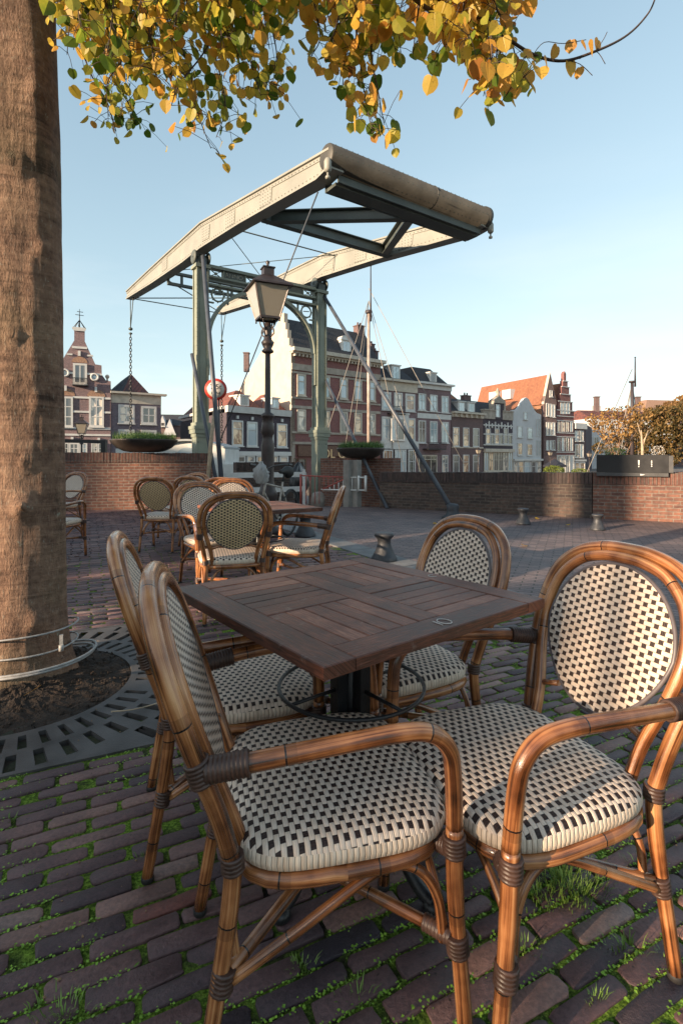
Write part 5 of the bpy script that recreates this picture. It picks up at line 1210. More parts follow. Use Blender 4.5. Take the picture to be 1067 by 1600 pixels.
# ------------------------------------------------------------------ buildings across the canal
def glass(name, col, rough=.12, amt=.6, col2=None, warm=False):  # reflections of sky and sunlit houses are painted into the pane colour
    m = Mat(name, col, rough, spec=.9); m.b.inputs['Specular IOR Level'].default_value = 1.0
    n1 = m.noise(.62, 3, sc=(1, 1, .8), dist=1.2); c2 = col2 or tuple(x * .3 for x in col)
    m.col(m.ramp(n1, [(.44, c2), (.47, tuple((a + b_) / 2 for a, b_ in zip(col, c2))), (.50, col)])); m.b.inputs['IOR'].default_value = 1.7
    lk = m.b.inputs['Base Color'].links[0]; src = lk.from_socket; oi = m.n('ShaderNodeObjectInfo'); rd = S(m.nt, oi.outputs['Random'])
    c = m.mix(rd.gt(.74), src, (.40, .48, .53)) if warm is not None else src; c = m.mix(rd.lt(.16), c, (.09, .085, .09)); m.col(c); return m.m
M['g_sky'] = glass('painted_sky_reflection', (.50, .60, .64), .08, col2=(.30, .40, .44)); M['g_warm'] = glass('painted_warm_reflection', (.85, .58, .36), .12, col2=(.30, .15, .085)); M['g_dark'] = glass('dark_glass', (.05, .05, .055), .06); M['g_mix'] = glass('painted_pale_reflection', (.76, .62, .50), .1, col2=(.16, .16, .17))  # warm, pale and sky panes carry painted reflections, no curtains
M['white_trim'] = simple('white_wood_trim', (.56, .55, .53), .5, .12, 2); M['cream_trim'] = simple('cream_stone_trim', (.52, .46, .38), .7, .2, 2); M['tan_trim'] = simple('weathered_stone_trim', (.36, .31, .26), .8, .3, 2)
def tile_mat(name, c1, c2, s=.24):
    m = Mat(name, c1, .8); u, v = m.uv(); wv = ((u / s).fr() - .5).abs(); rw = (v / (s * 1.2)).fr()
    rn = m.noise(1.0, 2, m.comb((u / s).fl() * 7.3, (v / (s * 1.2)).fl() * 3.1)); c = m.ramp(rn * .7 + m.noise(.5, 5) * .3, [(.3, c2), (.7, c1)]); c = m.mix((wv * 2.0).pow(2.0) * .55, c, (.02, .015, .015))
    m.col(c); m.bump(wv * -1.0 + rw * .5, .03); return m.m
M['t_orange'] = tile_mat('orange_roof_tile', (.36, .15, .075), (.22, .08, .045)); M['t_red'] = tile_mat('red_roof_tile', (.28, .085, .055), (.13, .045, .035)); M['t_dark'] = tile_mat('dark_roof_tile', (.052, .054, .064), (.028, .028, .034)); M['t_mixed'] = tile_mat('mixed_roof_tile', (.26, .08, .06), (.03, .025, .03), .3)
def fb(name, c1, c2, mo, **k): return brick_mat(name, c1, c2, mo, .22, .066, .008, bump=.004, dark=k.get('dark', .25), dscale=.35)
M['b_purple'] = fb('purple_brick', (0.238, 0.140, 0.151), (0.140, 0.087, 0.103), (0.252, 0.210, 0.212)); M['b_red'] = fb('dark_red_brick', (0.26, 0.105, 0.09), (0.196, 0.070, 0.076), (0.224, 0.140, 0.136)); M['b_brown'] = fb('brown_brick', (0.182, 0.109, 0.106), (0.105, 0.070, 0.076), (0.154, 0.126, 0.121))
M['b_dark'] = fb('nearly_black_brick', (0.084, 0.063, 0.083), (0.053, 0.042, 0.054), (0.077, 0.063, 0.073)); M['b_grey'] = fb('grey_violet_brick', (0.210, 0.168, 0.204), (0.140, 0.115, 0.144), (0.196, 0.168, 0.181)); M['b_orange'] = fb('orange_brick', (.36, .17, .09), (.26, .12, .07), (.30, .20, .13))
M['plaster_sun'] = simple('cream_plaster', (.56, .45, .36), .85, .14, 1.2, .01, 6); M['plaster_white'] = simple('white_plaster', (.52, .52, .53), .8, .12, 1.0); M['arch_tan'] = simple('tan_brick_arch', (.32, .19, .13), .85, .4, 9)
GB = -1.05
class Fac:
    def __init__(s, px0, d0, dirv, px1=None, length=None):
        s.A = Vector(((px0 - CX) / F_PX * d0, d0)); s.D = Vector(dirv).normalized(); s.n = Vector((s.D.y, -s.D.x))
        if s.n.dot(-s.A) < 0: s.n = -s.n
        s.W = s.u(px1) if px1 is not None else length
    def u(s, px, off=0):
        k = (px - CX) / F_PX; A = s.A + s.n * off
        return (k * A.y - A.x) / (s.D.x - k * s.D.y)
    def z(s, px, py, off=0):
        A = s.A + s.n * off; y = A.y + s.D.y * s.u(px, off); return H - (py - CY) / F_PX * y
    def w(s, u, z, off=0):
        p = s.A + s.D * u + s.n * off; return Vector((p.x, p.y, z))
    def end(s): return s.A + s.D * s.W
    def box(s, mb, u0, u1, z0, z1, o0, o1, mi=0):
        mb.hexa([s.w(u0, z0, o1), s.w(u1, z0, o1), s.w(u1, z0, o0), s.w(u0, z0, o0), s.w(u0, z1, o1), s.w(u1, z1, o1), s.w(u1, z1, o0), s.w(u0, z1, o0)], mi)
    def rect(s, x0, x1, y0, y1, off=0):
        xm = (x0 + x1) / 2; return s.u(x0, off), s.u(x1, off), s.z(xm, y1, off), s.z(xm, y0, off)
def window(F, par, x0, x1, y0, y1, gm='g_sky', cols=1, rows=2, off=0, fw=.065, frame='white_trim', sill=True, head=.38):
    u0, u1, z0, z1 = F.rect(x0, x1, y0, y1, off); mb = MB(); o0, o1 = off + .01, off + .10; fw = min(fw, (u1 - u0) * .16)
    F.box(mb, u0, u0 + fw, z0, z1, o0, o1); F.box(mb, u1 - fw, u1, z0, z1, o0, o1); F.box(mb, u0 + fw, u1 - fw, z0, z0 + fw, o0, o1); F.box(mb, u0 + fw, u1 - fw, z1 - fw, z1, o0, o1)
    mw = fw * .5
    for k in range(1, cols): c = u0 + (u1 - u0) * k / cols; F.box(mb, c - mw / 2, c + mw / 2, z0 + fw, z1 - fw, o0 + .003, o1 - .02)
    hz = [z1 - (z1 - z0) * head] if rows == 2 else [z0 + (z1 - z0) * k / rows for k in range(1, rows)]
    for c in hz: F.box(mb, u0 + fw, u1 - fw, c - mw / 2, c + mw / 2, o0 + .005, o1 - .015)
    if sill: F.box(mb, u0 - .06, u1 + .06, z0 - .10, z0 - .002, o0, off + .2)
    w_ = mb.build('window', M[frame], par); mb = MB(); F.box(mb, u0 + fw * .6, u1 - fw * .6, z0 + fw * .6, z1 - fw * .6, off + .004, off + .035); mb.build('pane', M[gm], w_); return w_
def band(F, mb, x0, x1, y0, y1, off=.08, o0=.0, py_at=None):
    xm = py_at if py_at is not None else x0; F.box(mb, F.u(x0), F.u(x1), F.z(xm, y1), F.z(xm, y0), o0 + .002, off)
def frustum(F, u0, u1, z0, v0, v1, z1, o0, depth, back, back2=None, mi=0):
    mb = MB(); back2 = back if back2 is None else back2
    mb.hexa([F.w(u0, z0, o0), F.w(u1, z0, o0), F.w(u1, z0, -depth), F.w(u0, z0, -depth), F.w(v0, z1, -back), F.w(v1, z1, -back), F.w(v1, z1, -depth + back2), F.w(v0, z1, -depth + back2)], mi); return mb
def house(name, label, F, wallmat, ztop, depth=9, group=None, cat='house'):
    t = thing(name, label, cat, (F.A.x, F.A.y, GB), group); mb = MB(); F.box(mb, 0, F.W, GB, ztop, -depth, 0); mb.build('wall', M[wallmat], t); return t
def dormer(F, par, x0, x1, y0, y1, off, depth=1.5, gm='g_sky', wall='white_trim', cols=2, arch=False, rows=1):
    u0, u1, z0, z1 = F.rect(x0, x1, y0, y1, off); mb = MB(); F.box(mb, u0, u1, z0, z1, off - depth, off); F.box(mb, u0 - .1, u1 + .1, z1 + .002, z1 + .12, off - depth, off + .12)
    if arch: 
        cu, r_ = (u0 + u1) / 2, (u1 - u0) / 2 + .06
        mb.prism([F.w(cu + r_ * math.cos(math.pi * k / 10), z1 + .11 + r_ * .6 * math.sin(math.pi * k / 10), off + .05) for k in range(11)], tuple((F.w(0, 0, -depth) - F.w(0, 0, 0))))
    dm = mb.build('dormer', M[wall], par); pad = (u1 - u0) * .16; mb = MB(); zz0, zz1 = z0 + .12, z1 - pad * .7
    n = cols
    for k in range(n):
        a_ = u0 + pad + (u1 - u0 - 2 * pad) * k / n + .02; b_ = u0 + pad + (u1 - u0 - 2 * pad) * (k + 1) / n - .02; F.box(mb, a_, b_, zz0, zz1, off + .004, off + .02)
    mb.build('pane', M[gm], dm)
def chimney(F, par, x0, x1, y0, y1, off, depth=.9, mat='b_brown'):
    u0, u1, z0, z1 = F.rect(x0, x1, y0, y1, off); mb = MB(); F.box(mb, u0, u1, z0 - 1.2, z1 - .12, off - depth, off); F.box(mb, u0 - .06, u1 + .06, z1 - .118, z1, off - depth - .06, off + .06)
    for k in (.3, .7): mb.lathe([(.12, 0), (.09, .35)], F.w(u0 + (u1 - u0) * k, z1, off - depth / 2), 10)
    mb.build('chimney', M[mat], par)

HG = 'canal houses across the water'
# --- S1 gabled house on the left
F = Fac(88, 46, (.92, .39), 173.5); zt_ = F.z(131, 585); t = thing('gabled_house', 'purple brick house with an ornate shouldered gable and weathervane, left of the chain', 'house', (F.A.x, F.A.y, GB), HG)
out = [(88, 745), (88, 563), (100, 561.5), (103, 556), (116.5, 533), (116.5, 515.5), (132.5, 515.5), (132.5, 532), (149.4, 568), (159, 569), (159.3, 583), (162, 589), (164.5, 592.5), (173.5, 593.5), (173.5, 745)]
mb = MB(); mb.prism([F.w(F.u(x), GB if y > 740 else F.z(131, y)) for x, y in out], tuple(F.w(0, 0, -.5) - F.w(0, 0, 0))); mb.build('wall', M['b_purple'], t)
mb = MB(); F.box(mb, 0.02, F.W - .02, GB, F.z(131, 600), -9, -.502); mb.build('rear_wall', M['b_purple'], t)
mb = MB(); mb.prism([F.w(F.u(90), F.z(131, 600), -.51), F.w(F.u(172), F.z(131, 600), -.51), F.w(F.u(124.5), F.z(131, 535), -.51)], tuple(F.w(0, 0, -8) - F.w(0, 0, 0))); mb.build('roof', M['t_dark'], t)
mb = MB()
for x0, x1, y0, y1 in ((113.5, 135, 512.3, 516), (115.5, 133.5, 516, 518), (113, 137, 542, 545.5), (105, 114, 554, 556.5), (137, 146, 554, 556.5), (89, 114.7, 582.5, 585.5), (136.5, 160, 582.5, 585.5), (88.2, 91, 619.8, 622.8), (114.8, 139.6, 619.8, 622.8), (162.8, 173.4, 619.8, 622.8), (114.8, 139.6, 642, 645), (162.8, 173.4, 642, 645), (88.2, 173.4, 667.5, 671), (88.2, 173.4, 678, 681)): F.box(mb, F.u(x0), F.u(x1), F.z(131, y1), F.z(131, y0), .001, .10)
for x, y in ((103, 608), (150.5, 608), (124.5, 553), (113.5, 687), (155, 688)): F.box(mb, F.u(x - 2), F.u(x + 2), F.z(131, y + 4), F.z(131, y - 4), .002, .16)
build_each(mb, 'stone_band', M['white_trim'], t)
for x, y, r_ in ((102.3, 584.4, 5), (148.5, 588.5, 5)):
    mb = MB(); c = F.w(F.u(x), F.z(131, y), .06); n3_ = Vector((F.n.x, F.n.y, 0)); rr_ = r_ / F_PX * 47; mb.torus(c + n3_ * .06, rr_, .09, X=Vector((F.D.x, F.D.y, 0)), Y=Z3, n=24, m=6); w_ = mb.build('window', M['white_trim'], t); w_['label'] = 'round porthole window'
    mb = MB(); mb.lathe([(.01, 0), (rr_, 0), (rr_, .03), (.01, .03)], c, 24, axis=n3_); mb.build('pane', M['g_sky'], w_)
mb = MB()
for x, y, r_, y1 in ((103, 619, 13, 9), (151, 619, 13, 9), (125, 567, 11, 8)):
    c = (F.u(x), F.z(131, y)); rr_ = r_ / F_PX * 47
    mb.prism([F.w(c[0] + rr_ * math.cos(math.pi * k / 12), c[1] + rr_ * .85 * math.sin(math.pi * k / 12), .03) for k in range(13)], tuple(F.w(0, 0, -.028) - F.w(0, 0, 0)))
build_each(mb, 'brick_arch', M['arch_tan'], t)
for x0, x1, y0, y1 in ((91, 114.7, 619.7, 667), (139.6, 162.8, 619.7, 667)): window(F, t, x0, x1, y0, y1, 'g_mix', 2, 3, .03, .16)
window(F, t, 114.7, 136.6, 568, 600.5, 'g_sky', 2, 1, .05, .22)
mb = MB(); u0, u1, z0, z1 = F.rect(113.5, 138, 591, 601, .5)
for k in range(13): mb.tube([F.w(u0 + (u1 - u0) * k / 12, z0, .5), F.w(u0 + (u1 - u0) * k / 12, z1, .5)], .02, 4)
F.box(mb, u0, u1, z0 - .08, z0, .002, .55); F.box(mb, u0, u1, z1, z1 + .05, .47, .53); mb.build('balcony', M['black_paint'], t)
for x0, x1 in ((97, 108), (108.5, 124), (124.5, 137), (143, 153), (153.5, 165)): window(F, t, x0, x1, 692, 715, 'g_mix', 2, 2, .03, .14)
mb = MB(); mb.lathe([(.22, 0), (.22, .15), (.10, .25), (.17, .4), (.14, .6), (.02, 1.2)], F.w(F.u(95), F.z(131, 563), -.25), 12); mb.lathe([(.16, 0), (.08, .12), (.07, .22), (.17, .36), (.19, .46), (.13, .58), (.02, .64)], F.w(F.u(168), F.z(131, 593.5), -.25), 12); build_each(mb, 'finial', M['tan_trim'], t)
mb = MB(); q = F.w(F.u(124.5), F.z(131, 512), -.2); mb.tube([q, q + Z3 * 1.7], [.06, .02], 6); mb.tube([q + Z3 * 1.15 - g3 * .35, q + Z3 * 1.15 + g3 * .35], .03, 5); mb.tube([q + Z3 * 1.45 - g3 * .2, q + Z3 * 1.45 + g3 * .3], .03, 5)
for k in range(6): mb.tube([q + Vector((math.cos(k) * .5, math.sin(k) * .5, 0)), q + Z3 * .7], .03, 4)
mb.build('weathervane', M['black_paint'], t)
# --- S2 grey house with lettered frieze
e = F.end(); F2 = Fac(174, e.y + .2, (.85, .53), 252); F = F2; zt_ = F.z(176, 613); t = house('frieze_house', 'grey violet brick house with a cream frieze and pyramid roof, seen behind the hanging chain', F, 'b_grey', zt_, 9, HG)
mb = MB(); F.box(mb, 0, F.W, F.z(176, 629), F.z(176, 614.5), .002, .06); mb.build('frieze', M['cream_trim'], t)
mb = MB(); F.box(mb, -.1, F.W + .45, F.z(176, 614.5), F.z(176, 611.5), -.2, .45); build_each(mb, 'cornice', M['cream_trim'], t)
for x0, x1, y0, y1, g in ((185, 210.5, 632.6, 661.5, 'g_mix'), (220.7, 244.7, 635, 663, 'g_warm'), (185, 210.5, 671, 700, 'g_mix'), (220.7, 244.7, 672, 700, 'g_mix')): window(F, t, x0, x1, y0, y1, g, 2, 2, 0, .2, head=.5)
zr = F.z(205, 584, -3); ur = F.u(205, -3); mb = MB(); z0 = zt_ + .05; v = [F.w(0, z0, -.1), F.w(F.u(235), z0, -.1), F.w(ur, zr, -3), F.w(0, z0, -8.9), F.w(F.u(235), z0, -8.9), F.w(ur, zr, -8.9), F.w(F.u(192), z0, -.1)]
mb.poly([v[6], v[1], v[2]], 0); mb.poly([v[0], v[6], v[2]], 1); mb.poly([v[0], v[2], v[5], v[3]], 1); mb.poly([v[1], v[4], v[5], v[2]], 0); mb.poly([v[3], v[5], v[4]], 1); mb.build('roof', [M['t_mixed'], M['t_dark']], t)
# --- small far houses in the gap
F = Fac(244, 78, (1, .2), 300); t = thing('distant_house', 'small far off houses in the gap left of the black corner house', 'house', (F.A.x, F.A.y, GB), HG); mb = MB(); F.box(mb, 0, F.W, GB, F.z(270, 665), -8, 0); mb.build('wall', M['b_brown'], t)
mb = frustum(F, -.3, F.W, F.z(270, 665), 0, F.W, F.z(270, 645), .2, 8, 3.5, 3.5); mb.build('roof', M['t_dark'], t)
mb = MB()
for xa, xb, ya, yb in ((248, 262, 668, 650), (256, 276, 680, 655)): mb.prism([F.w(F.u(xa), F.z(262, ya), .6), F.w(F.u(xb), F.z(262, ya), .6), F.w(F.u((xa + xb) / 2), F.z(262, yb), .6)], tuple(F.w(0, 0, -2) - F.w(0, 0, 0)))
build_each(mb, 'gable', M['plaster_white'], t); window(F, t, 252, 258, 660, 666, 'g_dark', 1, 1, .62)
# --- S3 dark corner house
F = Fac(354.3, 43.6, (.66, .75), 453.3); zt_ = F.z(356, 644); zc = F.z(356, 633.6)
F3 = F; t = thing('corner_house', 'near black brick corner house with a white cornice and red roof, behind the street lamp', 'house', (F.A.x, F.A.y, GB), HG)
sideD = Vector((P(281.6, 650, 56).x - F.A.x, 56 - F.A.y)).normalized(); SL = 14.5
def w3(u, v, z): p = F3.A + F3.D * u + sideD * v; return Vector((p.x, p.y, z))
mb = MB(); mb.hexa([w3(0, 0, GB), w3(F.W, 0, GB), w3(F.W, SL, GB), w3(0, SL, GB), w3(0, 0, zt_), w3(F.W, 0, zt_), w3(F.W, SL, zt_), w3(0, SL, zt_)]); mb.build('wall', M['b_dark'], t)
mb = MB(); mb.hexa([w3(-.02, -.3, zt_), w3(F.W, -.3, zt_), w3(F.W, .4, zt_), w3(-.02, .4, zt_), w3(-.02, -.4, zc), w3(F.W, -.4, zc), w3(F.W, .4, zc), w3(-.02, .4, zc)]); mb.hexa([w3(-.25, .41, zt_ + .3), w3(.2, .41, zt_ + .3), w3(.2, SL, zt_ + .3), w3(-.25, SL, zt_ + .3), w3(-.25, .41, zc), w3(.2, .41, zc), w3(.2, SL, zc), w3(-.25, SL, zc)]); build_each(mb, 'cornice', M['white_trim'], t)
mb = MB(); zr1 = zc + 1.75; mb.hexa([w3(.1, .3, zc), w3(F.W * .55, .3, zc), w3(F.W * .55, SL, zc), w3(.1, SL, zc), w3(2.1, 2.6, zr1), w3(2.6, 2.6, zr1), w3(2.6, SL - .2, zr1), w3(2.1, SL - .2, zr1)]); mb.hexa([w3(F.W * .56, .35, zc), w3(F.W, .35, zc), w3(F.W, 6, zc), w3(F.W * .56, 6, zc), w3(F.W * .78, 3, zr1), w3(F.W * .80, 3, zr1), w3(F.W * .80, 4, zr1), w3(F.W * .78, 4, zr1)]); mb.build('roof', M['t_red'], t)
dormer(F, t, 375.5, 389.5, 619, 634.5, -.5); dormer(F, t, 425, 436, 623, 638.5, -.5)
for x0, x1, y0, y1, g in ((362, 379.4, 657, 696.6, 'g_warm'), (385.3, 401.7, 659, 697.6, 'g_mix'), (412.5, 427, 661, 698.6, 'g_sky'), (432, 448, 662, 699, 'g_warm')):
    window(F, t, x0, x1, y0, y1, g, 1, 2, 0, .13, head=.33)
mb = MB()
for x, y in ((370.5, 652), (393.5, 654), (440, 657)): F.box(mb, F.u(x - 1.5), F.u(x + 1.5), F.z(x, y + 2.5), F.z(x, y - 2.5), .003, .14)
F.box(mb, 0, F.W, F.z(356, 712), F.z(356, 705), .003, .2); build_each(mb, 'trim', M['white_trim'], t)
for x0, x1, g in ((357, 368, 'g_warm'), (370, 383, 'g_warm'), (385, 398, 'g_mix'), (400, 412, 'g_warm'), (424, 434, 'g_mix'), (436, 450, 'g_mix')): window(F, t, x0, x1, 712, 738, g, 1, 2, .02, .18, sill=False)
chimney(F, t, 374, 382, 551, 575, -9, 1.1) if False else None
# --- S4 big red brick house with sunlit gable end
F = Fac(455.4, 49, (.786, .618), 594); F4 = F; zt_ = F.z(457, 549); t = house('cafe_house', 'large red brick house with stone bands and dark mansard roof behind the right post', F, 'b_red', zt_, 5, HG)
SD = Fac(455.4, 49, (-.618, .786), length=20)
def sw(px, py, o=.0): return SD.w(SD.u(px), SD.z(px, py), o)
n4 = Vector((F.D.x, F.D.y, 0))
out = [(455.4, 745), (455.4, 548), (454.5, 540), (452, 540), (452, 528), (449.5, 528), (449.5, 515), (446.5, 515), (446.5, 504), (444, 504), (444, 489), (438, 489), (437, 500), (428, 517), (372, 612), (372, 640), (338, 652), (338, 745)]
out = [(x, y) for x, y in out]
mb = MB(); mb.prism([Vector((q.x, q.y, GB if py > 740 else q.z)) for (px, py) in out for q in [sw(px, py, .02)]], -n4 * .02 + n4 * .45); mb.build('gable_wall', M['plaster_sun'], t)
zr_ = SD.z(441, 497); ridge_o = -SD.u(441)
mb = MB(); mb.hexa([F.w(.45, zt_, .1), F.w(F.W, zt_, .1), F.w(F.W, zt_, -5), F.w(.45, zt_, -5), F.w(.45, zr_, ridge_o), F.w(F.W - .8, zr_, ridge_o), F.w(F.W - .8, zr_ - .1, ridge_o - .8), F.w(.45, zr_ - .1, ridge_o - .8)]); mb.build('roof', M['t_dark'], t)
mb = MB(); F.box(mb, -.15, F.W + .2, zt_ - .02, F.z(457, 543.5), -.2, .75); F.box(mb, -.1, F.W + .15, F.z(457, 552), zt_ - .021, .002, .4)
for k in range(26): F.box(mb, .2 + k * .43, .38 + k * .43, F.z(457, 556), F.z(457, 552.1), .003, .35)
build_each(mb, 'cornice', M['cream_trim'], t)
mb = MB()
for y0, y1, o in ((567.5, 577.5, .14), (579.5, 582.5, .07), (619.5, 622.5, .1), (633, 637.5, .08), (673.5, 677, .12), (690, 694, .2)): F.box(mb, .0, F.W, F.z(457, y1), F.z(457, y0), .003, o)
F.box(mb, .003, .35, GB, F.z(457, 690), .003, .09); build_each(mb, 'stone_band', M['tan_trim'], t)
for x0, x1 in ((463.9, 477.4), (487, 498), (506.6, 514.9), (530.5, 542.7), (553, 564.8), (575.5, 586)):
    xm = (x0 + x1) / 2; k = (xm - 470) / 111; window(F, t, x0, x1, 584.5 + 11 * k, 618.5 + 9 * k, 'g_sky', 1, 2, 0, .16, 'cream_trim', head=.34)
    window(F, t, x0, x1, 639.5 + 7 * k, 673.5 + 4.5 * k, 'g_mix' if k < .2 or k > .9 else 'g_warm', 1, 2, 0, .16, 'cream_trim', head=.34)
M['sign_brown'] = simple('brown_wood_fascia', (.14, .07, .045), .6, .3, 5); M['gold'] = simple('gold_letter', (.75, .50, .26), .4, .1)
mb = MB(); F.box(mb, F.u(464), F.u(590), F.z(465, 713), F.z(465, 696), .02, .26); sb = mb.build('sign_board', M['sign_brown'], t)
text_mb('OL CA', 1.25, F.w(F.u(523.5), F.z(523, 709.5), .28), Vector((F.D.x, F.D.y, 0)), Z3, M['gold'], 'lettering', sb, .02)
for x0, x1, g in ((458.5, 463.5, 'g_dark'), (465, 478, 'g_warm'), (503, 520, 'g_dark'), (522, 545, 'g_dark'), (548, 570, 'g_dark')): window(F, t, x0, x1, 716, 745, g, 1, 2, .02, .12, 'sign_brown', False)
dormer(F, t, 498, 507.5, 526, 549, -.4, 1.6, arch=True); dormer(F, t, 533.5, 548.5, 532, 554, -.4, 1.6, arch=True)
chimney(F, t, 559.5, 569.5, 508, 516, ridge_o + .2, .8); chimney(F, t, 580, 585.5, 537, 556, -3, .8); chimney(F, t, 586.5, 591, 548, 562, -2, .8)
mb = MB(); q = sw(379, 566, -.5); mb.box(q, (.55, .55, 2.0)); mb.box(q + Z3 * 1.05, (.68, .68, .12)); mb.build('chimney', M['b_brown'], t)
# --- S5
e = F.end(); F = Fac(592.5, e.y + .1, (.81, .58), 651.2); zt_ = F.z(593, 596); t = house('bay_house', 'tall house with white framed bay window and white cornice beside the red brick house', F, 'b_purple', zt_, 9, HG)
mb = MB(); F.box(mb, -.02, F.W, F.z(593, 594), F.z(593, 590.5), -.2, .55); F.box(mb, 0, F.W, F.z(593, 609), F.z(593, 594.2), .002, .12)
build_each(mb, 'cornice', M['cream_trim'], t)
frustum(F, .2, F.W - .05, F.z(593, 591), .2, F.W - 1.2, F.z(593, 571), 0, 9, 1.2).build('roof', M['t_dark'], t); dormer(F, t, 612, 625, 571.5, 593, -.2, 1.5, cols=2)
window(F, t, 595.5, 610, 612.5, 640.6, 'g_warm', 1, 2, 0, .26); window(F, t, 615, 628, 613.7, 640, 'g_mix', 2, 2, 0, .16); window(F, t, 632.5, 647.5, 615.6, 643, 'g_warm', 1, 2, 0, .26)
mb = MB(); u0, u1, z0, z1 = F.rect(610.5, 633, 635.5, 646, .6)
for k in range(15): mb.tube([F.w(u0 + (u1 - u0) * k / 14, z0, .6), F.w(u0 + (u1 - u0) * k / 14, z1, .6)], .02, 4)
F.box(mb, u0, u1, z0 - .1, z0, .002, .65); F.box(mb, u0, u1, z1, z1 + .06, .57, .63); mb.build('balcony', M['black_paint'], t)
mb = MB(); u0, u1, z0, z1 = F.rect(610, 634, 648, 702); F.box(mb, u0, u1, z0, z1, .002, .5); F.box(mb, u0 - .05, u1 + .05, z1 + .001, z1 + .15, .002, .6); F.box(mb, 0.0, u0 - .06, F.z(597, 701), F.z(597, 688.7), .002, .3); F.box(mb, u1 + .06, F.W, F.z(597, 701), F.z(597, 688.7), .002, .3); mb.build('bay', M['white_trim'], t)
window(F, t, 595.6, 609, 651, 688, 'g_warm', 1, 2, 0, .22); window(F, t, 611, 618.5, 654, 687, 'g_mix', 1, 2, .5, .1); window(F, t, 620, 631.5, 654, 688, 'g_warm', 1, 2, .5, .1); window(F, t, 634.3, 647.8, 653.5, 689, 'g_warm', 1, 2, 0, .22)
for x0, x1, g in ((598, 613, 'g_warm'), (616, 634, 'g_mix'), (637, 648, 'g_dark')): window(F, t, x0, x1, 702.5, 740, g, 3, 2, .35, .14, sill=False, head=.5)
# --- S6
e = F.end(); F = Fac(651.4, e.y + .1, (.81, .58), 704.2); zt_ = F.z(652, 604); t = house('brick_house', 'three storey purple brick house with mansard roof and a black balcony, middle of the row', F, 'b_purple', zt_, 9, HG)
mb = MB(); F.box(mb, 0, F.W + .15, F.z(652, 599), F.z(652, 596), -.2, .55); F.box(mb, 0, F.W, F.z(652, 606), F.z(652, 599.2), .002, .15); F.box(mb, .0, F.W, F.z(652, 653), F.z(652, 645), .002, .06); F.box(mb, 0, F.W, F.z(652, 642.6), F.z(652, 641.4), .002, .08); build_each(mb, 'cornice', M['white_trim'], t)
frustum(F, .05, F.W - .2, F.z(652, 597), .4, F.W - 2.2, F.z(652, 570), 0, 9, 1.3).build('roof', M['t_dark'], t); dormer(F, t, 671.5, 682, 583, 600, -.2, 1.4)
for i, (x0, x1) in enumerate(((652.8, 664.3), (671, 682.5), (688.9, 700))):
    window(F, t, x0, x1, 615 + 2 * i, 641 + 2 * i, 'g_sky', 2, 2, 0, .12); window(F, t, x0, x1, 657 + 1.3 * i, 692, 'g_warm' if i == 0 else 'g_sky', 2, 2, 0, .12)
mb = MB(); u0, u1, z0, z1 = F.rect(668, 696.5, 692, 701, .8)
for k in range(17): mb.tube([F.w(u0 + (u1 - u0) * k / 16, z0, .8), F.w(u0 + (u1 - u0) * k / 16, z1, .8)], .025, 4)
F.box(mb, u0, u1, z0 - .12, z0, .002, .85); F.box(mb, u0, u1, z1, z1 + .06, .77, .83); mb.build('balcony', M['black_paint'], t)
window(F, t, 653, 682, 711, 745, 'g_dark', 3, 2, .02, .14, 'cream_trim', False, .2); window(F, t, 689.7, 699, 711, 745, 'g_mix', 2, 2, .02, .12, sill=False)
# --- S7
e = F.end(); F = Fac(705, e.y + .1, (.80, .60), 754.3); zt_ = F.z(706, 648); t = house('brick_house', 'low brown brick house with two white dormers and six tall windows painted with warm reflections', F, 'b_brown', zt_, 8, HG)
mb = MB(); F.box(mb, 0, F.W, F.z(706, 645.5), F.z(706, 642.5), -.2, .6); F.box(mb, 0, F.W, F.z(706, 651), F.z(706, 645.7), .002, .16)
for k in range(6): F.box(mb, .3 + k * .95, .5 + k * .95, F.z(706, 651), F.z(706, 645.7), .163, .45)
F.box(mb, 0, F.W, F.z(706, 700), F.z(706, 698), .002, .08); build_each(mb, 'cornice', M['cream_trim'], t)
frustum(F, .05, F.W, F.z(706, 643), .1, F.W - .3, F.z(706, 619), 0, 8, 1.8).build('roof', M['t_dark'], t)
mb = MB(); b0 = F.z(706, 631); mb.hexa([F.w(.4, b0, -2.3), F.w(F.W, b0, -2.3), F.w(F.W, b0, -9), F.w(.4, b0, -9), F.w(.8, b0 + 2.2, -4.5), F.w(F.W - 1.4, b0 + 2.2, -4.5), F.w(F.W - 1.4, b0 + 2.2, -5.5), F.w(.8, b0 + 2.2, -5.5)]); mb.build('rear_roof', M['t_orange'], t)
dormer(F, t, 715.5, 726, 628, 644, -.2, 1.4); dormer(F, t, 730.5, 741.5, 629.5, 646, -.2, 1.4); chimney(F, t, 725.7, 735.5, 617.5, 624, -2.4, .7)
for i, (x0, x1) in enumerate(((707, 716.3), (722.6, 731.8), (738, 747.4))):
    window(F, t, x0, x1, 667.5 + i * .8, 697.5 + .3 * i, 'g_warm', 1, 2, 0, .1); window(F, t, x0, x1, 710.5, 740, 'g_warm' if i else 'g_mix', 1, 2, 0, .1)
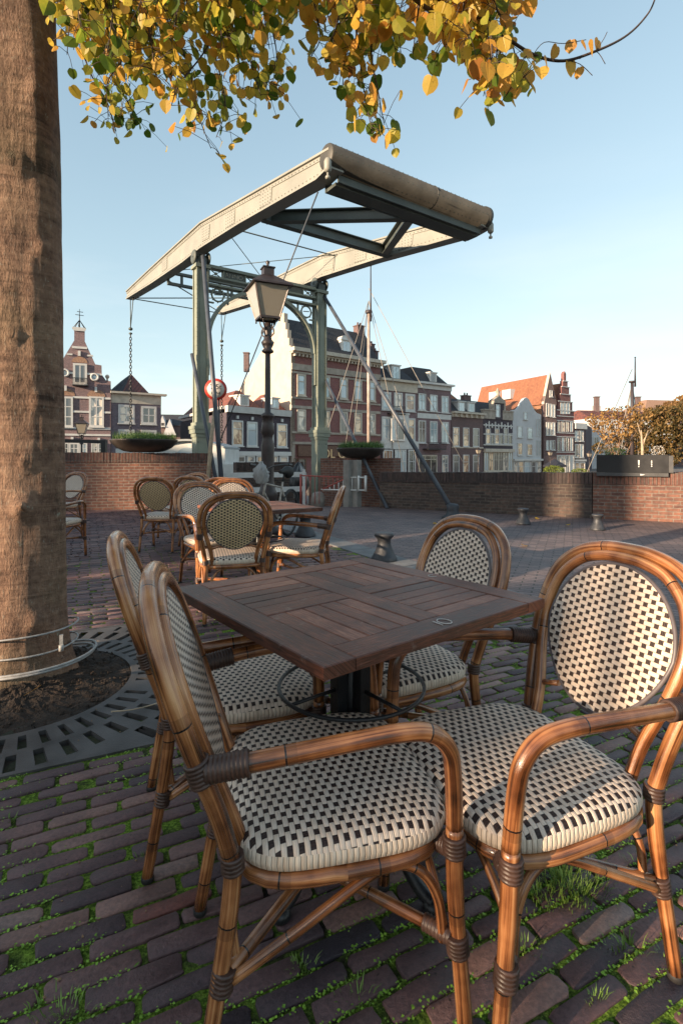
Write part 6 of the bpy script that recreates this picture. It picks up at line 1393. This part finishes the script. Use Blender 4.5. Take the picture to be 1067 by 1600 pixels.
# --- S8
e = F.end(); F = Fac(754.6, e.y + .1, (.80, .60), 800.2); zt_ = F.z(757, 654); t = house('ornate_house', 'dark brick house with white ornamental bands, pedimented dormer and big white shopfront', F, 'b_dark', zt_, 8, HG)
mb = MB()
for x0, x1 in ((754.8, 772), (783.5, 800)): F.box(mb, F.u(x0), F.u(x1), zt_ + .001, F.z(757, 641), -.4, .15); F.box(mb, F.u(x0) - .05, F.u(x1) + .05, F.z(757, 641), F.z(757, 639), -.45, .25)
build_each(mb, 'parapet', M['tan_trim'], t)
zt2 = F.z(757, 640); mb = MB(); F.box(mb, F.u(770.5), F.u(785.5), zt_ + .002, F.z(757, 628), -.6, .12); mb.build('dormer', M['b_dark'], t)
mb = MB(); F.box(mb, F.u(769), F.u(787), F.z(757, 628), F.z(757, 624.5), -.7, .25); mb.prism([F.w(F.u(768), F.z(757, 624.4), .2), F.w(F.u(788), F.z(757, 624.4), .2), F.w(F.u(778), F.z(757, 616), .2)], tuple(F.w(0, 0, -.7) - F.w(0, 0, 0))); mb.lathe([(.3, 0), (.15, .25), (.28, .55), (.1, 1.0), (.02, 1.1)], F.w(F.u(778), F.z(757, 616.5), -.1), 10)
F.box(mb, F.u(768.4), F.u(770.4), F.z(757, 640), F.z(757, 628), -.5, .2); F.box(mb, F.u(785.6), F.u(787.6), F.z(757, 640), F.z(757, 628), -.5, .2); mb.build('pediment', M['tan_trim'], t)
window(F, t, 773.5, 780, 632, 652, 'g_sky', 1, 2, .12, .1, sill=False)
mb = MB()
for y0, y1 in ((663, 665), (677.5, 679), (694, 696)): F.box(mb, 0, F.W, F.z(757, y1), F.z(757, y0), .002, .09)
for k in range(9): u = F.u(758 + k * 4.9); F.box(mb, u - .09, u + .09, F.z(757, 668), F.z(757, 658 if k % 2 else 661), .003, .12)
mb.build('ornament', M['white_trim'], t)
for x0, x1 in ((758, 765.3), (772, 779), (786, 793)): window(F, t, x0, x1, 669.5, 694, 'g_warm', 1, 2, 0, .1, head=.3)
for x0, x1 in ((766.3, 771), (780, 784.8), (794, 799)): window(F, t, x0, x1, 677, 694, 'g_dark', 1, 1, 0, .06)
mb = MB(); F.box(mb, 0, F.W, F.z(757, 706), F.z(757, 701), .002, .4); F.box(mb, 0, F.W, GB, F.z(757, 736), .002, .3); mb.build('fascia', M['cream_trim'], t)
for k in range(6): window(F, t, 755.2 + k * 7.5, 762.4 + k * 7.5, 706, 736, 'g_warm' if k % 2 else 'g_mix', 2, 2, .02, .1, 'cream_trim', False, .42)
frustum(F, .05, F.W - .05, zt_ + .001, .6, F.W - .6, zt_ + 2.6, -.6, 8, 3.0).build('roof', M['t_dark'], t)
# --- S9 white house
e = F.end(); F = Fac(800.6, e.y + .1, (.80, .60), 845); t = thing('white_house', 'pale grey white house with a bell gable and a shopfront with warm reflections painted on its panes', 'house', (F.A.x, F.A.y, GB), HG)
XR = 812; out = [(800.6, 745), (800.6, 641), (807, 640), (811, 636), (815, 628), (818, 623), (822, 621), (825.5, 623.5), (829, 630), (834, 640), (838, 645), (845, 648), (845, 745)]
mb = MB(); mb.prism([F.w(F.u(x), GB if y > 740 else F.z(x, y)) for x, y in out], tuple(F.w(0, 0, -.4) - F.w(0, 0, 0))); mb.build('wall', M['plaster_white'], t)
mb = MB(); F.box(mb, .02, F.W - .02, GB, F.z(806, 645), -8, -.402); mb.build('rear_wall', M['plaster_white'], t)
mb = MB(); zb_ = F.z(806, 645); zr_ = F.z(822, 625); ur = F.u(822); mb.prism([F.w(-.1, zb_, -.41), F.w(F.W + .1, zb_ - .3, -.41), F.w(ur, zr_, -.41)], tuple(F.w(0, 0, -9) - F.w(0, 0, 0))); mb.build('roof', M['t_orange'], t)
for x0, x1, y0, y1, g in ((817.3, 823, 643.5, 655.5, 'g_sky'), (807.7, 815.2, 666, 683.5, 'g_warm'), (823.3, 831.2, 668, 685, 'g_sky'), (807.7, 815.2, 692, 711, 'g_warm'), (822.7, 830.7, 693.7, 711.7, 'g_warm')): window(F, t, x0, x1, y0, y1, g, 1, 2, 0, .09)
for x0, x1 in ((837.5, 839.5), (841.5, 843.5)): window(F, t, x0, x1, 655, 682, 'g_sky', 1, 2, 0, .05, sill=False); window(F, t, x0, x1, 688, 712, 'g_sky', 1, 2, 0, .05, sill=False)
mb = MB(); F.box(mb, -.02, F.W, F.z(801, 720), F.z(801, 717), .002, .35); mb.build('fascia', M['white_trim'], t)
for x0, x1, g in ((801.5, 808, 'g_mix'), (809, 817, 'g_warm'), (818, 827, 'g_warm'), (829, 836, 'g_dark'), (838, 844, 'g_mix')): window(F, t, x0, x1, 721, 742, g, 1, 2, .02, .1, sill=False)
# --- S10 tall warehouse with the long orange roof
F = Fac(849.5, 74.5, (.91, .41), 869); t = thing('warehouse', 'tall dark gabled warehouse with a long sunlit orange tile roof running back to the left', 'building', (F.A.x, F.A.y, GB), HG)
ze = F.z(851, 627); za = F.z(859.5, 582); um = F.W / 2; DP = 15; mb = MB()
mb.prism([F.w(0, GB), F.w(0, ze), F.w(um, za), F.w(F.W, ze), F.w(F.W, GB)], tuple(F.w(0, 0, -.45) - F.w(0, 0, 0))); mb.build('wall', M['b_brown'], t)
mb = MB(); F.box(mb, .02, F.W - .02, GB, ze - .2, -DP, -.452); mb.build('side_wall', M['b_orange'], t)
mb = MB(); nn_ = tuple(F.w(0, 0, -DP + .3) - F.w(0, 0, 0)); mb.prism([F.w(-.3, ze - .45, -.46), F.w(um, za - .25, -.46), F.w(F.W + .3, ze - .45, -.46)], nn_); mb.build('roof', M['t_orange'], t)
mb = MB(); mb.prism([F.w(-.02, ze - .1, .02), F.w(um, za + .12, .02), F.w(um, za - .18, .02), F.w(-.02, ze - .4, .02)], tuple(F.w(0, 0, -.5) - F.w(0, 0, 0))); mb.build('gable_coping', M['cream_trim'], t)
for x0, x1, y0, y1 in ((857.8, 862, 610, 620), (852.2, 856.4, 630, 650), (857.6, 861.2, 631, 651), (862.2, 866, 632, 652), (852.2, 856.4, 659.5, 680), (857.6, 861.2, 660, 680), (862.2, 866, 660, 680), (852.2, 856.4, 688, 703), (857.6, 861.2, 688, 703), (862.2, 866, 688, 703)): window(F, t, x0, x1, y0, y1, 'g_mix', 1, 2, 0, .09)
sF = Fac(849.5, 74.5, (-.41, .91), length=15)
for v in (7.5, 10.6):   # roof dormers on the long side
    mb = MB(); q = sF.w(v, ze + 1.8, -.6); mb.box(q, (1.9, 1.7, 1.5), math.atan2(.91, -.41)); mb.build('dormer', M['plaster_white'], t)
# --- S11 stepped gable
e = F.end(); F = Fac(868.6, e.y + .2, (.85, .53), 896); t = thing('stepped_gable_house', 'narrow red brick house with a tall stepped gable and many white banded windows', 'house', (F.A.x, F.A.y, GB), HG)
out = [(868.6, 745), (868.6, 640), (871, 640), (871, 627), (874.5, 627), (874.5, 615.6), (876.7, 615.6), (876.7, 604), (879, 604), (879, 595), (880.5, 595), (880.5, 584), (882.2, 580), (884, 584), (884, 595), (886.3, 595), (886.3, 604), (888.8, 604), (888.8, 615.6), (891, 615.6), (891, 627), (893.7, 627), (893.7, 641), (896, 641), (896, 745)]
mb = MB(); mb.prism([F.w(F.u(x), GB if y > 740 else F.z(882, y)) for x, y in out], tuple(F.w(0, 0, -.5) - F.w(0, 0, 0))); mb.build('wall', M['b_red'], t)
mb = MB(); F.box(mb, .02, F.W - .02, GB, F.z(882, 645), -9, -.502); mb.build('rear_wall', M['b_red'], t)
mb = MB(); mb.prism([F.w(0, F.z(882, 640), -.51), F.w(F.W, F.z(882, 640), -.51), F.w(F.W / 2, F.z(882, 598), -.51)], tuple(F.w(0, 0, -9) - F.w(0, 0, 0))); mb.build('roof', M['t_orange'], t)
mb = MB()
for x0, x1, y in ((876.7, 888.8, 604), (874.5, 891, 615.6), (871, 893.7, 627), (868.7, 896, 641), (868.7, 896, 650), (868.7, 896, 657), (868.7, 896, 676), (868.7, 896, 682), (868.7, 896, 706), (879, 886.3, 595)): F.box(mb, F.u(x0) - .05, F.u(x1) + .05, F.z(882, y + 1.2), F.z(882, y), .002, .12)
build_each(mb, 'stone_band', M['white_trim'], t)
for k in range(3): window(F, t, 874.6 + k * 5.1, 878.8 + k * 5.1, 629.5, 647, 'g_sky', 1, 2, 0, .08, sill=False)
for k in range(4): window(F, t, 869.6 + k * 6.6, 873.8 + k * 6.6, 659, 675, 'g_warm', 1, 2, 0, .07, sill=False); window(F, t, 869.6 + k * 6.6, 874 + k * 6.6, 684, 705, 'g_dark', 1, 2, 0, .07, sill=False)
for k in range(4): window(F, t, 869 + k * 6.8, 875.4 + k * 6.8, 711, 742, 'g_mix', 2, 2, .02, .1, sill=False)
# --- S12
e = F.end(); F = Fac(896.4, e.y + .2, (.85, .53), 914); t = house('narrow_house', 'narrow brown house with paired white windows at the right end of the row', F, 'b_brown', F.z(897, 661), 9, HG)
mb = MB(); F.box(mb, 0, F.W, F.z(897, 670), F.z(897, 661), -.1, .3); F.box(mb, 0, F.W, F.z(897, 721), F.z(897, 718), .002, .2); build_each(mb, 'cornice', M['white_trim'], t)
for x0, x1 in ((896.9, 902.5), (904.5, 910.5)): window(F, t, x0, x1, 673, 689.5, 'g_mix', 1, 2, 0, .2); window(F, t, x0, x1, 694, 715, 'g_mix', 1, 2, 0, .2)
for x0, x1 in ((897, 904), (905, 913)): window(F, t, x0, x1, 722, 742, 'g_warm', 1, 2, .02, .15, sill=False)
F = Fac(914.5, 86, (.5, .86), 924); t = house('dark_side_wall', 'tall narrow blue black side wall beside the narrow brown house', F, 'b_dark', F.z(915, 663), 6, HG)
# --- background blocks
BG = 'distant buildings beyond the trees'
F = Fac(893, 108, (.97, .25), 945); t = house('orange_block', 'low sunlit orange brick block rising behind the narrow brown house', F, 'b_orange', F.z(895, 644), 8, BG, 'building')
mb = MB(); F.box(mb, -.2, F.W + .2, F.z(895, 644), F.z(895, 642.5), -8, .3); mb.build('roof', M['dark_grey'], t)
for k in range(5): window(F, t, 899 + k * 7, 904.5 + k * 7, 646, 655, 'g_sky', 2, 1, 0, .1, sill=False)
mb = MB(); F.box(mb, F.u(930), F.u(944), F.z(930, 644), F.z(930, 633), -5, -1); mb.build('roof_hut', M['plaster_white'], t)
F = Fac(922, 102, (.97, .22), 1050); t = house('apartment_block', 'long pale apartment block half hidden by the orange leaved tree', F, 'plaster_white', F.z(925, 654), 9, BG, 'building')
frustum(F, 0, F.W, F.z(925, 654), .5, F.W - .5, F.z(925, 638), .2, 9, 4.2).build('roof', M['t_mixed'], t)
for k in range(9):
    for j in range(3): window(F, t, 926 + k * 13, 935 + k * 13, 662 + j * 20, 674 + j * 20, 'g_dark', 2, 1, 0, .2, sill=False)
for x in (953.5, 1019.5):
    mb = MB(); q = F.w(F.u(x), F.z(x, 629), -4); mb.box(q, (.85, .8, 3)); mb.box(q + Z3 * 1.55, (1.1, 1.0, .2)); mb.build('chimney', M['b_brown'], t)
F = Fac(1005, 120, (.97, .2), 1100); t = house('domed_roof_house', 'brown roofed building at the far right edge above the dark trees', F, 'b_brown', F.z(1006, 645), 10, BG, 'building')
frustum(F, 0, F.W, F.z(1006, 645), 4.5, F.W - 1, F.z(1040, 622), .2, 10, 4).build('roof', M['arch_tan'], t)

# glass of the boat
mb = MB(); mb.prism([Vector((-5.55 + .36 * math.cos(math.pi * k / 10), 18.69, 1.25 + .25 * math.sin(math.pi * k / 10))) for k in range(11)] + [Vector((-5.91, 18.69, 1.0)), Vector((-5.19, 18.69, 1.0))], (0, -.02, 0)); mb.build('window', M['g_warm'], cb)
def boat(px, d, pytop, pybot, w0, label, matm, stays, hull_len, hd):
    q = P(px, pybot, d); ztop = P(px, pytop, d).z; t = thing('sailing_boat', label, 'boat', (q.x, q.y, -2.1), 'masted boats in the canal'); mb = MB(); D_ = Vector((math.cos(hd), math.sin(hd), 0)); Nn = Vector((-D_.y, D_.x, 0)); b = 0; N = 15
    for i in range(N):
        f_ = i / (N - 1) * 2 - 1; w_ = hull_len * .13 * (1 - abs(f_) ** 3) + .05
        for s_, z in ((-1, .55 + .35 * f_ * f_), (-.8, -.3), (.8, -.3), (1, .55 + .35 * f_ * f_)): p = Vector((q.x, q.y, -2.1)) + D_ * f_ * hull_len / 2 + Nn * s_ * w_ + Z3 * z; mb.v.append(p)
    for i in range(N - 1):
        for k in range(4): mb.face((i * 4 + k, (i + 1) * 4 + k, (i + 1) * 4 + (k + 1) % 4, i * 4 + (k + 1) % 4))
    mb.face((0, 1, 2, 3)); mb.face(((N - 1) * 4 + 3, (N - 1) * 4 + 2, (N - 1) * 4 + 1, (N - 1) * 4)); mb.build('hull', M['boat_roof'], t)
    mb = MB(); hh = ztop + 1.6; mb.tube([(q.x, q.y, -1.6), (q.x, q.y, -1.6 + hh * .55), (q.x, q.y, -1.6 + hh * .82)], [w0, w0 * .9, w0 * .75], 14); ms = mb.build('mast', M[matm], t)
    mb = MB(); mb.tube([(q.x + w0, q.y - w0, -1.6 + hh * .78), (q.x + w0, q.y - w0, ztop)], [w0 * .5, w0 * .28], 10); mb.lathe([(w0 * 1.5, -.08), (w0 * 1.7, 0), (w0 * 1.5, .08)], (q.x, q.y, -1.6 + hh * .82), 12); mb.lathe([(.02, 0), (w0 * .6, .05), (.02, .12)], (q.x + w0, q.y - w0, ztop), 8); mb.build('topmast', M['mast_dark'], ms)
    mb = MB()
    for (z_, dx, dy) in stays: mb.tube([(q.x, q.y, z_), (q.x + dx, q.y + dy, -1.3)], .018 * d / 25, 4)
    mb.build('rigging', M['rope'], t)
boat(576, 25, 418, 700, .092, 'sailing boat whose tall pale mast rises behind the right planter bowl', 'mast', ((8.7, -3.2, .5), (8.7, 2.2, 1), (8.7, 3.1, .5), (9.3, 6.2, 2), (8.7, -1.1, 1.5), (8.7, -1.6, 1.2)), 13, .25)
boat(987, 46, 560, 712, .17, 'sailing boat whose dark mast rises behind the orange leaved tree', 'mast_dark', ((7.8, -1.7, .5), (7.8, 1.6, .5), (7.8, -1.2, .5), (7.8, 1.1, .5), (9, -4.5, 0)), 13, .1)

# ------------------------------------------------------------------ trees and shrubs across the water
def crownmat(name, stops):
    m = Mat(name, rough=.6, spec=.3); at = m.n('ShaderNodeAttribute'); at.attribute_name = 'rnd'; rn = S(m.nt, at.outputs['Fac'])
    c = m.ramp(rn, stops); m.col(c); tl = m.n('ShaderNodeBsdfTranslucent'); m.l(c, tl.inputs[0]); mx = m.n('ShaderNodeMixShader'); mx.inputs[0].default_value = .3; m.l(m.b.outputs[0], mx.inputs[1]); m.l(tl.outputs[0], mx.inputs[2]); m.l(mx.outputs[0], m.o.inputs[0]); return m.m
M['c_orange'] = crownmat('orange_foliage', [(0, (.16, .09, .03)), (.5, (.33, .18, .06)), (1, (.46, .29, .11))]); M['c_green'] = crownmat('dark_green_foliage', [(0, (.04, .035, .012)), (.45, (.10, .075, .025)), (.75, (.20, .12, .045)), (1, (.26, .16, .055))]); M['c_tan'] = crownmat('tan_foliage', [(0, (.20, .12, .05)), (1, (.40, .23, .09))]); M['c_hedge'] = crownmat('hedge_foliage', [(0, (.08, .12, .02)), (1, (.22, .26, .05))])
def tree(base, ht, balls, mat, label, lsz, dens, tr_=.1, limbs_=5, group='trees across the water'):
    t = thing('tree', label, 'tree', tuple(base), group); mb = MB(); base = Vector(base); cz = sum(b_[2] for b_ in balls) / len(balls)
    mb.tube(crom([base, base + Vector((tr_ * .5, 0, (cz - base.z) * .4)), base + Vector((-tr_ * .4, 0, cz - base.z))], 4), [tr_ * (1.1 - .7 * k / 8) for k in range(9)], 8)
    mb.build('trunk', M['bark'], t); mb = MB()
    for x, y, z, r_ in balls:
        st = base + Vector((0, 0, (cz - base.z) * random.uniform(.35, .8))); e_ = Vector((x, y, z)); mb.tube(crom([st, st.lerp(e_, .5) + Vector((0, 0, -.06 * r_)), e_], 3), [tr_ * .45 * (1 - .12 * k) for k in range(7)], 6)
        for _ in range(3): mb.tube([st.lerp(e_, .6), e_ + Vector((random.gauss(0, r_ * .5), random.gauss(0, r_ * .5), random.gauss(0, r_ * .5)))], [tr_ * .2, tr_ * .05], 5)
    mb.build('limb', M['bark'], t); mb = MB()
    for x, y, z, r_ in balls: leafball(mb, (x, y, z), r_, r_, r_ * .85, int(dens * r_ * r_), lsz, 0, clump=2.2)
    mb.build('crown', M[mat], t); return t
random.seed(91)
def pb(px, py, d, rpx): q = P(px, py, d); return (q.x, q.y, q.z, rpx / F_PX * d)
b0 = P(966, 760, 15); b0.z = -.15
tree(b0, 2, [pb(938, 664, 15, 17), pb(925, 655, 15.2, 10), pb(955, 650, 15, 17), pb(975, 648, 15, 17), pb(990, 660, 15.2, 16), pb(968, 672, 14.8, 18), pb(950, 684, 15, 12), pb(1003, 648, 15, 13), pb(985, 680, 15.2, 12), pb(998, 635, 15.3, 8)], 'c_orange', 'small orange leaved tree rising behind the black box planter', .042, 2300, .045)
b0 = P(1003, 760, 13.5); b0.z = -.15
t = thing('bare_sapling', 'bare pale twiggy sapling behind the black box planter, right of the orange tree', 'tree', tuple(b0)); mb = MB(); mb.tube([b0, P(1003, 700, 13.5), P(1001, 672, 13.5)], [.05, .035, .012], 8); mb.tube([P(1003, 698, 13.5), P(1012, 672, 13.5)], [.02, .008], 6); mb.tube([P(1002, 685, 13.5), P(995, 660, 13.5)], [.016, .006], 6); mb.tube([P(1003, 690, 13.5), P(1020, 668, 13.6)], [.014, .006], 6); mb.build('trunk', M['old_wood'], t)
def far_tree(px, d, balls, mat, label, ls, dens, tr_): b1 = P(px, 735, d); b1.z = GB; tree(b1, 5, [pb(*q) for q in balls], mat, label, ls, dens, tr_)
far_tree(1035, 44, [(1008, 664, 44, 24), (1026, 650, 44, 20), (1046, 656, 43, 26), (1066, 646, 44, 22), (1035, 682, 43, 28), (1058, 700, 43, 22), (1015, 695, 44, 18), (1075, 680, 43, 20), (1045, 715, 42, 16)], 'c_green', 'big dark brown green tree at the right edge of the picture', .13, 620, .22)
far_tree(985, 50, [(935, 700, 50, 10), (975, 690, 50, 17), (960, 705, 49, 14), (995, 700, 50, 16), (1000, 675, 50, 13)], 'c_green', 'dark green tree low behind the orange leaved tree', .13, 620, .2)
far_tree(1072, 56, [(1050, 640, 56, 17), (1070, 632, 56, 18), (1090, 645, 56, 20), (1030, 650, 56, 12)], 'c_tan', 'tall tan leaved tree showing above the dark one at the right edge', .15, 560, .25)
mb = MB(); q = P(865, 735, 55); leafball(mb, (q.x, q.y, q.z), 1.1, .9, .55, 1500, .07); tag(mb.build('hedge', M['c_hedge']), 'clipped round green bush below the dark umbrella', 'bush')
mb = MB(); q = P(905, 737, 55); leafball(mb, (q.x, q.y, q.z), .9, .7, .35, 800, .06); tag(mb.build('hedge', M['c_hedge']), 'low green bush left of the black box planter', 'bush')
# umbrella
t = thing('parasol', 'closed in dark blue parasol open in front of the white house', 'parasol', tuple(P(866, 745, 60))); q = P(866, 727, 60); mb = MB(); N = 8; apex = q + Z3 * .75
t['label'] = 'open dark blue parasol between the white house and the stepped gable'
for k in range(N):
    a0, a1 = 2 * math.pi * k / N, 2 * math.pi * (k + 1) / N; p0_ = q + Vector((math.cos(a0), math.sin(a0), 0)) * 1.35; p1_ = q + Vector((math.cos(a1), math.sin(a1), 0)) * 1.35
    mb.poly([apex, p0_, p1_]); mb.poly([p0_, p0_ - Z3 * .18, p1_ - Z3 * .18, p1_])
M['navy'] = simple('navy_canvas', (.02, .022, .035), .8); mb.build('canopy', M['navy'], t); mb = MB(); mb.tube([apex, (q.x, q.y, GB)], .04, 8); mb.build('pole', M['dark_grey'], t)
# fallen leaves
mb0 = None; random.seed(44)
for i, (px, py, lab) in enumerate(((683, 820, 'by the dark wall'), (837, 812, 'between two bollards'), (888, 822, 'in front of the redder wall'), (200, 877, 'between the trunk and the chairs'), (820, 855, 'in the middle of the road'), (1060, 815, 'at the right edge'), (760, 838, 'near the back of the right far chair'))):
    d = H * F_PX / (py - CY); x = (px - CX) / F_PX * d; mb = MB(); a = random.random() * 6; leaf(mb, Vector((x, d, gz(d) + .015)), .085, (math.cos(a), math.sin(a), .06), (-math.sin(a), math.cos(a), .3), random.uniform(.5, .8))
    tag(mb.build('fallen_leaf', M['leaf']), 'fallen yellow leaf on the ground ' + lab, 'leaf', 'fallen leaves')
mb = MB(); mb.tube(crom([(-1.02, 2.30, .008), (-.93, 2.31, .012), (-.86, 2.36, .010), (-.82, 2.41, .008)], 4), .003, 5); tag(mb.build('fallen_twig', M['old_wood']), 'thin pale dry twig lying on the iron tree grate', 'twig')
mb = MB(); leaf(mb, P(50, 1080, 2.22) , .075, (.5, -.5, .2), (.6, .5, .3), .9); tag(mb.build('fallen_leaf', M['leaf']), 'curled brown leaf lying on the dark earth below the cable', 'leaf', 'fallen leaves')

# ------------------------------------------------------------------ blocks and a tree added out of view to shade and pattern the sun
S2 = SUN_AZ; N2 = Vector((-S2.y, S2.x)) * -1
if N2.y < 0: N2 = -N2
def sunpt(D, q): p = S2 * D + N2 * q; return p
def block(D, q0, q1, h, depth, label, mat='b_brown'):  # unseen house shape added to block the sun, gaps let patches through
    a, b_ = sunpt(D, q0), sunpt(D, q1); bk_ = S2 * depth; t = thing('sun_blocker', label, 'house', (a.x, a.y, 0), 'unseen blocks added for shade'); mb = MB()
    mb.hexa([(a.x, a.y, -.2), (b_.x, b_.y, -.2), (b_.x + bk_.x, b_.y + bk_.y, -.2), (a.x + bk_.x, a.y + bk_.y, -.2), (a.x, a.y, h), (b_.x, b_.y, h), (b_.x + bk_.x, b_.y + bk_.y, h), (a.x + bk_.x, a.y + bk_.y, h)]); mb.build('wall', M[mat], t)
    m2 = S2 * (depth / 2); mb = MB(); mb.hexa([(a.x - S2.x * .3, a.y - S2.y * .3, h + .001), (b_.x - S2.x * .3, b_.y - S2.y * .3, h + .001), (b_.x + bk_.x, b_.y + bk_.y, h + .001), (a.x + bk_.x, a.y + bk_.y, h + .001), (a.x + m2.x * .9, a.y + m2.y * .9, h + 1.5), (b_.x + m2.x * .9, b_.y + m2.y * .9, h + 1.5), (b_.x + m2.x * 1.1, b_.y + m2.y * 1.1, h + 1.5), (a.x + m2.x * 1.1, a.y + m2.y * 1.1, h + 1.5)]); mb.build('roof', M['t_dark'], t)
SD0 = 30
block(SD0, -60, .36, 7.6, 9, 'unseen house shaped block added for shade, left of the first sun gap')
block(SD0, .68, 2.75, 7.6, 9, 'narrow unseen block added for shade between two sun gaps', 'b_purple')
block(SD0, 4.3, 5.24, 9.6, 9, 'very narrow unseen block added for shade, right of the second sun gap')
block(SD0, 5.56, 11.68, 9.6, 9, 'wide unseen block added for shade in the middle of the row')
block(SD0, 12.12, 60, 9.0, 9, 'last unseen block added for shade, beyond the last sun gap', 'b_purple')
p = sunpt(13, .6); tree((p.x, p.y, 0), 4, [(p.x, p.y, 3.4, 1.0), (p.x + .6, p.y - .5, 4.4, .9), (p.x - .5, p.y + .5, 4.3, .9), (p.x, p.y, 5.2, .8)], 'c_orange', 'unseen half bare tree added to thin the sun in the first gap', .05, 120, .06, group='unseen trees added for shade')  # sparse tree added out of view to dim sun through the first gap
